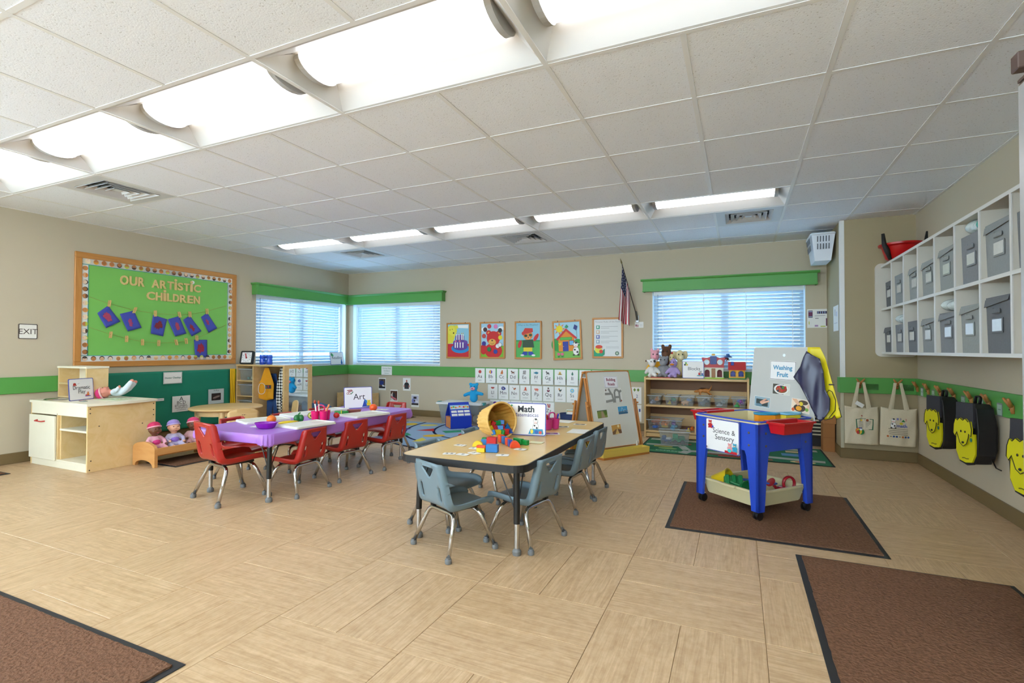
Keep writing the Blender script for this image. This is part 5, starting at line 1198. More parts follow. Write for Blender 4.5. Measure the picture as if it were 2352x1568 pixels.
BC = {'red': 'c01a1c', 'blue': '1f6fb4', 'yellow': 'e0bc1c', 'green': '0f8a3c', 'orange': 'e0481c', 'navy': '24489a'}
def block(label, loc, rz, c_, kind='box', dims=(.05, .032, .032), tilt=0.):
    r = MB(); a_, b_, h_ = dims
    if kind == 'box': r.box(-a_ / 2, a_ / 2, -b_ / 2, b_ / 2, 0, h_, ch=.002)
    elif kind == 'tri': r.prism([(-a_ / 2, 0), (a_ / 2, 0), (0, h_)], -b_ / 2, b_ / 2, M=Matrix.Rotation(pi / 2, 4, 'X'))
    elif kind == 'arch': r.prism([(-a_ / 2, 0)] + [(-a_ / 2 + a_ * (1 - cos(pi / 2 * q / 6)) if False else a_ / 2 * cos(pi - pi * q / 10), h_ * sin(pi * q / 10)) for q in range(11)], -b_ / 2, b_ / 2, M=Matrix.Rotation(pi / 2, 4, 'X'))
    else: r.lathe([(a_ / 2, 0), (a_ / 2, h_)], 18)
    o = r.build('wooden_block', mat(BC[c_], .4, var=.08, scale=50), None, loc, (tilt, 0, rz)); return tag(o, label, 'block', 'coloured wooden blocks on the math table')
D = radians
block('yellow half-round block at the left of the spilled blocks', (-1.475, 2.775, ZM), D(20), 'yellow', 'arch', (.065, .03, .034)); block('blue block behind the yellow half-round block', (-1.455, 2.84, ZM), D(-20), 'blue'); block('large red block at the left of the spilled blocks', (-1.405, 2.83, ZM), D(15), 'red', dims=(.06, .045, .052)); block('small green block behind the large red block', (-1.50, 2.915, ZM), D(10), 'green', dims=(.03, .03, .03))
block('yellow block nearest the camera beside the blue one', (-1.375, 2.63, ZM), D(8), 'yellow', dims=(.05, .035, .024)); block('thin orange block lying on top of the yellow block', (-1.375, 2.635, ZM + .0245), D(4), 'orange', dims=(.056, .03, .012)); block('large blue block nearest the camera', (-1.315, 2.655, ZM), D(12), 'blue', dims=(.07, .042, .044))
block('orange block first in the curved row of blocks', (-1.40, 2.955, ZM), D(50), 'orange', dims=(.03, .045, .048)); block('blue block second in the curved row of blocks', (-1.36, 2.92, ZM), D(45), 'blue', dims=(.028, .045, .045)); block('orange block third in the curved row of blocks', (-1.322, 2.885, ZM), D(40), 'orange', dims=(.026, .045, .044)); block('navy block fourth in the curved row of blocks', (-1.292, 2.855, ZM), D(38), 'navy', dims=(.024, .042, .042)); block('orange rounded block last in the curved row of blocks', (-1.25, 2.835, ZM), D(35), 'orange', 'arch', (.06, .036, .04))
block('long green block behind the curved row of blocks', (-1.275, 2.945, ZM), D(-25), 'green', dims=(.07, .03, .036)); block('small green block right of the long green one', (-1.225, 2.94, ZM), D(-20), 'green', dims=(.045, .026, .03))
rn = random.Random(12); cs_ = ['blue', 'yellow', 'green', 'red', 'navy', 'yellow', 'red', 'blue', 'red', 'blue', 'yellow', 'red', 'green', 'blue']
ctr = Vector((-1.462, 3.075, ZM + .124)); ords2 = ['topmost', 'upper left', 'upper right', 'middle left', 'central', 'middle right', 'lower left', 'lower', 'lower right', 'front left', 'front', 'front right', 'deepest', 'bottom']
for k_ in range(14):
    u = (k_ % 5 - 2) * .034 + rn.uniform(-.004, .004); dz = k_ // 5
    p = ctr + ax * (.020 - .032 * dz + rn.uniform(-.006, .006)) + xx_ * u
    p.z = ZM + .032 + .026 * dz + .12 * u * u / .1
    block('%s wooden block %s in the heap inside the wicker basket' % (cs_[k_], ords2[k_]), tuple(p), rn.uniform(0, 3), cs_[k_], 'tri' if k_ in (4, 9) else 'box', (.040, .028, .030), rn.uniform(-.5, .5))
for k_, (x, y, t_) in enumerate(((-1.587, 2.754, '6 1'), (-1.455, 2.705, '4 1'), (-1.516, 2.506, '3 5'), (-1.434, 2.517, '9'), (-1.395, 2.58, '5'), (-1.221, 2.594, '7'), (-1.195, 2.79, '8'))):
    o = sheet('number_card', 'small white number card on the math table, ' + ['left of the blocks', 'touching the yellow blocks', 'closest to the near left corner', 'second from the near left corner', 'just in front of the yellow block', 'alone at the near right', 'beside the orange rounded block'][k_], 'card', .072, .052, (x, y, ZM + .0016), (0, 0, rn.uniform(-.5, .5)), .0012, group='number cards on the math table', r=.008)
    q = Pr(); q.text(t_, 0, -.012, .036, '3a3a3c', 1); q.build('number', o)
for lab, x, y, w_, d_2, rz, m_, dr in (('plain white paper at the right edge of the math table', -1.075, 3.585, .13, .19, .05, PAPER, None), ('large white paper at the far end of the math table', -1.34, 4.03, .17, .14, -.1, PAPER, None), ('dark picture card on the math table left of the paper', -1.245, 3.745, .09, .07, .3, PAPER, '3a302c'), ('white card with a dark mark at the far right of the math table', -1.16, 3.92, .10, .06, .1, PAPER, '4a4a4c'), ('purple picture card in front of the pink cup', -1.215, 3.405, .11, .09, .4, PAPER, '7a3a8a'), ('pale yellow card in the middle of the math table', -1.19, 3.04, .09, .065, .05, mat('e2e0b4', .5, var=0), None)):
    o = sheet('table_paper', lab, 'paper', w_, d_2, (x, y, ZM + .0016), (0, 0, rz), .0012, m_)
    if dr: q = Pr(); q.rect(-w_ * .38, -d_2 * .35, w_ * .76, d_2 * .7, dr).circ(0, 0, w_ * .15, 'a89a90'); q.build('print', o)
caddy('clear pink marker cups beside the Math sign', (-1.285, 3.60, ZM), radians(60), 'd83a90', [(-.034, 0), (.034, 0)], None, True)
for k_, (dx, dy, c_, nm) in enumerate(((-.03, -.02, '2a8a3a', 'green'), (-.02, -.035, 'e0a020', 'yellow'), (.02, .03, '2040c0', 'blue'), (.01, .04, 'e04a1c', 'orange'), (-.01, -.02, 'd02a2a', 'red'))):
    sx = -.017 if k_ in (0, 1, 4) else .017; sy = -.029 if k_ in (0, 1, 4) else .029
    stick('marker_pen', nm + ' marker standing in the clear pink cups', 'marker', (-1.285 + sx + dx * .15, 3.60 + sy + dy * .1, ZM + .010), (-1.285 + sx + dx * .9, 3.60 + sy + dy * .6, ZM + .115), .0065, c_)
# ================================================================ BACK WALL POSTERS
def poster(label, x, z, draw, tilt=0., w_=.436, h_=.566, bg='cfe3ee', clips=True):
    o = thing('framed_poster', label, 'poster', (x, YB - .001, z), (pi / 2, tilt, 0), 'framed posters on the back wall')
    b_ = MB().prism(rrect(w_, h_, .02), 0, .010).build('backing_board', OAK, o)
    f = .026
    for bx in ((-w_ / 2, w_ / 2, h_ / 2 - f, h_ / 2), (-w_ / 2, w_ / 2, -h_ / 2, -h_ / 2 + f)): MB().box(-(bx[1] - bx[0]) / 2, (bx[1] - bx[0]) / 2, -f / 2, f / 2, .010, .018, ch=.003).build('frame_rail', OAK, o, (0, (bx[2] + bx[3]) / 2, 0))
    for s_ in (-1, 1): MB().box(-h_ / 2 + f, h_ / 2 - f, -f / 2, f / 2, .010, .018, ch=.003).build('frame_rail', OAK, o, (s_ * (w_ / 2 - f / 2), 0, 0), (0, 0, pi / 2))
    q = Pr(z=.0108); q.rect(-w_ / 2 + f, -h_ / 2 + f, w_ - 2 * f, h_ - 2 * f, bg); draw(q); q.build('printed_picture', o)
    if clips:
        for s_ in (-1, 1): MB().box(-.006, .006, -.004, .012, .017, .024, ch=.002).build('clip', mat('5a3a20', .4, .3, var=0), o, (s_ * .13, h_ / 2 - .008, 0))
def d1(q):
    q.rect(-.192, -.257, .384, .205, 'c8242c').poly([(-.192, -.052), (-.192, .21), (-.15, .235), (-.07, .245), (-.02, .16), (-.05, .09), (-.10, -.04)], 'ddd23c').circ(-.13, .17, .07, 'e2d848', .075).circ(-.03, .215, .035, 'ddd23c', .03).circ(-.09, .105, .045, 'e2d848', .035).circ(-.085, .12, .013, '2a2018').circ(-.15, .17, .007, '2a2018').circ(-.11, .18, .007, '2a2018')
    q.poly([(-.01, .245), (.18, .245), (.18, .19), (.0, .2)], 'eeece8').circ(.04, -.125, .165, '1c84c4', .075).circ(.04, -.10, .13, '5c3a92', .055).rect(-.09, -.10, .26, .08, '5c3a92').circ(.04, -.02, .13, '6a48a0', .035).rect(-.05, -.02, .16, .09, '5c3a92').circ(.03, .07, .08, '6a48a0', .022)
    for x_ in (-.06, -.02, .03, .08): q.rect(x_, -.115, .018, .085, 'f2f0ea')
    for x_ in (-.03, .01, .055, .085): q.rect(x_, .01, .016, .09, 'f2f0ea').poly([(x_, .105), (x_ + .008, .13), (x_ + .016, .105)], 'e0b040')
    for x_ in (-.04, .03): q.circ(x_, -.01, .016, 'd86a8a')
def d2(q):
    q.rect(-.192, -.257, .384, .17, '7ab82a').circ(-.13, .17, .06, 'eef2f4', .035).circ(.15, .18, .05, 'eef2f4', .03)
    q.circ(.02, -.16, .15, 'c81c1c', .12).circ(-.15, -.14, .055, 'c81c1c', .08).circ(-.06, .11, .045, 'c81c1c').circ(.11, .10, .045, 'c81c1c').circ(-.06, .11, .02, 'e0a040').circ(.11, .10, .02, 'e0a040').circ(.02, .03, .115, 'c81c1c', .11).circ(.0, -.03, .065, 'e0a84a', .05).circ(.0, -.005, .014, '2a1a14', .010).line([(-.03, -.045), (0, -.06), (.03, -.045)], .005, '5a3010')
    for x_, y_, c_ in ((-.05, .215, 'c03030'), (.06, .21, 'd87ab0'), (-.12, .165, '4a2c2c'), (.135, .15, '2a2628'), (-.14, .065, 'b84038'), (.14, .04, 'e0d020'), (-.14, -.05, '3a2a86'), (-.05, -.14, '1f7a3c'), (.06, -.175, '243a90'), (.095, -.09, 'e8e6e4'), (.135, -.07, 'e8e6e4')): q.circ(x_, y_, .035, '5a4a44' if c_ == 'e8e6e4' else c_).circ(x_, y_, .031, c_)
def d3(q):
    q.rect(-.192, -.257, .384, .25, '4cae54').rect(-.192, -.02, .384, .02, '2c8a4a').text('What is the Weather?', 0, .215, .04, '3a6a86', 0, fit=.33)
    q.circ(.0, .07, .075, 'e0883a', .07).circ(-.075, .10, .028, 'c83a2c').poly([(-.085, .08), (.08, .12), (.075, .175), (-.05, .18), (-.085, .12)], 'c8322a').circ(-.035, .065, .026, '2c4a2c', .02).circ(.04, .075, .026, '2c4a2c', .02).circ(.005, .03, .035, 'e8a060', .025).circ(.005, .04, .01, '3a2010')
    q.poly([(-.08, 0), (.08, .01), (.10, -.11), (-.09, -.11)], '2c4a30').circ(-.13, -.06, .028, 'c8282c', .06, rot=-.3).circ(.13, .04, .028, 'c8282c', .065, rot=-.6).rect(-.07, -.17, .14, .06, 'e0c828').poly([(-.11, -.225), (-.01, -.225), (-.01, -.17), (-.07, -.17)], '2040a0').poly([(.01, -.225), (.11, -.225), (.07, -.17), (.01, -.17)], '2040a0').circ(-.09, -.225, .03, 'eeeeee', .014).circ(.09, -.225, .03, 'eeeeee', .014)
def d4(q):
    q.rect(-.192, -.257, .384, .20, '78b84c').circ(-.17, -.06, .07, '2c9a40', .09).circ(-.11, -.12, .08, '2c9a40', .05).circ(.16, -.04, .06, '2c9a40', .05)
    for k_ in range(8):
        t_ = 2 * pi * k_ / 8; q.poly([(-.11 + .055 * cos(t_ - .25), .165 + .055 * sin(t_ - .25)), (-.11 + .095 * cos(t_), .165 + .095 * sin(t_)), (-.11 + .055 * cos(t_ + .25), .165 + .055 * sin(t_ + .25))], 'e08848')
    q.circ(-.11, .165, .05, 'e4d010').poly([(-.13, -.16), (.11, -.16), (.11, .04), (-.01, .15), (-.13, .04)], 'e08a1c').poly([(-.165, .02), (-.01, .17), (.15, .03), (.135, .005), (-.01, .13), (-.145, -.005)], 'c8262a')
    q.rect(-.105, .0, .18, .042, '2a7a2c').rect(-.10, .004, .17, .034, '58b84a').rect(-.065, -.16, .085, .14, '2c3c9a').rect(.03, -.08, .075, .075, '7a2c1c').rect(.037, -.073, .06, .06, '68b0e0').circ(-.055, -.09, .006, 'c8b8a0')
    q.poly([(-.11, -.05), (-.098, -.035), (-.08, -.035), (-.092, -.052), (-.088, -.075), (-.108, -.065), (-.125, -.078), (-.122, -.055), (-.138, -.04), (-.118, -.038)], 'e4d428').poly([(.10, .16), (.12, .22), (.165, .19), (.145, .13)], '2c3a80').line([(.145, .13), (.15, .02), (.14, -.05)], .003, '5a7a6a').poly([(-.03, .185), (0, .225), (.03, .19), (.0, .17)], '2c8a5a')
    cow(q, .13, -.16, .17)
    for x_ in (-.13, -.075): q.circ(x_, -.20, .024, 'd8648a', .02).circ(x_, -.235, .018, '2c8a3c', .012)
def d5(q):
    q.text('Personal Rules of the Road', 0, .215, .034, '9a9a9a', 0, fit=.35)
    for k_, c_ in enumerate(('3a9a78', 'd8b898', '5a66b0', '90a8b8')):
        y_ = .15 - k_ * .068; q.rect(-.16, y_ - .025, .05, .05, c_).rect(-.148, y_ - .012, .022, .028, 'e6e8e6')
        for d_2, l_ in ((.008, .24), (-.014, .12)): q.line([(-.095, y_ + d_2), (-.095 + l_, y_ + d_2)], .005, 'a8a8a8')
    for d_2 in (-.125, -.14): q.line([(-.02, d_2), (.16, d_2)], .004, 'b0b0b0')
    q.poly([(-.192, -.257), (-.192, -.17), (-.10, -.21), (-.04, -.15), (-.04, -.23), (-.07, -.257)], '1f9a70').circ(-.13, -.16, .05, 'ddd84a', .055).circ(-.12, -.125, .05, 'd8442c', .026).circ(-.09, -.19, .026, 'd8442c').circ(.135, -.215, .028, '3f5a4a').circ(.135, -.215, .02, '8aa890').circ(.135, -.213, .007, 'e6e6d8')
poster('oak framed poster of a yellow dog behind a purple birthday cake', -4.06, 1.237, d1, bg='8cc4d8')
poster('oak framed poster of a red bear among coloured dots', -3.458, 1.239, d2, bg='a4cce0')
poster('oak framed weather poster of a bear in a red cap and green shirt', -2.864, 1.237, d3, bg='8ac0d4')
poster('oak framed poster of an orange house, sun and kite, hanging crooked', -2.256, 1.234, d4, -.04, bg='a4cfe0')
poster('oak framed white rules poster with small pictures and text lines', -1.667, 1.261, d5, bg='dcdedc', clips=False)
# ---- flag on a wall bracket
fl = thing('flag', 'American flag hanging from an angled pole on the back wall', 'flag', (-1.258, YB, 1.515))
F0 = Vector((0, -.03, .02)); F1 = Vector((-.155, -.26, .72))
MB().cyl(F0, F1, .0065, .005, 10).build('pole', mat('2a2018', .4, var=0), fl, smooth=True); MB().lathe([(.004, 0), (.011, .02), (.006, .05), (.0, .085)], 10, M=Matrix.Translation(F1) @ (F1 - F0).to_track_quat('Z', 'Y').to_matrix().to_4x4()).build('spear_finial', mat('7a6a40', .3, .7, var=0), fl, smooth=True)
MB().box(-.02, .02, -.012, 0, -.05, .05, ch=.003).build('bracket', mat('8a8a8a', .3, .6, var=0), fl); MB().cyl((0, -.01, -.015), (-.012, -.05, .10), .014, n=12).build('bracket_socket', mat('5a5650', .4, .5, var=0), fl, smooth=True)
dirn = (F1 - F0).normalized(); A0 = F1 - dirn * .02; A1 = F0 + dirn * .36; B0 = Vector((-.215, -.20, -.02)); B1 = Vector((-.07, -.17, -.10))
nu, nv = 40, 26; vs = []; fs = []; ms = []
for i in range(nu + 1):
    for j in range(nv + 1):
        u, v_ = i / nu, j / nv; p = A0.lerp(A1, v_).lerp(B0.lerp(B1, v_), u)
        fo = sin(v_ * 3.1 * pi) ; p += Vector((.022 * fo * u, -.05 * fo * min(1, u * 2.5) - .02 * sin(v_ * 7 * pi) * u, -.01 * sin(pi * v_) * u)); vs.append(p)
for i in range(nu):
    for j in range(nv):
        fs.append((i * (nv + 1) + j, (i + 1) * (nv + 1) + j, (i + 1) * (nv + 1) + j + 1, i * (nv + 1) + j + 1)); s_ = j // 2
        m_ = 0 if s_ % 2 == 0 else 1
        if i < 16 and j < 14: m_ = 1 if (i % 3 == 1 and j % 3 == 1 + (i // 3) % 2) else 2
        ms.append(m_)
mb = MB(); mb.v = vs; mb.f = fs; mb.m = ms; solid(mb.build('cloth', [mat('b01c30', .75, var=.05), mat('dedcd8', .75, var=.03), mat('1f2650', .75, var=.05)], fl, smooth='all'), .0015)
o = sheet('flag_card', 'small white card with a flag picture under the flag bracket', 'card', .115, .08, (-1.235, YB - .003, 1.435), BACK, .002)
q = Pr(); q.rect(-.05, -.03, .045, .034, 'd8d4d4').rect(-.05, -.012, .02, .016, '24305a')
for k_ in range(4): q.rect(-.05, -.03 + k_ * .008, .045, .004, 'b03038')
for k_ in range(3): q.line([(.005, .005 - .012 * k_), (.045, .005 - .012 * k_)], .003, 'b8b8b8')
q.build('print', o)

# ---- alphabet cards
def icon(q, k, s=.001):
    y = .058
    def c(x, yy, r, col, ry=None): q.circ(x, y + yy, r, col, ry, 12)
    def p(pts, col): q.poly([(a, y + b_) for a, b_ in pts], col)
    def legs(col, x0=-.02, x1=.018):
        for x_ in (x0, x0 + .008, x1 - .006, x1): p([(x_, -.026), (x_ + .005, -.026), (x_ + .005, -.004), (x_, -.004)], col)
    if k == 'a': c(0, 0, .026, 'c03838'); p([(0, .022), (.012, .034), (.004, .022)], '4a7a30')
    elif k == 'b': c(0, 0, .028, 'd85a8a'); c(-.008, 0, .014, 'e8b040', .027); c(.014, 0, .010, '6a5ac0', .022)
    elif k == 'c': c(.004, -.008, .02, 'c86a24', .022); c(.008, .018, .012, 'c86a24'); p([(-.022, -.03), (.02, -.03), (.02, -.02), (-.022, -.02)], 'd07a30')
    elif k == 'd': c(0, 0, .022, '7a4424', .011); c(-.022, .014, .011, '6a3a20'); legs('7a4424'); p([(.018, .004), (.034, .02), (.03, .004)], '7a4424')
    elif k == 'e': p([(-.02, -.005), (.026, .0), (.026, .032), (-.018, .028)], '6a625e'); p([(-.03, -.024), (.022, -.024), (.026, -.006), (-.02, -.008)], '8a8480'); p([(-.012, .004), (.02, .006), (.02, .026), (-.012, .023)], 'a8a4a0')
    elif k == 'f': c(.008, 0, .03, '1f7f9a', .018); p([(-.014, 0), (-.036, .016), (-.03, 0), (-.036, -.016)], '1f7f9a'); c(.02, .005, .003, 'e8f0f0')
    elif k == 'g': c(0, 0, .022, '4a4644', .012); c(-.022, .016, .01, '4a4644'); legs('4a4644'); p([(-.028, .024), (-.02, .036), (-.02, .022)], '3a3634')
    elif k == 'h': c(0, -.014, .036, 'c8a43a', .008); p([(-.018, -.012), (.018, -.012), (.014, .022), (-.014, .022)], 'd0ae48'); p([(-.018, -.012), (.018, -.012), (.017, -.004), (-.017, -.004)], '4a3a1c')
    elif k == 'i': p([(0, .03), (.016, -.008), (0, -.022), (-.016, -.008)], '1f5a4a'); c(0, -.01, .014, '2c7058', .016)
    elif k == 'j': c(-.01, .01, .012, '5a2a7a', .01); c(.014, -.006, .016, '7a3a9a', .012); p([(-.02, -.01), (-.012, -.01), (-.012, .01), (-.02, .01)], '3a3a5a')
    elif k == 'k': c(0, 0, .03, '9ac4e0', .02); p([(-.006, -.02), (.004, -.02), (.008, .02), (0, .02)], 'd8a060')
    elif k == 'l': p([(-.034, .008), (-.012, .016), (0, .011), (.012, .016), (.034, .008), (.012, -.012), (-.012, -.012)], 'b04038')
    elif k == 'm': c(-.004, 0, .03, '2c3a90', .028); c(.012, -.004, .026, '2c3a90', .02); c(.002, .004, .015, 'e8dca0'); c(.008, .008, .013, '2c3a90')
    elif k == 'n': p([(-.004, -.02), (.03, .0), (.02, .016), (-.014, -.006)], 'a05a34'); p([(-.03, .026), (-.004, .0), (-.008, -.004), (-.034, .022)], '8a4a2c'); c(.006, -.004, .014, 'b06a40')
    elif k == 'o':
        c(.002, .014, .014, 'd0502c')
        for k_ in range(6): q.line([(0, y + .008), (-.026 + k_ * .0105, y - .026 + .006 * (k_ % 2))], .007, 'd0502c')
    elif k == 'p': c(0, 0, .030, 'e07a64', .016); c(-.028, .004, .012, 'e08a74'); legs('d86a58')
    elif k == 'q': c(0, .02, .011, '8a5a40'); c(0, .026, .014, '4a2c24', .008); c(0, -.012, .022, '7a1c38', .02); c(0, -.002, .008, 'e8e0e0')
    elif k == 'r': c(.002, -.004, .018, '2c4a44', .014); p([(.01, 0), (.03, .026), (.02, -.006)], '1f3a34'); c(-.014, .016, .010, 'd8842c', .016); p([(0, -.03), (.006, -.03), (.006, -.016), (0, -.016)], 'c08030')
    elif k == 's': c(0, 0, .03, '6ab4d8'); c(0, 0, .02, '8ac8e4'); c(0, 0, .010, 'e0c860')
    elif k == 't': c(0, 0, .026, 'b07a40', .02)
    elif k == 'u': p([(-.03, -.004)] + [(.0 + .032 * cos(pi - pi * a / 8), .0 + .028 * sin(pi - pi * a / 8)) for a in range(9)], '6a3a9a'); q.line([(.004, y), (.012, y - .034)], .003, '7a6a8a')
    elif k == 'v': p([(-.034, -.012), (.034, -.012), (.034, .008), (.02, .02), (-.034, .02)], '2c9aa8'); c(-.018, -.014, .007, '333333'); c(.018, -.014, .007, '333333')
    elif k == 'w': p([(-.03, -.012), (.002, -.004), (.022, .03), (.02, .0), (.006, -.02)], '2c9a9a')
    elif k == 'x': p([(-.032, -.026), (.032, -.026), (.032, .028), (-.032, .028)], '3c3c40'); c(0, 0, .02, 'a8a8ac', .016); c(0, -.004, .012, '4a4a4e', .01)
    elif k == 'y': c(.006, .006, .02, '7a4a4a', .01)
    elif k == 'z': p([(-.024, .03), (-.006, .028), (.006, -.026), (-.012, -.024)], 'b83030'); p([(.008, .03), (.024, .026), (.02, -.026), (.006, -.022)], 'a02828')
names_ = dict(a='red apple', b='striped ball', c='orange cat', d='brown dog', e='grey machine', f='teal fish', g='dark goat', h='straw hat', i='green insect', j='purple shapes', k='pale blue kite', l='red lips', m='blue moon', n='brown nut', o='orange octopus', p='pink pig', q='queen', r='rooster', s='blue sun', t='tan shape', u='purple umbrella', v='teal van', w='teal wing', x='dark scan', y='small brown shape', z='red zipper')
words_ = dict(b='ball', c='cat', d='dog', e='egg', f='fish', g='goat', h='hat', i='insect', l='lips', m='moon', n='nut', o='octopus', p='pig', q='queen', r='rooster', s='sun', u='umbrella', v='van', z='zipper', a='apple', j='jam', k='kite', t='top', w='wing', x='x-ray', y='yam')
CARDB = mat('c2d2cc', .3, var=0, name='laminate_edge')
def acard(k, x, z, tilt=0., off=.003):
    o = sheet('alphabet_card', 'alphabet card %s%s with a %s picture' % (k.upper(), k, names_[k]), 'card', .170, .226, (x, YB - .0235 - off * 0 if z > .6 else YB - .004, z), (pi / 2, tilt, 0), .002, PAPER, 'alphabet cards on the back wall')
    q = Pr(); q.rect(-.085, -.113, .17, .226, 'bccfc8').rect(-.080, -.108, .16, .216, 'e6e6e2'); icon(q, k)
    q.text(k.upper() + k, 0, -.035, .072, '3a3a3c', 0, track=1.05).text(words_[k], 0, -.078, .026, '8a8a8a', 0, fit=.1); q.build('printed_face', o, rough=.3)
for i, k in enumerate('abcdefghijk'): acard(k, -3.663 + i * .1863, .694, random.uniform(-.01, .01))
for i, k in enumerate('lmnopqrs'): acard(k, -3.452 + i * .1815, .449, random.uniform(-.01, .01))
acard('t', -3.452 + 8 * .1815, .449)
for i, k in enumerate('uvwxyz'): acard(k, -3.412 + i * .1752, .215, random.uniform(-.01, .01))
for lab, z, t_, c_ in (('white number card 2 with green diamonds half hidden by the easel', .475, '2', '6a8a2c'), ('white number card with a blue mark below the number 2 card', .235, '3', '2c4aa0')):
    o = sheet('number_card', lab, 'card', .16, .226, (-1.285, YB - .004, z), BACK, .002); q = Pr(); q.rect(-.075, -.108, .15, .216, 'eaeae6')
    for x_ in (-.012, .036): q.poly([(x_, .05), (x_ + .018, .075), (x_, .10), (x_ - .018, .075)] if t_ == '2' else [(x_ + .01, .02), (x_ + .03, .02), (x_ + .03, .06), (x_ + .01, .06)], c_)
    q.text(t_, .02, -.03, .06, '4a5a90', 0); q.build('printed_face', o)
# navy basket with a card box
nb_ = thing('navy_basket', 'low navy fabric basket behind the math table', 'basket', (-2.09, 6.66, 0)); MB().lathe([(.14, 0), (.15, .01), (.165, .215), (.16, .22), (.152, .215), (.14, .012), (0, .012)], 32, M=Matrix.Diagonal((1, .7, 1, 1))).build('fabric_wall', mat('22345e', .8, var=.08, bump=.1), nb_, smooth=True); MB().tube([(.165 * cos(t_), .115 * sin(t_), .218) for t_ in [2 * pi * q / 32 for q in range(32)]], .007, 8, closed=True).build('rolled_rim', mat('22345e', .8, var=.08), nb_, smooth='all')
o = thing('game_box', 'white game box with green edging standing in the navy basket', 'box', (-2.05, 6.66, .135), .1); MB().box(-.11, .11, -.02, .02, 0, .14, ch=.002).build('carton', PAPER, o)
q = Pr(); q.rect(-.105, .005, .21, .13, '8ab06a').rect(-.098, .012, .196, .116, 'ece8e0').rect(-.098, .11, .196, .016, 'd8a878').line([(-.06, .06), (.06, .06)], .006, '9a9aa0').line([(-.05, .04), (.05, .04)], .006, 'b0b0b4'); q.build('print', o, (0, -.0205, 0), (pi / 2, 0, 0))
# ---- notices on the right
o = sheet('wall_notice', 'white notice with maroon boxes on the wall right of the window', 'notice', .275, .222, (.888, YB - .004, 1.473), BACK, .002)
q = Pr(); q.rect(-.125, .01, .045, .085, '3a2a4a').rect(-.122, .03, .039, .045, '6a2a50').rect(-.122, .078, .039, .008, 'b8c0e0').rect(-.122, .018, .039, .007, 'a8c0d8').rect(-.035, .055, .115, .03, '3a2040')
for k_ in range(5): q.rect(-.028 + k_ * .023, .057, .009, .026, '8aa4cc')
q.rect(.055, -.09, .05, .09, '5a2044')
for k_ in range(3): q.rect(.068, -.075 + k_ * .016, .028, .007, '8aa4c8')
q.line([(-.06, .03), (.05, .034)], .006, '9a98a0').line([(-.055, .0), (-.02, .0)], .008, '7a787c').rect(.0, -.10, .05, .010, 'b8c030').rect(-.122, -.07, .008, .035, 'b8c030').rect(-.06, -.098, .035, .02, 'a888b0').circ(.11, -.1, .006, '26303a'); q.build('print', o)
o = sheet('wall_notice', 'white notice on the side of the pier beside the corner guard', 'notice', .30, .27, (PX - .004, 6.36, 1.435), (pi / 2, 0, -pi / 2), .002); q = Pr(); q.rect(-.06, .03, .02, .07, '33333a').rect(.02, .02, .08, .05, 'c8ccd8').line([(-.1, -.05), (.1, -.05)], .006, 'b0b0bc'); q.build('print', o)

# ================================================================ EASEL
es = thing('easel', 'two-sided wooden easel with a whiteboard and yellow tray', 'easel', tuple(Vector((-1.075, 5.23, 0)) + Vector((-sin(radians(56.2)), cos(radians(56.2)), 0)) * .28), radians(56.2))
EW = mat('b87838', .45, var=.12, scale=30, name='easel_wood'); WB = mat('d6d6ce', .25, var=.01, name='whiteboard')
for s_ in (-1, 1):
    b0 = Vector((0, s_ * .20, .09)); t0 = Vector((0, s_ * .03, .86)); up_ = (t0 - b0); LB = up_.length; ang = atan2(up_.z, -s_ * up_.y)
    M_ = Matrix.Translation(b0) @ (Matrix.Rotation(ang, 4, 'X') if s_ < 0 else Matrix.Rotation(pi, 4, 'Z') @ Matrix.Rotation(ang, 4, 'X'))
    o = MB().prism(rrect(.60, LB, .03, 5, 0, LB / 2), -.006, 0).build('whiteboard_panel', WB, es); o.matrix_local = M_
    MB().tube([(a_, b_, -.003) for a_, b_ in rrect(.606, LB + .006, .032, 5, 0, LB / 2)], .007, 8, closed=True).build('wood_rim', EW, o, smooth='all')
    for e in (-1, 1):
        MB().box(-.012, .012, -.02, LB + .01, -.034, -.010, ch=.003).build('leg', EW, es).matrix_local = M_ @ Matrix.Translation((e * .312, -.07, 0))
    MB().prism(rrect(.66, .115, .02), 0, .02).build('tray_base', EW, es, (0, s_ * .265, .0)); MB().open_box(-.325, .325, -.055, .055, .02, .078, .006, taper=.004).build('tray', mat('dfc860', .4, var=.03, name='pale_yellow_plastic'), es, (0, s_ * .265, 0))
    for e in (-1, 1): MB().box(-.012, .012, -.006, .006, 0, .05, ch=.002).build('tray_clip', PAPER, es, (e * .25, s_ * .212, .078))
for e in (-1, 1):
    for s_ in (-1, 1): MB().box(-.011, .011, -.012, .012, 0, .52, ch=.003).build('strut', EW, es, (e * .345, s_ * .19, .05), (s_ * .20, 0, 0)); MB().cyl((e * .32, s_ * .12, .52), (e * .358, s_ * .12, .52), .009, n=10).build('peg', EW, es)
    MB().cyl((e * .30, -.035, .80), (e * .30, .035, .80), .006, n=8).build('hinge_bolt', CHROME, es)
MB().box(-.33, .33, -.012, .012, .842, .866, ch=.004).build('top_rail', EW, es)
E0 = Matrix.Translation(es.location) @ Matrix.Rotation(radians(56.2), 4, 'Z'); _b = Vector((0, -.20, .09)); _t = Vector((0, -.03, .86)); _ang = atan2(.77, .17); EM = E0 @ Matrix.Translation(_b) @ Matrix.Rotation(_ang, 4, 'X')
def on_easel(name, label, cat, u, v_, w_, h_, draw, rz=0., m_=None):
    o = sheet(name, label, cat, w_, h_, (0, 0, 0), (0, 0, 0), .001, m_); o.matrix_world = EM @ Matrix.Translation((u, v_, .0018)) @ Matrix.Rotation(rz, 4, 'Z'); q = Pr(); draw(q); q.build('print', o)
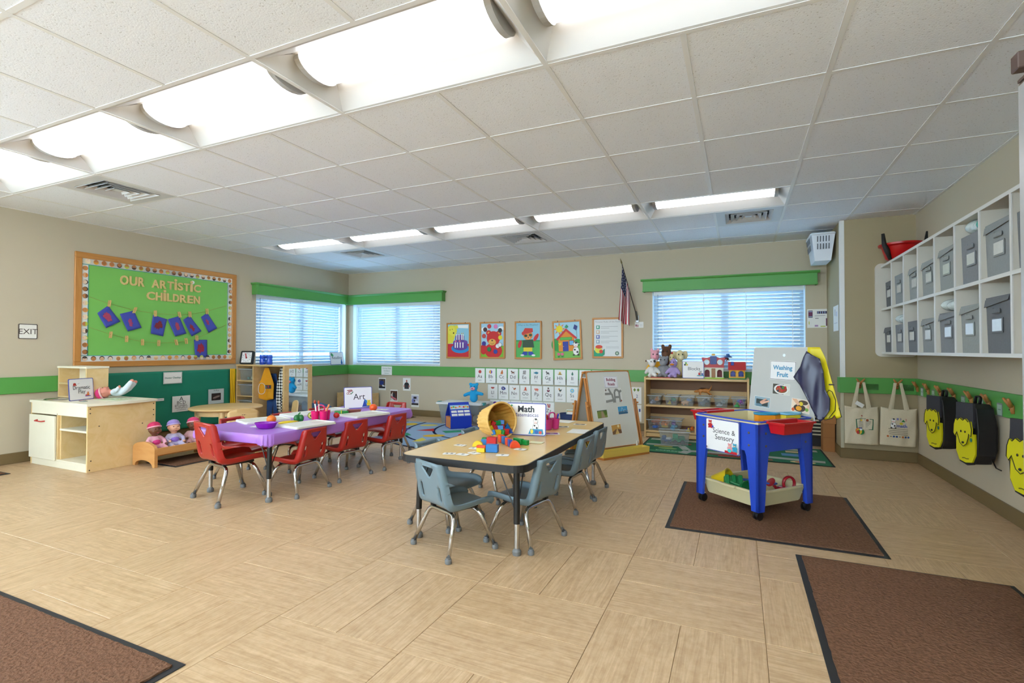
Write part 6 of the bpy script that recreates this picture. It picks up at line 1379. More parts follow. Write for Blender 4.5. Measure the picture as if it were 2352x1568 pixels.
def e1(q): q.rect(-.092, -.058, .184, .116, '8a8ab0').rect(-.089, -.055, .178, .11, 'e8e8ec').text('Building', 0, .012, .042, '8a2c50', 1, fit=.13).text('Roads', 0, -.036, .042, '8a2c50', 1, fit=.1)
def e2(q):
    g_ = '8a8a86'; q.rect(-.118, -.076, .236, .152, 'dcdcd8')
    for pts in ([(-.118, .02), (-.02, .02), (-.005, -.076)], [(-.06, .076), (-.03, .02)], [(.01, -.076), (.02, .04), (.05, .065), (.085, .04), (.085, -.076)], [(.02, -.02), (.085, -.02)], [(.085, .03), (.118, .05)], [(-.118, -.06), (-.02, -.05)]): q.line(pts, .024, g_)
    q.circ(-.10, .06, .010, '6a5048').circ(.10, -.06, .010, 'a05a4a')
def e3(q): q.rect(-.068, -.04, .136, .08, '7c8a44').poly([(-.02, -.04), (.035, -.04), (.01, .03), (-.01, .03)], 'a08a70').poly([(.04, -.02), (.068, .0), (.068, .04), (.02, .03)], '54702c').rect(-.068, .03, .136, .01, '5a6a50')
def e4(q): q.rect(-.068, -.04, .136, .08, '4a9cc8').rect(-.068, -.04, .136, .022, '3a6a8a').line([(-.03, -.02), (-.01, .03), (.02, -.02)], .003, 'd0dce4').line([(.0, -.02), (.03, .01), (.06, -.02)], .003, 'c0ccd4').line([(-.068, -.018), (.068, -.008)], .006, '6a6a70')
def e5(q): q.rect(-.065, -.048, .13, .096, 'c89a50').poly([(-.065, -.048), (.065, -.048), (.065, -.01), (.0, .005), (-.065, -.02)], '7a5a40').poly([(-.03, -.048), (.03, -.048), (.012, .005), (.005, .005)], 'd0b070').circ(.03, .03, .015, 'ecd8a0')
on_easel('paper_sign', 'white paper sign reading Building Roads at the top of the easel', 'sign', .02, .675, .195, .122, e1, -.03)
on_easel('road_map', 'black and white road map picture on the easel', 'picture', .028, .53, .242, .156, e2)
on_easel('photo_print', 'green photo of a dirt road, left on the easel', 'photo', -.165, .345, .142, .086, e3, .04); on_easel('photo_print', 'blue photo of a bridge, right on the easel', 'photo', .13, .368, .142, .086, e4, .02); on_easel('photo_print', 'golden photo of a road, lowest on the easel', 'photo', .0, .175, .136, .104, e5, .06)

# ================================================================ TOY SHELF
sh = thing('toy_shelf', 'low maple toy shelf under the window with two tiers', 'shelf', (-1.09, 6.50, 0)); SW, SD, SHT = 1.20, .36, .745
def sp_(nm, *a, m=MAPLE): return panel(nm, *a, m=m, par=sh)
sp_('side_panel', 0, .022, 0, SD, 0, SHT + .012); sp_('side_panel', SW - .022, SW, 0, SD, 0, SHT + .012); sp_('top_board', .022, SW - .022, 0, SD, SHT - .024, SHT); sp_('middle_shelf', .022, SW - .022, 0, SD - .01, .385, .408); sp_('bottom_shelf', .022, SW - .022, 0, SD - .01, .068, .09); sp_('kick_board', .022, SW - .022, .012, .03, .01, .06)
sp_('divider', .598, .618, .0, SD - .01, .09, .385); sp_('back_panel', .022, SW - .022, SD - .008, SD, .07, SHT - .024, m=HARDB)
for z in (.44, .12): sp_('back_rail', .022, SW - .022, SD - .02, SD - .008, z, z + .14)
bins6 = [(-.966, 'wooden people'), (-.765, 'toy boats'), (-.58, 'wooden discs'), (-.387, 'grey animals'), (-.195, 'pale animals'), (.002, 'green and purple toys')]
pal = [{'grey': '9a9aa8', 'orange': 'd88a40', 'blue': '5a6a90', 'tan': 'b89a70', 'brown': '8a5a3a', 'yellow': 'd8b050'}, {'yellow': 'd8c040', 'green': '3a8a60', 'blue': '4a5a80', 'maroon': '6a2c30', 'purple': '3a2050'}, {'peach': 'e0a878', 'pale blue': '8a9cc0', 'rust': 'a85a3c', 'cream': 'e0d0b0', 'yellow': 'd8a840', 'pink': 'c88878'}, {'grey': '7a8088', 'dark grey': '555c60', 'slate': '687884', 'cream': 'c8beb0', 'blue grey': '6a7a98'}, {'white': 'd0d0cc', 'grey': 'a0a0a0', 'dark grey': '74747a', 'cream': 'c8c4b8', 'silver': 'b4b8bc'}, {'green': '2fa040', 'purple': '8a4aa0', 'orange': 'e07040', 'white': 'e0e0e0', 'lime': '8ac030', 'blue': '2040b0', 'red': 'd02a3a'}]
def heap(pal_, where, loc, wh, seed, r0, z1, group):
    rn = random.Random(seed)
    for k_, (cn, hx) in enumerate(pal_.items()):
        n_ = len(pal_); cols_ = max(2, int(sqrt(n_ * wh[0] / wh[1] * 1.0 + .5))); ix, iy = k_ % cols_, k_ // cols_; rws = (n_ + cols_ - 1) // cols_
        x = -wh[0] + (ix + .5) * 2 * wh[0] / cols_; y = -wh[1] + (iy + .5) * 2 * wh[1] / rws; s_ = 1.22 * r0 * rn.uniform(.85, 1.1); z = s_ + (z1 if k_ % 2 else 0)
        o = thing('small_toy', '%s toy %s' % (cn, where), 'toy', (loc[0] + x, loc[1] + y, loc[2] + z), rn.uniform(0, 3), group); o.rotation_euler = (rn.uniform(-.3, .3), 0, rn.uniform(0, 3)); m_ = mat(hx, .4, var=.06); kind = (seed + k_) % 4
        if kind == 0: MB().box(-s_ * 1.2, s_ * 1.2, -s_ * .6, s_ * .6, -s_ * .8, s_ * .1, ch=s_ * .2).build('chassis', m_, o); MB().box(-s_ * .5, s_ * .5, -s_ * .5, s_ * .5, s_ * .1, s_ * .7, ch=s_ * .15).build('cabin', m_, o)
        elif kind == 1: MB().lathe([(s_ * .9, -s_ * .8), (s_ * .95, -s_ * .3), (s_ * .55, s_ * .2)], 12).build('body', m_, o, smooth=True); MB().ell((0, 0, s_ * .5), s_ * .5, 10, 7).build('head', m_, o, smooth='all')
        elif kind == 2: MB().tube([(-s_ * 1.5, 0, 0), (-s_ * .5, 0, s_ * .1), (s_ * .6, 0, s_ * .1), (s_ * 1.2, 0, s_ * .5)], [s_ * .3, s_ * .65, s_ * .6, s_ * .4], 10).build('body', m_, o, smooth='all'); [MB().cyl((a_ * s_ * .6, b_ * s_ * .3, 0), (a_ * s_ * .7, b_ * s_ * .4, -s_ * .9), s_ * .2, n=8).build('leg', m_, o) for a_ in (-1, 1) for b_ in (-1, 1)]
        else: MB().lathe([(s_ * 1.05, -s_ * .35), (s_ * 1.1, 0), (s_ * 1.05, s_ * .35)], 16).build('disc', m_, o, smooth=True); MB().lathe([(s_ * .5, s_ * .35), (s_ * .45, s_ * .5)], 12).build('hub', m_, o)
for k_, (x, nm) in enumerate(bins6):
    wh_ = ['first', 'second', 'third', 'fourth', 'fifth', 'sixth'][k_]
    bin_('clear bin of %s, %s from the left on the toy shelf' % (nm, wh_), .155, .26, .118, (x, 6.65, .4085), 0, .010, 'clear bins on the toy shelf', taper=.014)
    heap(pal[k_], 'in the %s clear bin of the toy shelf' % wh_, (x, 6.60, .413), (.046, .06), k_, .024 if k_ < 5 else .027, .04, 'toys in the shelf bins')
hp = thing('toy_horse', 'orange brown toy dog lying across the fourth clear bin', 'toy', (-.40, 6.61, .545), 0)
blob('body', [('e', (-.03, 0, .05), (.035, .022, .025)), ('e', (.03, 0, .052), (.05, .024, .026)), ('e', (-.075, 0, .042), (.022, .018, .018)), ('e', (-.095, 0, .034), (.014, .012, .010)), ('t', [(.07, 0, .06), (.09, 0, .085), (.098, 0, .115)], [.012, .009, .006]), ('t', [(-.04, .012, .03), (-.045, .014, -.0)], [.010, .008]), ('t', [(-.03, -.012, .03), (-.03, -.014, .0)], [.010, .008]), ('t', [(.05, .012, .03), (.075, .014, .0)], [.012, .008]), ('t', [(.06, -.012, .03), (.10, -.014, .004)], [.012, .007])], mat('b8722c', .45, var=.15, scale=30), hp, .006)
MB().tube([(-.06, 0, .06), (-.02, 0, .078), (.03, 0, .08)], [.004, .012, .005], 8).build('mane', mat('4a2c18', .6, var=0), hp, smooth='all')
bin_('wide clear bin of orange and blue blocks on the low left shelf', .40, .28, .135, (-.855, 6.66, .0905), 0, .014, taper=.02)
heap({'blue': '2c5ab0', 'orange': 'e08a4a', 'sky blue': '3a9ac8', 'coral': 'e07a50', 'yellow': 'e0b830', 'purple': '6a4a90', 'red': 'b83a3a', 'peach': 'e0a070', 'teal': '2a8a9a'}, 'in the wide bin of the toy shelf', (-.855, 6.63, .096), (.16, .10), 3, .032, .05, 'toys in the wide bin')
heap({'yellow': 'd8c020', 'orange': 'e0701c', 'purple': '5a2a80', 'dark green': '1a4a2c'}, 'heaped loose on the low left shelf', (-.545, 6.56, .0905), (.04, .05), 5, .022, .02, 'loose toys on the low shelf')
for lab, x0, x1, c_ in (('yellow box on the low right shelf of the toy shelf', -.43, -.32, 'd8a818'), ('grey box on the low right shelf of the toy shelf', -.305, -.19, '8a8684'), ('dark grey box at the far right of the low shelf', -.175, -.03, '6a6668')):
    o = thing('toy_box', lab, 'box', ((x0 + x1) / 2, 6.64, .0905)); w_ = (x1 - x0) / 2; MB().box(-w_, w_, -.10, .10, 0, .22, ch=.008).build('carton', mat(c_, .5, var=.06), o); MB().box(-w_ - .003, w_ + .003, -.103, .103, .22, .245, ch=.006).build('lid', mat(c_, .45, var=.04), o)
# plush animals on top
def plush(label, x, y, z, sc, c_, head, ears, muz, rz=0., extra=None, shirt=None):
    r = thing('plush_toy', label, 'plush toy', (x, y, z + .001), rz, 'plush animals on the toy shelf'); r.scale = (.72, .62, 1) if sc > 1.3 else ((.55, .55, 1) if sc > 1.2 else (.9, .9, 1)); m_ = mat(c_, .95, var=.12, scale=70, bump=.5)
    S_ = lambda *v: tuple(a_ * sc for a_ in v)
    blob('body', [('e', S_(0, 0, .075), S_(.06, .05, .075)), ('t', [S_(-.04, 0, .115), S_(-.075, -.015, .085), S_(-.095, -.03, .06)], S_(.026, .024, .022)), ('t', [S_(.04, 0, .115), S_(.075, -.015, .085), S_(.095, -.03, .06)], S_(.026, .024, .022)), ('e', S_(-.04, -.045, .024), S_(.03, .04, .024)), ('e', S_(.04, -.045, .024), S_(.03, .04, .024))], mat(shirt, .9, var=.08) if shirt else m_, r, .009)
    hm = mat(head, .95, var=.1, scale=70, bump=.4)
    blob('head', [('e', S_(0, -.005, .19), S_(.055, .052, .055))] + [('e', S_(*e), S_(*s_)) for e, s_ in ears] , hm, r, .008)
    mc, me_, ms_2 = muz; MB().ell(S_(*me_), S_(*ms_2), 14, 8).build('muzzle', mat(mc, .9, var=.05), r, smooth='all')
    for e in (-1, 1): MB().ell(S_(e * .024, -.054, .205), S_(.007, .005, .008), 8, 6).build('eye', BLK, r, smooth='all')
    for nm, mb_, cc in (extra or []): mb_.build(nm, mat(cc, .9, var=.05), r, smooth='all')
ZT = .745
ear_s = [((-.06, 0, .215), (.028, .012, .014)), ((.06, 0, .215), (.028, .012, .014))]; ear_r = [((-.04, 0, .24), (.02, .012, .022)), ((.04, 0, .24), (.02, .012, .022))]; ear_b = [((-.07, .01, .20), (.034, .012, .04)), ((.07, .01, .20), (.034, .012, .04))]
plush('white plush cow with a dark eye patch, front left on the toy shelf', -1.005, 6.60, ZT, .98, 'd8d6d0', 'dedcd8', ear_s, ('e4d8d0', (0, -.045, .165), (.036, .026, .026)), .3, [('eye_patch', MB().ell((.024, -.047, .205), (.016, .010, .017), 10, 8), '2a2624'), ('ear_patch', MB().ell((-.085, 0, .208), (.012, .010, .012), 8, 6), '6a4a3a')])
plush('grey plush hippo in the middle of the toy shelf animals', -.868, 6.64, ZT, 1.10, '86868a', '8c8c90', [((-.045, .0, .235), (.016, .012, .018)), ((.045, .0, .235), (.016, .012, .018))], ('8c8c90', (0, -.05, .165), (.042, .032, .030)), -.1)
plush('lilac plush duck with an orange bill, front right of the animals', -.745, 6.60, ZT, .96, 'a894c4', 'a48ec0', [((0, 0, .245), (.012, .012, .02))], ('e08a20', (0, -.06, .175), (.030, .026, .013)), -.25)
plush('pink plush pig in a yellow shirt at the back left of the animals', -1.0, 6.79, ZT, 1.42, 'e8a8b4', 'e6a4b0', ear_r, ('e89aa8', (0, -.05, .18), (.024, .016, .018)), .2, None, 'e8a820')
plush('brown plush horse standing tallest at the back of the animals', -.855, 6.80, ZT, 1.62, '5a3826', '5e3c28', ear_r, ('6a4632', (0, -.05, .17), (.032, .032, .030)), -.2)
plush('cream plush dog with floppy ears at the back right of the animals', -.69, 6.79, ZT, 1.42, 'e0cf9a', 'e2d2a0', ear_b, ('e8dcb4', (.012, -.05, .175), (.03, .03, .025)), .35)
plush('plush rooster with a red comb peeking between the animals', -.775, 6.715, ZT, 1.24, 'e8e0c8', 'd8c890', [((0, 0, .24), (.014, .02, .02))], ('e0882a', (0, -.06, .18), (.014, .018, .010)), 0, [('comb', MB().ell((0, -.005, .30), (.02, .032, .026), 10, 8), 'c02020')])
def bs_(q):
    q.text('Blocks', .01, -.005, .055, '26282e', 0, fit=.15).rect(-.105, .05, .02, .02, '2a2c30').rect(-.082, .05, .02, .02, 'c8b020').rect(-.094, .071, .02, .02, '5a9a3a'); bear(q, .085, -.05, .05, '9a9aa0'); q.rect(.045, -.075, .075, .01, '3aa0b0').rect(.06, -.066, .02, .03, 'c02a2a').rect(.1, -.066, .014, .024, '2a50b0')
plaque('centre_sign', 'white sign reading Blocks standing on the toy shelf', .252, .212, (-.512, 6.575, ZT + .107), .06, .10, bs_)
# toy schoolhouse
RED = mat('b81c20', .35, var=.03, name='toy_red'); YEL = mat('dca41c', .35, var=.03); 
sc_ = thing('toy_schoolhouse', 'red roofed toy schoolhouse with a bell arm on the toy shelf', 'toy house', (-.285, 6.68, ZT + .0008), .04)
MB().prism(rrect(.245, .16, .01), 0, .014).build('green_base', mat('9ac02c', .4, var=0), sc_)
wl_o = [(-.105, 0), (-.075, 0)] ; 
def arch_wall(w0, w1, h0, h1, doors):
    o_ = [(w0, h0), (w1, h0), (w1, h1), (w0, h1)]; return cdt_sheet(o_, doors, [], lambda x, y: Vector((x, 0, y)))
def arch(cx, w_, h0, h_, n=8): return [(cx - w_ / 2, h0), (cx + w_ / 2, h0)] + [(cx + w_ / 2 * cos(pi * q / n), h_ - w_ / 2 + w_ / 2 * sin(pi * q / n)) for q in range(n + 1)]
vs, fs = arch_wall(-.112, .112, .014, .135, [arch(-.07, .056, .02, .11), arch(.07, .056, .02, .11)])
solid(MB().add(vs, fs).build('front_wall', mat('d8d4c0', .45, var=0), sc_, (0, -.06, 0)), .008, 0); MB().box(-.112, -.104, -.055, .06, .014, .135).box(.104, .112, -.055, .06, .014, .135).box(-.104, .104, .052, .06, .014, .135).build('side_walls', mat('a83034', .45, var=0), sc_)
MB().box(-.022, .022, -.068, -.062, .014, .125, ch=.003).build('door', mat('9a6a40', .45, var=0), sc_)
MB().prism([(-.125, 0), (.125, 0), (.118, .03), (.128, .09), (.135, .125), (.07, .118), (.03, .132), (-.03, .132), (-.07, .118), (-.135, .122), (-.128, .09), (-.118, .03)], -.06, .062).build('roof', RED, sc_, (0, 0, .135), (pi / 2, 0, 0))
for e in (-1, 1): MB().tube([(e * .075 + .028 * cos(t_), -.068, .20 + .028 * sin(t_)) for t_ in [2 * pi * q / 18 for q in range(18)]], .005, 8, closed=True).build('round_window_frame', PAPER, sc_, smooth='all'); MB().lathe([(.026, 0), (.026, .003)], 18, M=Tm((e * .075, -.064, .20), 0, pi / 2)).build('round_window', mat('bcd4e4', .2, var=0), sc_)
MB().prism(rrect(.075, .10, .01), 0, .008).build('gable_panel', mat('3a4a8a', .4, var=.3, scale=60), sc_, (0, -.063, .225), (pi / 2, 0, 0)); MB().prism(rrect(.045, .025, .012), 0, .012).build('crown_ornament', YEL, sc_, (0, -.058, .292), (pi / 2, 0, 0))
MB().tube(fillet([(.10, 0, .22), (.15, 0, .25), (.165, 0, .27)], .02), .010, 8).build('bell_arm', RED, sc_, smooth='all'); MB().lathe([(.050, 0), (.045, .014), (.022, .024), (.018, .045), (0, .048)], 16, M=Tm((.165, 0, .255))).build('bell_hood', mat('2c5a9a', .35, var=0), sc_, smooth=True); MB().lathe([(.022, -.035), (.016, -.02), (.012, 0), (0, .004)], 14, M=Tm((.165, 0, .25))).build('bell', CHROME, sc_, smooth=True)
hs = thing('toy_house', 'small toy house with yellow walls and a red roof on the toy shelf', 'toy house', (-.022, 6.66, ZT + .0008), .03)
MB().prism(rrect(.19, .13, .01), 0, .014).build('green_base', mat('2c7a30', .4, var=0), hs)
vs, fs = arch_wall(-.088, .088, .014, .115, [arch(-.044, .058, .03, .10), arch(.044, .058, .03, .10)]); solid(MB().add(vs, fs).build('front_wall', YEL, hs, (0, -.05, 0)), .01, 0)
MB().box(-.088, .088, -.044, .05, .014, .115).build('house_body', mat('b86a18', .4, var=0), hs)
for e in (-1, 1):
    MB().prism(arch(e * .044, .056, .032, .098), 0, .003).build('window_pane', mat('26307a', .25, var=0), hs, (0, -.0445, 0), (pi / 2, 0, 0))
    MB().box(-.002, .002, -.052, -.048, .032, .098).box(-.027, .027, -.052, -.048, .062, .066).build('window_bars', mat('3a4ac0', .4, var=0), hs, (e * .044, 0, 0)); MB().tube([(x_, -.057, y_) for x_, y_ in arch(e * .044, .066, .026, .104)[2:]], .005, 8).build('window_arch', YEL, hs, smooth='all')
MB().prism([(-.06, .108), (.06, .108), (.03, .205), (-.03, .205)], -.097, .097).build('roof', RED, hs, (0, 0, 0), (pi / 2, 0, pi / 2)); MB().box(-.016, .016, -.014, .014, 0, .045, ch=.003).build('chimney', mat('2040a8', .4, var=0), hs, (-.05, -.04, .165))
o = thing('red_book', 'thin red folder lying under the plush animals', 'book', (-.84, 6.55, ZT)); MB().box(-.17, .07, -.04, -.012, 0, .006, ch=.001).build('cover', mat('b0202a', .4, var=0), o); MB().box(-.168, .068, -.038, -.014, .0062, .008).build('sheet', mat('c84040', .5, var=0), o)

# ---- green road rug, clear truck box
rg = thing('road_rug', 'dark green play rug printed with roads and train cars', 'rug', (-.10, 6.0, 0)); MB().box(-.92, .92, -.445, .47, .0002, .006, ch=.002).build('binding', mat('16201c', .9, var=.1), rg); MB().box(-.90, .90, -.43, .45, .006, .008).build('pile', mat('1f6a48', .95, var=.15, scale=150, bump=.3), rg)
q = Pr(z=.0086, step=.0002); grey = 'a4a8a0'
q.line([(-.88, .36), (-.3, .36), (.1, .30), (.86, .30)], .10, grey); q.line([(-.45, -.40), (-.40, -.25), (-.2, -.22), (.3, -.22), (.86, -.28)], .10, grey); q.line([(.3, .30), (.3, -.22)], .09, grey); q.line([(-.88, .0), (-.5, .02), (-.42, -.2)], .09, grey)
for x_, y_, w_, h_, c_ in ((-.85, -.40, .35, .07, '2f8a58'), (-.25, .02, .10, .10, '2a2a2c'), (-.12, .02, .10, .10, 'd8d4cc'), (.02, .02, .08, .10, '3a2020'), (-.70, .12, .30, .06, '8a1f1f'), (-.1, -.40, .5, .05, 'a0352c'), (-.2, -.34, .35, .04, '8a2420'), (.5, -.10, .28, .14, '4a86b4'), (.55, .10, .2, .1, 'c8b48a'), (-.78, -.12, .2, .05, 'c0b040')): q.rect(x_, y_, w_, h_, c_)
q.circ(-.62, -.20, .10, '7aa860', .05).circ(.66, -.38, .11, 'd8c48a', .05).circ(.66, -.38, .07, 'b8342c', .03).text('EXPRESS', -.6, -.36, .07, '8ac4a0', 1).text('TRACK', .2, -.42, .045, '6ab080', 1); q.build('road_print', rg)
MB().box(-.90, .90, -.442, -.438, .0062, .0075).build('edge_stitch', BLK, rg)
bin_('clear box of toy trucks standing on the green rug', .33, .20, .155, (-.685, 6.12, .0098), .12, .006, 'clear boxes on the rug', taper=.015)
def truck(label, loc, rz, c1_, c2_, s_=1.):
    r = thing('toy_truck', label, 'toy truck', loc, rz); S_ = s_
    MB().box(-.05 * S_, .05 * S_, -.022 * S_, .022 * S_, .02 * S_, .045 * S_, ch=.004).build('chassis', mat(c1_, .4, var=0), r); MB().box(-.045 * S_, -.005 * S_, -.02 * S_, .02 * S_, .045 * S_, .085 * S_, ch=.006).build('cabin', mat(c1_, .4, var=0), r); MB().box(.0, .05 * S_, -.024 * S_, .024 * S_, .045 * S_, .065 * S_, ch=.004).build('load_bed', mat(c2_, .4, var=0), r)
    for a_ in (-.03, .032):
        for b_ in (-1, 1): MB().lathe([(.018 * S_, -.006), (.018 * S_, .006)], 14, M=Tm((a_ * S_, b_ * .026 * S_, .019 * S_), 0, pi / 2)).build('wheel', mat('2a2a2a', .6, var=0), r); MB().lathe([(.008 * S_, .0065), (.007 * S_, .009)], 10, M=Tm((a_ * S_, b_ * .026 * S_, .019 * S_), 0, -b_ * pi / 2 * -1)).build('wheel_hub', mat('d8b830', .4, var=0), r)
truck('green toy tractor in the clear box on the rug', (-.64, 6.11, .0135), .3, '1f8a58', '24744c', 1.35); truck('blue toy truck in the clear box on the rug', (-.77, 6.10, .0135), -.2, '2c4a80', 'c8c8c8', 1.05)

# ---- wall unit heater and cartons
pt = thing('wall_heater', 'cream louvred heating unit under the window beside the pier', 'heater', (.13, 6.66, 0)); CRM = mat('d0c8ae', .5, var=.03, name='cream_enamel')
MB().box(0, .80, .02, .30, .10, .60, ch=.006).build('cabinet', mat('2c2a28', .7, var=0), pt); MB().box(-.005, .82, -.01, .30, .60, .655, ch=.006).build('top_cover', CRM, pt); MB().box(0, .80, .0, .02, .46, .60, ch=.003).build('front_panel', CRM, pt); MB().box(.0, .80, .04, .28, .0, .10).build('plinth', BLK, pt)
for k_ in range(8): MB().box(0, .80, -.004, .022, 0, .014, ch=.003).build('louver_slat', CRM, pt, (0, 0, .13 + .040 * k_))
for lab, x, y, z, w_, d_2, h_, c_ in (('tall brown cardboard carton between the heater and the pier', .885, 6.475, 0, .11, .17, .30, 'a06a3a'), ('brown cardboard carton stacked on top of the tall carton', .893, 6.465, .3004, .115, .16, .255, 'ac7442')):
    o = thing('cardboard_carton', lab, 'box', (x, y, z)); CB = mat(c_, .8, var=.05, name='cardboard'); MB().box(-w_ / 2, w_ / 2, -d_2 / 2, d_2 / 2, 0, h_, ch=.002).build('carton_body', CB, o); MB().box(-w_ / 2 - .0004, w_ / 2 + .0004, -d_2 / 2 - .0006, -d_2 / 2, h_ * .5, h_ * .5 + .004).build('fold_line', mat('8a5a30', .8, var=0), o); MB().box(-w_ / 2, w_ / 2, -.003, .003, h_, h_ + .0004).build('flap_seam', mat('6a4524', .8, var=0), o)
# laundry basket hung high on the pier's side
lb = thing('laundry_basket', 'white slotted laundry basket hung high at the left of the pier', 'laundry basket', (PX - .122, 6.50, 2.06)); lb.scale = (.66, .9, 1.); LBM = mat('dde2ea', .4, var=.02, name='white_plastic')
MB().open_box(-.165, .165, -.24, .24, 0, .285, .005, taper=.05).build('tub', LBM, lb); MB().tube([(a_, b_, .285) for a_, b_ in rrect(.345, .495, .04)], .012, 8, closed=True).build('rolled_rim', LBM, lb, smooth='all')
for s_ in (-1, 1):
    for k_ in range(5):
        for zz2 in (.12, .20): MB().box(-.007, .007, -.002, .002, 0, .06, ch=.001).build('slot', mat('5a606a', .8, var=0), lb, (-.08 + .04 * k_, s_ * (.2265 + .05 * (zz2 - .14) ), zz2), (-s_ * .175, 0, 0))
for k_ in range(7):
    for zz2 in (.12, .20): MB().box(-.002, .002, -.007, .007, 0, .06, ch=.001).build('slot', mat('5a606a', .8, var=0), lb, (-(.139 + .175 * zz2) + .012 * 0 , -.14 + .045 * k_, zz2), (0, -.175, 0))
MB().box(.155, .184, -.03, .03, .24, .27, ch=.003).build('wall_hook', CHROME, lb)
# ================================================================ SENSORY TABLE
ST = thing('sensory_table', 'blue sensory table with a cream basin, red side trays and casters', 'sensory table', (.083, 3.92, .0112), radians(-40.9))
SB = mat('2347b8', .4, var=.06, scale=5, name='blue_plastic'); CR = mat('d2c69a', .45, var=.03, name='cream_plastic'); h = .26
def leg_panel(sx, flip):
    # tapering corner plate, u runs from the corner inwards
    return [(0, .62), (.10 if flip else .10, .62), (.10, .44), (.088, .40), (.075, .30), (.055, .055), (0, .055)]
for sx in (-1, 1):
    for sy in (-1, 1):
        lg = link('leg', None, ST)
        mb = MB()
        out = [(0, .618), (.11, .618), (.108, .44), (.092, .40), (.078, .30), (.055, .055), (0.0, .055)]
        n = len(out)
        for ax_ in (0, 1):
            vs = []
            for t_ in (0, .02):
                for u, z in out:
                    a_ = h - u
                    vs.append((sx * a_, sy * (h - t_), z) if ax_ == 0 else (sx * (h - t_), sy * a_, z))
            fs = [tuple(range(n)), tuple(range(n, 2 * n))[::-1]] + [(i, n + i, n + (i + 1) % n, (i + 1) % n) for i in range(n)]
            if (sx * sy > 0) == (ax_ == 0): fs = [f_[::-1] for f_ in fs]
            mb.add(vs, fs)
        bpy.data.objects.remove(lg)
        lg = mb.build('leg', SB, ST)
        MB().box(-.018, .018, -.018, .018, .05, .06, ch=.002).build('caster_plate', CHROME, lg, (sx * (h - .03), sy * (h - .03), 0))
        for e in (-1, 1): MB().lathe([(.012, -.007), (.027, -.006), (.0275, .006), (.012, .007)], 18, M=Tm((sx * (h - .03) + e * .012, sy * (h - .03), .0275), 0, 0, pi / 2)).build('caster_wheel', mat('18181a', .35, var=0), lg, smooth=True)
        MB().box(-.012, .012, -.018, .02, .022, .052, ch=.004).build('caster_fork', BLK, lg, (sx * (h - .03), sy * (h - .03), 0))
for ax_ in (0, 1):
    for s_ in (-1, 1):
        prof_ = [(-h + .10, .43), (h - .10, .43), (h - .10, .618), (-h + .10, .618)]
        MB().prism(prof_, -.006, .006).build('apron_panel', SB, ST, (0, s_ * (h - .008), 0) if ax_ == 0 else (s_ * (h - .008), 0, 0), (pi / 2, 0, 0 if ax_ == 0 else pi / 2))
        for e in (-1, 1):
            for z in (.47, .55): MB().lathe([(.008, 0), (.007, .003), (0, .004)], 10, M=(Tm((e * .19, s_ * h, z), 0, -s_ * pi / 2) if ax_ == 0 else Tm((s_ * h, e * .19, z), 0, 0, s_ * pi / 2))).build('bolt', mat('6a6258', .4, .6, var=0), ST)
MB().open_box(-h + .022, h - .022, -h + .022, h - .022, .46, .622, .005, taper=.02, lip=.026).build('basin', CR, ST)
MB().tube([(a_, b_, .624) for a_, b_ in rrect(2 * h + .004, 2 * h + .004, .03)], .006, 8, closed=True).build('top_rim', SB, ST, smooth='all')
MB().box(-h + .06, h - .06, -h + .06, h - .06, .066, .072).build('lower_rack', CR, ST)
# cream drawer tray on the rack
lt = thing('storage_tray', 'cream plastic tray of sand toys on the rack under the sensory table', 'tray', (.083, 3.92, .0838), radians(-40.9))
MB().open_box(-.224, .224, -.224, .224, 0, .10, .004, taper=.02, lip=.012).build('tray_body', CR, lt); MB().prism([(-.07, .10), (.07, .10), (.05, .085), (-.05, .085)], -.006, .006).build('finger_pull', CR, lt, (0, -.234, 0), (pi / 2, 0, 0))
def loc_st(x, y, z): 
    v_ = Matrix.Rotation(radians(-40.9), 4, 'Z') @ Vector((x, y, 0)); return (.083 + v_.x, 3.92 + v_.y, z + .0112)
# sand toys
zt_ = .0765
o = thing('sand_bucket', 'yellow toy bucket on its side in the lower tray', 'sand toy', loc_st(-.155, -.12, zt_ + .075), radians(-20)); o.scale = (1.2, 1.2, 1.2); MB().lathe([(0, -.05), (.038, -.05), (.058, .045), (.062, .048), (.062, .052), (.055, .052), (.036, -.044), (0, -.044)], 24, M=Matrix.Rotation(radians(70), 4, 'Y')).build('bucket', mat('d8b818', .35, var=0), o, smooth=True); MB().tube([(.05, .05 * cos(t_), -.02 + .055 * sin(t_)) for t_ in [pi * q / 12 for q in range(13)]], .003, 6).build('handle', mat('d8b818', .35, var=0), o, smooth='all')
o = thing('sand_mould', 'green castle mould lying in the lower tray', 'sand toy', loc_st(-.05, -.13, zt_ + .075), radians(10)); o.scale = (1.2, 1.2, 1.2); A_ = Matrix.Rotation(radians(60), 4, 'X')
MB().box(-.05, .05, -.04, .04, -.02, .03, ch=.006, M=A_).build('mould_body', mat('12703a', .35, var=0), o)
for a_ in (-.036, 0, .036): MB().box(a_ - .011, a_ + .011, -.04, .04, .03, .046, ch=.003, M=A_).build('turret', mat('12703a', .35, var=0), o)
o = thing('sand_shovel', 'blue toy shovel lying across the lower tray', 'sand toy', loc_st(.0, .0, zt_ + .095), radians(-8)); MB().cyl((-.12, 0, 0), (.06, 0, 0), .009, n=10).build('shaft', mat('2456b8', .35, var=0), o, smooth=True); MB().prism([(.06, -.02), (.08, -.034), (.14, -.028), (.155, 0), (.14, .028), (.08, .034), (.06, .02)], -.004, .004).build('blade', mat('2456b8', .35, var=0), o); MB().tube([(-.12, 0, 0), (-.13, -.025, 0), (-.16, -.025, 0), (-.17, 0, 0), (-.16, .025, 0), (-.13, .025, 0)], .006, 8, closed=True).build('grip', mat('2456b8', .35, var=0), o, smooth='all')
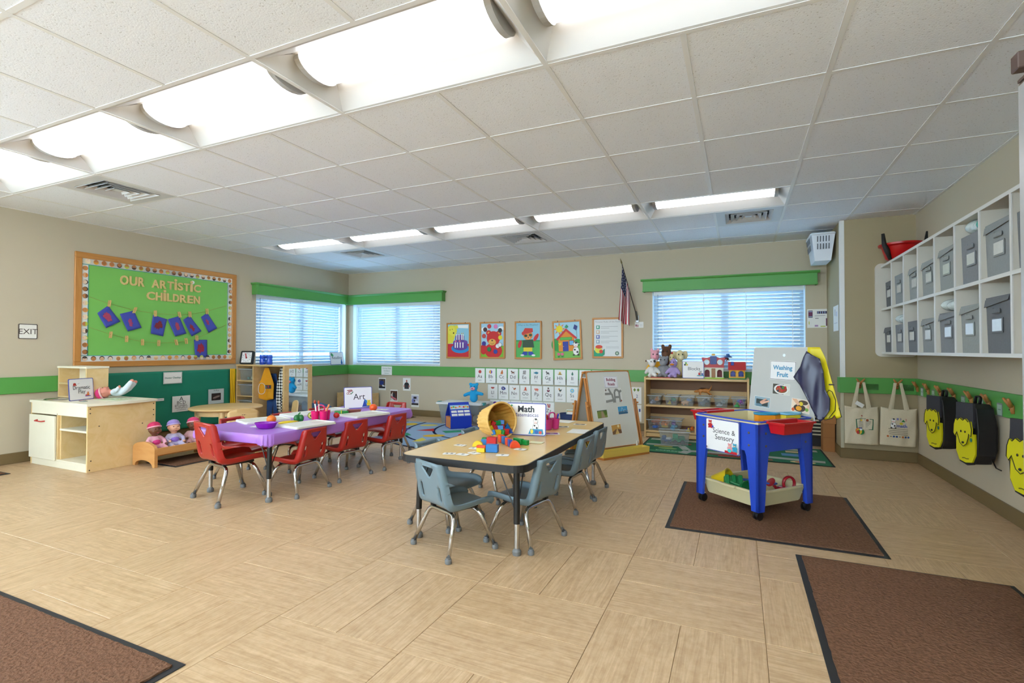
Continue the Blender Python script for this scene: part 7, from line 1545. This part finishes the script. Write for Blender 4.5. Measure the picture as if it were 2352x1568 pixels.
o = thing('sand_sieve', 'dark green round sieve leaning in the lower tray', 'sand toy', loc_st(.09, -.15, zt_ + .07), 0); o.scale = (1.2, 1.2, 1.2); MB().lathe([(.045, -.014), (.05, 0), (.05, .014), (.044, .014), (.044, -.008), (0, -.008)], 22, M=Tm((0, 0, 0), .6, radians(70))).build('sieve', mat('0f6a38', .35, var=0), o, smooth=True); MB().cyl((-.04, .0, .02), (-.09, .02, .03), .008, n=8).build('handle', mat('0f6a38', .35, var=0), o)
o = thing('watering_can', 'red toy watering can with a round handle in the lower tray', 'sand toy', loc_st(.135, .13, zt_ + .002), radians(30)); RW = mat('a81826', .3, var=0)
MB().lathe([(.042, 0), (.05, .01), (.046, .05), (.03, .07), (0, .072)], 20).build('can_body', RW, o, smooth=True); MB().tube([(.045 + .04 * cos(t_), 0, .09 + .045 * sin(t_)) for t_ in [2 * pi * q / 20 for q in range(20)]], .009, 8, closed=True, flat=1.4).build('handle_ring', RW, o, smooth='all'); MB().tube([(-.03, 0, .04), (-.06, 0, .075), (-.075, 0, .09)], [.012, .010, .010], 10).build('spout', RW, o, smooth='all'); MB().lathe([(.010, -.02), (.034, 0), (.034, .006), (0, .008)], 16, M=Tm((-.085, 0, .10), 0, 0, radians(-50))).build('sprinkler_rose', RW, o, smooth=True)
o = thing('sand_rake', 'navy toy rake at the right of the lower tray', 'sand toy', loc_st(.12, -.02, zt_ + .05), radians(-60)); MB().cyl((-.1, 0, 0), (.05, 0, 0), .008, n=8).build('shaft', mat('1a2a70', .4, var=0), o); MB().box(.05, .066, -.05, .05, -.006, .006, ch=.002).build('head', mat('1a2a70', .4, var=0), o); [MB().cyl((.058, a_, 0), (.064, a_, -.035), .004, n=6).build('tine', mat('1a2a70', .4, var=0), o) for a_ in (-.04, -.013, .013, .04)]
for k_, (x, y, cn, c_) in enumerate(((-.02, -.06, 'yellow', 'd8c420'), (.05, -.08, 'grey', '7a8088'), (-.10, -.06, 'red', 'b82a24'), (.03, .06, 'yellow', 'dcc83a'), (.16, -.14, 'magenta', 'a0205a'))):
    o = thing('sand_scoop', ['yellow scoop in the front of the lower tray', 'grey scoop beside the green sieve', 'red scoop under the green mould', 'pale yellow scoop at the back of the lower tray', 'magenta scoop near the front leg in the lower tray'][k_], 'sand toy', loc_st(x, y, zt_ + .012), k_ * 1.1); MB().lathe([(0, -.01), (.022, -.008), (.032, .02), (.028, .02), (.018, -.002), (0, -.004)], 16).build('cup', mat(c_, .35, var=0), o, smooth=True); MB().box(.028, .09, -.007, .007, .010, .018, ch=.002).build('handle', mat(c_, .35, var=0), o)
# side trays
for lab, sx, y0, y1, zt2 in (('red plastic side tray hooked on the right side of the sensory table', 1, -.185, .09, .628), ('red plastic side tray hooked on the far left side of the sensory table', -1, -.17, .10, .632)):
    o = thing('side_tray', lab, 'tray', loc_st(sx * .325, (y0 + y1) / 2, zt2 - .072), radians(-40.9) + (0 if sx > 0 else pi)); w_ = (y1 - y0) / 2; RT = mat('b8141a', .3, var=.02, name='red_tray')
    MB().open_box(-.052, .062, -w_, w_, 0, .072, .004, taper=.01, lip=.010).build('tray_body', RT, o); MB().box(-.085, -.05, -w_, w_, .072, .077, ch=.001).box(-.085, -.080, -w_, w_, .05, .072).build('hook_lip', RT, o)
# basin toys
for lab, x, y, c1_, c2_, rz in (('orange toy boat with blue rails in the sensory basin', .10, .02, 'e08a1c', '2a90b8', .2), ('yellow toy boat in the sensory basin behind the red tray', .16, .18, 'd8c030', '7ab8d8', .5)):
    o = thing('toy_boat', lab, 'toy boat', loc_st(x, y, .56), radians(-40.9) + rz + .9); hull = [(-.08, 0), (-.07, .035), (.04, .04), (.09, 0), (.04, -.04), (-.07, -.035)]
    MB().prism(hull, 0, .08).build('hull', mat(c1_, .35, var=0), o); MB().tube([(a_, b_, .088) for a_, b_ in hull], .007, 8, closed=True).build('rail', mat(c2_, .35, var=0), o, smooth='all')
    MB().box(-.06, .06, -.025, .025, -.09, 0).build('stand', mat(c1_, .35, var=0), o)
# grey lid board standing up at the back edge, papers on it
lidb = thing('lid_board', 'light grey lid board standing at the back of the sensory table', 'board', loc_st(0, h + .012, .60), (pi / 2 - .05, 0, radians(-40.9)))
LT2 = .50; MB().prism([(-.255, 0), (.265, 0), (.262, .05), (.225, LT2 - .01), (.215, LT2), (-.212, LT2), (-.222, LT2 - .01), (-.25, .05)], -.006, 0).build('panel', mat('b9bab6', .45, var=.02, name='grey_plastic'), lidb)
MB().tube([(a_, b_, -.003) for a_, b_ in [(-.255, 0), (-.222, LT2 - .01), (-.212, LT2), (.215, LT2), (.225, LT2 - .01), (.265, 0)]], .004, 6).build('edge_bead', mat('c6c7c3', .45, var=0), lidb)
MB().lathe([(.011, -.008), (.011, .001)], 14, M=Tm((.03, .445, 0))).build('hanging_hole', mat('e6f2f6', .3, var=0), lidb)
LM = Matrix.Translation(lidb.location) @ lidb.rotation_euler.to_matrix().to_4x4()
def on_lid(name, label, cat, u, v_, w_, h_, draw, rz=0.):
    o = sheet(name, label, cat, w_, h_, (0, 0, 0), (0, 0, 0), .001); o.matrix_world = LM @ Matrix.Translation((u, v_, .0016)) @ Matrix.Rotation(rz, 4, 'Z'); q = Pr(); draw(q); q.build('print', o)
def l1(q): q.rect(-.10, -.066, .20, .132, '3a3a3c').rect(-.0975, -.0635, .195, .127, 'e2e2e2').text('Washing', 0, .006, .048, '2c88b0', 1, fit=.15).text('Fruit', 0, -.045, .048, '2c88b0', 1, fit=.09)
def l2(q):
    q.rect(-.068, -.037, .136, .074, '4a4a40').rect(.02, -.037, .048, .074, 'c8c8bc').circ(.0, 0, .058, 'dcdcd8', .035).circ(.002, .0, .046, '8a5a30', .027); rn_ = random.Random(2)
    for k_ in range(16): q.circ(rn_.uniform(-.035, .038), rn_.uniform(-.018, .018), .009, rn_.choice(['c03a28', 'd05a30', '4a8a34', 'b02a24', '2c3a50']), n=8)
def l3(q):
    q.rect(-.065, -.037, .13, .074, '8aa4b0').rect(-.05, -.03, .10, .05, '2c3c3e').poly([(-.02, -.005), (.06, .02), (.06, .008), (0, -.018)], 'd8a890').poly([(-.02, 0), (.03, .03), (.04, .025), (.0, -.008)], 'd09a80').rect(-.05, -.035, .05, .02, '5a7a8a')
def l4(q):
    q.rect(-.066, -.045, .132, .09, 'e0cdb8').circ(-.005, -.015, .045, '3a2c20', .026).circ(.02, .025, .035, '4a3a2c', .016).circ(-.01, -.018, .022, 'e09a20', .016).circ(.005, .015, .014, 'd8c030').poly([(-.066, .045), (-.03, .045), (.0, .01), (-.02, .0)], 'd8a888').poly([(.04, -.03), (.066, -.02), (.066, .02), (.05, .01)], 'e0b498').circ(.05, -.02, .012, '6a9a3a').circ(-.05, -.03, .012, 'c85a2c')
on_lid('paper_sign', 'white paper sign reading Washing Fruit on the grey board', 'sign', .022, .335, .205, .137, l1, -.015); on_lid('photo_print', 'photo of a bowl of red fruit on the grey board', 'photo', .015, .20, .14, .078, l2, -.02); on_lid('photo_print', 'photo of hands being washed, left on the grey board', 'photo', -.14, .095, .134, .078, l3, -.05); on_lid('photo_print', 'photo of hands rinsing fruit in pans, right on the grey board', 'photo', .165, .095, .136, .094, l4, -.06)
# centre sign hung on the front face
def ss_(q):
    q.text('Science &', .015, .015, .05, '26282e', 0, fit=.19).text('Sensory', .02, -.028, .05, '26282e', 0, fit=.16); bear(q, -.10, .06, .05, 'c02028'); q.circ(-.075, .055, .008, '3a4ab0'); bear(q, .07, -.075, .05, 'e09aa0'); bear(q, .115, -.07, .05, '2a98b8'); q.rect(.035, -.104, .10, .016, 'c01c24').circ(.075, -.085, .016, '3ac0c0', .012).circ(-.12, -.088, .006, '6a4a5a')
plaque('centre_sign', 'white sign reading Science and Sensory hung on the blue sensory table', .285, .222, loc_st(-.015, -h - .012, .498), radians(-40.9), 0., ss_, foot=False)
# smock hung over the board corner
sm_ = thing('art_smock', 'navy and yellow vinyl smock draped over the corner of the grey board', 'smock', loc_st(.30, h - .005, .085), radians(-22))
sm_.scale = (.86, 1, .92)
def cloth(nm, out, m_, yoff, seed, fold, par):
    rn_ = random.Random(seed); ph_ = rn_.uniform(0, 6); xs = [p[0] for p in out]; zs = [p[1] for p in out]; x0, x1, z0, z1 = min(xs), max(xs), min(zs), max(zs)
    grid = [(x0 + (x1 - x0) * i / 18 + .0006 * j, z0 + (z1 - z0) * j / 26) for i in range(1, 18) for j in range(1, 26)]
    def mp2(x, z):
        k_ = min(1, (z1 - z) / .12); return Vector((x, yoff + fold * k_ * (sin(38 * x + 6 * z + ph_) + .5 * sin(75 * x - 9 * z)) + .02 * (x - x0) * k_, z))
    vs, fs = cdt_sheet(out, [], grid, mp2); o = MB().add(vs, fs).build(nm, m_, par, smooth='all'); solid(o, .003, 0); return o, mp2
NV = mat('2a2a48', .3, var=.1, scale=15, name='navy_vinyl'); YV = mat('dcc80c', .45, var=.05, name='yellow_vinyl')
nout = [(-.055, 1.075), (-.02, 1.05), (.035, 1.02), (.055, .93), (.07, .80), (.10, .74), (.095, .66), (.06, .60), (.035, .575), (.01, .60), (-.04, .71), (-.105, .83), (-.15, .885), (-.13, .92), (-.10, .96), (-.075, 1.03)]
yout = [(-.06, 1.105), (.025, 1.105), (.06, 1.03), (.09, .92), (.12, .80), (.15, .68), (.165, .615), (.13, .60), (.12, .625), (.10, .60), (.06, .585), (.02, .595), (-.01, .61), (.0, .70), (.0, .85), (-.03, .98), (-.06, 1.06)]
c1, mpn = cloth('navy_front', nout, NV, -.055, 3, .008, sm_); c2_, mpy = cloth('yellow_back', yout, YV, -.015, 4, .007, sm_)
MB().tube([mpn(x, z) for x, z in nout], .002, 6, closed=True).build('navy_piping', mat('14141c', .5, var=0), c1, smooth='all')
MB().tube([mpy(x, z) for x, z in yout[5:13]], .003, 6).build('hem_piping', BLK, c2_, smooth='all'); MB().tube([mpy(x, z) + Vector((0, -.006, 0)) for x, z in [(.08, .60), (.125, .66), (.13, .73), (.105, .79), (.085, .80), (.07, .78)]], .0025, 6).build('armhole_piping', BLK, c2_, smooth='all'); MB().box(.085, .12, -.025, -.018, .835, .843).build('tie_strap', BLK, c2_)
# ================================================================ RIGHT WALL: CUBBIES
CX = 1.30; CY0 = 6.095; BAY = .377; NB = 9; CZ = (1.066, 1.496, 1.922)
cb = thing('wall_cubbies', 'white wall-hung cubby shelf with two rows of open compartments', 'cubby shelf', (CX, CY0, 0)); LAM = mat('d5cfc2', .5, var=.02, name='almond_laminate'); WE = mat('dcdbd6', .45, var=0, name='white_edge')
L_all = NB * BAY; dpt = XR - CX
def cp(nm, y0, y1, z0, z1, x0=0, x1=None, m_=LAM):
    x1 = dpt if x1 is None else x1
    o = MB().box(-(x1 - x0) / 2, (x1 - x0) / 2, -(y1 - y0) / 2, (y1 - y0) / 2, -(z1 - z0) / 2, (z1 - z0) / 2).build(nm, m_, cb, ((x0 + x1) / 2, (y0 + y1) / 2, (z0 + z1) / 2)); 
    return o
for z in CZ: cp('shelf_board', -L_all, -.018, z - .009, z + .009); cp('edge_strip', -L_all, -.018, z - .011, z + .011, -.006, 0, WE)
cp('back_panel', -L_all, -.018, CZ[0] + .009, CZ[2] - .009, dpt - .008, dpt)
for k_ in range(1, NB + 1):
    y = -k_ * BAY
    for z0, z1 in ((CZ[0], CZ[1]), (CZ[1], CZ[2])): cp('divider', y - .008, y + .008, z0 + .009, z1 - .009); cp('edge_strip', y - .010, y + .010, z0 + .011, z1 - .011, -.006, 0, WE)
ep = MB().prism(rrect(dpt + .055, CZ[2] - CZ[0] + .07, .05, 6), -.009, .009).build('end_panel', LAM, cb, ((dpt - .055) / 2, -.009, (CZ[0] + CZ[2]) / 2), (pi / 2, 0, 0))
for k_ in (0, 2, 5): MB().lathe([(.011, 0), (.011, .004), (0, .006)], 12, M=Tm((dpt - .008, -(k_ + .45) * BAY, CZ[2] - .075), 0, 0, -pi / 2)).build('wall_bolt', CHROME, cb)
# fabric bins
FAB = [mat(c_, .85, var=.08, scale=60, bump=.15, name='grey_fabric') for c_ in ('83868a', '8f9494', '6c7074', '959a97', '74787c')]
def fbin(row, bay, h_, w_, sk, fab, label, zadd=0., flap=0, dx=0.):
    yc = CY0 - (bay + .5) * BAY - sk; z0 = CZ[row] + .0095; x0 = CX + .018 + dx
    r = thing('fabric_bin', label, 'bin', (x0, yc, z0), 0, 'grey fabric bins in the wall cubbies'); d_2 = .24; m_ = FAB[fab]
    MB().open_box(0, d_2, -w_ / 2, w_ / 2, 0, h_, .006, taper=.006).build('fabric_body', m_, r)
    MB().box(-.012, -.002, -.045, .045, h_ * .70, h_ * .70 + .028, ch=.004).build('pull_strap', m_, r); MB().box(-.006, 0, .045, .062, h_ * .70 + .002, h_ * .70 + .034, ch=.002).build('strap_patch', m_, r)
    MB().box(-.004, 0, -.062, .068, h_ * .36, h_ * .36 + .085, ch=.001).build('label_pocket', m_, r); MB().box(-.0055, -.004, -.054, .056, h_ * .36 + .010, h_ * .36 + .077).build('label_card', mat('d8dad6', .15, var=.08, scale=30), r)
    if flap:
        MB().add([(-.004, -w_ / 2, h_ - .005), (-.004, w_ / 2, h_ - .012), (-.010, w_ / 2, h_ - .055), (-.010, -w_ / 2, h_ - .03), (.02, -w_ / 2, h_ + .004), (.02, w_ / 2, h_ + .004)], [(0, 3, 2, 1), (0, 1, 5, 4)]).build('fold_flap', m_, r)
    return r
up_ = [(.25, .26, .02, 2, 0), (.27, .30, -.02, 1, 0), (.27, .30, .03, 3, 1), (.27, .33, .0, 3, 1), (.30, .29, -.02, 3, 1), (.31, .31, .01, 0, 0), (.31, .345, .0, 1, 1), (.30, .30, -.03, 4, 0)]
lo_ = [(.24, .32, .0, 2, 1), (.25, .30, -.01, 0, 0), (.26, .25, -.04, 4, 0), (.26, .29, -.03, 1, 1), (.28, .34, .0, 0, 1), (.30, .29, -.02, 3, 1), (.32, .29, -.03, 2, 1)]
wh = ['first', 'second', 'third', 'fourth', 'fifth', 'sixth', 'seventh', 'eighth']
for row, lst, nm in ((1, up_, 'upper'), (0, lo_, 'lower')):
    for b_, (h_, w_, sk, fb, fl_) in enumerate(lst): fbin(row, b_, h_, w_, sk, fb, 'grey fabric bin in the %s row, %s cubby from the pier' % (nm, wh[b_]), flap=fl_)
def pack(label, row, bay, z, c_, seed, sx=.1):
    yc = CY0 - (bay + .5) * BAY; r = thing('plastic_package', label, 'package', (CX + .10, yc, CZ[row] + .0095 + z), 0)
    blob('film_bag', [('e', (0, -.03, .04), (sx, .10, .045)), ('e', (-.02, .05, .05), (sx * .9, .08, .045))], mat('c8d4d2', .12, var=.25, scale=25, bump=.4, name='shiny_film'), r, .010); MB().ell((-.035, -.075, .042), (.045, .04, .038), 12, 8).build('teal_print', mat('3aa898', .2, var=.2, scale=30), r, smooth='all')
pack('shiny white diaper package on the bin in the lower row, second cubby', 0, 1, .252, 'd0d8d8', 1); pack('crumpled clear bag on the bin in the lower row, fifth cubby', 0, 4, .283, 'd8c8c0', 2); pack('white plastic package on the bin in the upper row, sixth cubby', 1, 5, .312, 'd8d4d4', 3, .08)
# red pot on top
rp = thing('red_pot', 'red bowl shaped booster with black handles on top of the cubbies', 'bowl', (CX + .10, 5.84, CZ[2] + .026)); rp.scale = (1.2, 1.2, 1.25); MB().lathe([(.085, .0), (.10, .012), (.125, .095), (.145, .105), (.147, .118), (.135, .118), (.11, .10), (.088, .016), (0, .014)], 32).build('bowl', mat('b80c10', .3, var=.02), rp, smooth=True)
for a_, s_ in ((radians(215), 1), (radians(-20), 1)):
    c_, n_ = cos(a_), sin(a_); MB().tube([(.10 * c_, .10 * n_, .0), (.13 * c_, .13 * n_, .07), (.155 * c_, .155 * n_, .11), (.165 * c_, .165 * n_, .19)], [.012, .02, .016, .011], 10).build('handle', BLK, rp, smooth='all')
# ---- wooden coat pegs on the green rail
PEG = mat('b07840', .5, var=.1, scale=40, name='peg_wood')
def peg(label, loc, rz, lean=1):
    r = thing('coat_peg', label, 'coat peg', loc, rz, 'wooden coat pegs on the green rail')
    MB().tube([(0, -.002, -.05), (0, -.008, -.02), (0, -.012, 0)], [.012, .013, .014], 10).build('stem', PEG, r, smooth='all')
    for e in (-1, 1): MB().tube([(0, -.012, -.008), (e * .018, -.028, .022), (e * .034, -.040, .044)], [.013, .010, .007], 10).build('prong', PEG, r, smooth='all')
    MB().lathe([(.005, 0), (.004, .003), (0, .004)], 8, M=Tm((0, -.022, -.025), 0, pi / 2)).build('screw', SCREW, r)
for k_, y in enumerate((6.005, 5.70, 5.395, 5.10, 4.775, 4.49, 4.165)): peg('forked wooden coat peg on the right wall rail, %s from the pier' % wh[k_], (XR - .02, y, .748), -pi / 2)
peg('forked wooden coat peg holding the story book tote bag', (1.11, PY - .02, .765), 0); peg('forked wooden coat peg holding the math tote bag', (1.415, PY - .02, .765), 0)
for k_, y in enumerate((5.90, 5.60, 5.28, 4.95, 4.64, 4.355)):
    o = sheet('name_tag', 'clear name tag sleeve on the right wall rail, %s from the pier' % wh[k_], 'name tag', .075, .085, (XR - .021, y, .705 + .0), RIGHT, .001, glass_mat('tag_sleeve', 'c8d4d8', .45, .1), 'clear name tags on the rail'); q = Pr(); q.rect(-.032, -.036, .064, .068, 'a8c4b4' if k_ % 2 else 'bcccc8').line([(-.02, .0), (.02, .0)], .006, '7a9a88'); q.build('name_slip', o, rough=.2)
for k_, x in enumerate((1.215, 1.50)):
    o = sheet('name_tag', 'clear name tag sleeve on the pier rail, ' + ('left' if k_ == 0 else 'right') + ' one', 'name tag', .10, .06, (x, PY - .021, .728), BACK, .001, glass_mat('tag_sleeve2', '6aa060', .35, .1)); q = Pr(); q.line([(-.045, -.027), (.045, -.027)], .002, '5a9050'); q.build('sleeve_edge', o)
# ---- tote bags
CANV = mat('d8ccb0', .85, var=.05, scale=90, bump=.12, name='canvas')
def tote(label, x, z0, z1, w_, zp, rz, draw, seed, xp=0.):
    r = thing('tote_bag', label, 'tote bag', (x, PY - .028, 0), 0, 'canvas tote bags on the pier'); n1, n2 = 22, 26; h_ = z1 - z0
    def sf(u, v_, s_):
        k_ = sin(pi * min(1, v_ * 1.0 + .02)) * .5 + .5 * v_ * 0; b_ = (.024 * sin(pi * u) ** .6) * (.35 + .65 * sin(pi * (1 - v_) * .5 + .2))
        f_ = .005 * sin(9 * u + 5 * v_ + seed) * (1 - v_) + .004 * sin(17 * u - 8 * v_ + seed * 2) * (1 - v_ * .5)
        dr = .018 * sin(pi * u) * v_ ** 6
        xx = -w_ / 2 * 1. + w_ * u; zz = z0 + h_ * v_ - dr; xr = xx * cos(rz) - (zz - z1) * sin(rz); zr = z1 + xx * sin(rz) + (zz - z1) * cos(rz)
        return Vector((xr, -(.004 + b_ + f_) if s_ < 0 else 0.004, zr))
    mb = MB(); vs = [sf(i / n1, j / n2, -1) for i in range(n1 + 1) for j in range(n2 + 1)]; mb.add(vs, [(i * (n2 + 1) + j, (i + 1) * (n2 + 1) + j, (i + 1) * (n2 + 1) + j + 1, i * (n2 + 1) + j + 1) for i in range(n1) for j in range(n2)]); fo = mb.build('front_panel', CANV, r, smooth='all'); solid(fo, .0015)
    vs = [sf(i / n1, j / n2, 1) for i in range(n1 + 1) for j in range(n2 + 1)]; MB().add(vs, [(i * (n2 + 1) + j, i * (n2 + 1) + j + 1, (i + 1) * (n2 + 1) + j + 1, (i + 1) * (n2 + 1) + j) for i in range(n1) for j in range(n2)]).build('back_panel', CANV, r, smooth='all')
    for s_, yo in ((-1, -.022), (1, .0)):
        a_ = sf(.27, .99, -1); b_ = sf(.73, .99, -1); top_ = Vector((xp, -.030, zp)); sh_ = .018 * s_
        for e, q_ in ((-1, a_), (1, b_)):
            p0 = Vector((q_.x + sh_ * .6, q_.y if s_ < 0 else -.002, q_.z - .02)); p1 = Vector((xp + e * .022, -.034 if s_ < 0 else -.022, zp))
            d_2 = (p1 - p0); wv = Vector((.013, 0, 0)); MB().add([p0 - wv, p0 + wv, p0.lerp(p1, .5) + wv + Vector((0, -.006, 0)), p0.lerp(p1, .5) - wv + Vector((0, -.006, 0)), p1 - wv * .9, p1 + wv * .9], [(0, 1, 2, 3), (3, 2, 5, 4)]).build('strap', CANV, r); solid(r.children[-1], .002)
    q = Pr(z=.0); draw(q); qm = q.mb; qm.v = [tuple(sf(max(0, min(1, .5 + a_ / w_)), max(0, min(1, (b_) / h_)), -1) + Vector((0, -.0025 - c_, 0))) for a_, b_, c_ in qm.v]; qm.build('printed_design', [mat(c_, .7, var=0) for c_ in q.cols], r)
    return r
def t1(q):
    q.poly([(-.045, .155), (.095, .148), (.10, .255), (.022, .262), (-.05, .252)], '2c6a4c').poly([(-.035, .160), (.022, .152), (.022, .258), (-.042, .248)], 'ddd4bc').poly([(.024, .152), (.088, .156), (.092, .250), (.024, .258)], 'ddd4bc')
    for k_ in range(5): q.line([(-.028, .18 + k_ * .013), (.012, .178 + k_ * .013)], .0028, '4a4a44').line([(.032, .178 + k_ * .013), (.078, .18 + k_ * .013)], .0028, '4a4a44')
    q.circ(-.005, .243, .009, 'd8b838').circ(.045, .245, .012, 'a0502c').circ(.0, .29, .006, 'b02a2a').circ(-.03, .135, .024, 'd8702c', .03).circ(-.024, .13, .022, 'd8b82c', .028).circ(-.008, .128, .026, '1f7a38', .028).circ(-.01, .150, .012, 'e8ecec', .009).rect(-.03, .160, .03, .010, '2a3a80').circ(-.035, .122, .010, 'b82a24', .02)
def t2(q):
    cow(q, -.045, .205, .085); q.rect(-.02, .255, .016, .022, '7a7ab8').text('3', .012, .255, .032, '3a50a0', 0).text('2', .055, .25, .032, 'b83a50', 0).poly([(.018, .24), (.05, .24), (.034, .262)], '1f7a3c').circ(.018, .222, .014, 'd8c428', .012).text('4', .052, .212, .026, 'a0b0c8', 0).text('math', .022, .185, .044, '4a5aa8', 1, fit=.085)
    for k_ in range(4): q.line([(-.085 + .006 * (k_ % 2), .168 - k_ * .017), (.07, .166 - k_ * .017)], .0035, '5a5448')
    for k_ in range(8): q.circ(-.088 + k_ * .0235, .093, .009 if k_ % 3 != 1 or k_ > 5 else .005, ['c86a2c', '4a4a3c', '1f4a90', '1f4a90', '5a5a44', 'c86a2c', '1f4a90', '1f4a90'][k_])
tg = tote('cream canvas tote bag printed with an open story book', 1.118, .155, .535, .285, .775, .0, t1, 1., -.005)
o = MB().prism(rrect(.075, .038, .004), 0, .001).build('paper_tag', PAPER, tg, (-.02, -.040, .555), (pi / 2, radians(32), 0))
tote('cream canvas tote bag printed with a cow and the word math', 1.425, .160, .532, .29, .775, -.03, t2, 3., -.01)
# ---- puppy backpacks
def backpack(label, y, z1):
    r = thing('backpack', label, 'backpack', (XR - .052, y, z1), -pi / 2 + radians(17), 'yellow dog backpacks'); BKK = mat('17171a', .55, var=.05, scale=40); GRY = mat('34343a', .7, var=.06); YL = mat('d4cc0c', .55, var=.04, name='yellow_felt')
    body = [(-.085, -.40)] + [(.085 * cos(pi + pi * q / 10), -.36 + .06 * sin(pi + pi * q / 10)) for q in range(11)] + [(.10, -.2), (.085, -.02), (.05, .0), (-.05, .0), (-.085, -.02), (-.10, -.2)]
    bo_ = [(-.10, -.18), (-.09, -.34), (-.06, -.40), (0, -.415), (.06, -.40), (.09, -.34), (.10, -.18), (.085, -.03), (.05, .0), (-.05, .0), (-.085, -.03)]
    MB().prism(bo_, .012, .115).build('pack_body', BKK, r, (0, 0, 0), (pi / 2, 0, 0)); 
    MB().tube([(a_, -.116, b_) for a_, b_ in bo_], .006, 8, closed=True).build('front_piping', BKK, r, smooth='all')
    MB().prism([(-.075, 0), (.075, 0), (.078, -.12), (.07, -.165), (-.07, -.165), (-.078, -.12)], .116, .132).build('grey_flap', GRY, r, (0, 0, .005), (pi / 2, 0, 0))
    MB().prism([(-.08, -.20), (.08, -.20), (.085, -.33), (.055, -.392), (0, -.402), (-.055, -.392), (-.085, -.33)], .116, .128).build('yellow_pocket', YL, r, (0, 0, 0), (pi / 2, 0, 0))
    hd_ = [(-.05, -.12), (-.03, -.10), (.0, -.115), (.02, -.10), (.045, -.12), (.062, -.115), (.075, -.17), (.07, -.215), (.05, -.20), (.045, -.23), (.03, -.27), (.0, -.29), (-.03, -.27), (-.045, -.23), (-.055, -.20), (-.075, -.23), (-.09, -.21), (-.085, -.15), (-.07, -.11)]
    hdo = MB().prism(hd_, .132, .142).build('dog_face', YL, r, (0, 0, 0), (pi / 2, 0, 0)); MB().tube([(a_, -.142, b_) for a_, b_ in hd_], .0025, 6, closed=True).build('face_outline', BLK, hdo, (0, 0, 0), (-pi / 2, 0, 0), smooth='all')
    f_ = MB(); f_.ell((-.015, -.145, -.19), (.006, .003, .008), 8, 6).ell((.022, -.145, -.19), (.006, .003, .008), 8, 6).ell((.002, -.146, -.265), (.010, .005, .008), 8, 6); f_.build('face_features', BLK, hdo, (0, 0, 0), (-pi / 2, 0, 0), smooth='all')
    q = Pr(); q.line([(-.03, 0), (-.01, .004), (.01, 0), (.03, .004)], .006, '5a5410'); q.build('stitched_name', r, (0, -.1285, -.375), (pi / 2, 0, 0))
    MB().tube(fillet([(-.02, -.05, .0), (-.02, -.045, .05), (.02, -.045, .05), (.02, -.05, .0)], .02), .006, 8, flat=2).build('top_loop', BKK, r, smooth='all')
    for e in (-1, 1): MB().tube([(e * .06, -.012, -.02), (e * .085, -.003, -.15), (e * .088, -.006, -.30), (e * .07, -.014, -.38)], .008, 8, flat=1.6).build('shoulder_strap', BKK, r, smooth='all')
    MB().tube([(.08, -.02, -.37), (.12, -.03, -.41), (.15, -.02, -.42)], .004, 6).build('strap_end', BKK, r, smooth='all'); MB().ell((.06, -.135, -.24), (.008, .005, .014), 8, 6).build('zip_pull', mat('2c7a6a', .4, var=0), r, smooth='all')
backpack('black backpack with a yellow dog face, on the fourth peg from the pier', 5.08, .728); backpack('black backpack with a yellow dog face, on the sixth peg from the pier', 4.47, .730); backpack('black backpack with a yellow dog face, cut by the right picture edge', 3.70, .71)
# ---- door standing open at the right edge
dr = MB().box(0, .66, 0, .042, .012, 2.03, ch=.003).build('door_1', grain_mat('brown_door', '5f4c46', '6c5850', (4, 4, .6), .45), None, (.905, 2.30, 0)); dr['kind'] = 'structure'
MB().box(.0, .30, -.01, .05, 2.035, 2.045).box(-.022, .30, -.012, .040, 2.066, 2.125, ch=.003).box(.1, .16, -.005, .035, 2.04, 2.07).build('door_closer', mat('5a4842', .45, var=0), dr)
MB().box(-.0022, 0, .002, .040, .02, 2.02).build('edge_strip', mat('b8b8b8', .35, .3, var=0), dr)  # pale colour stands for light reflected along the brown door's edge
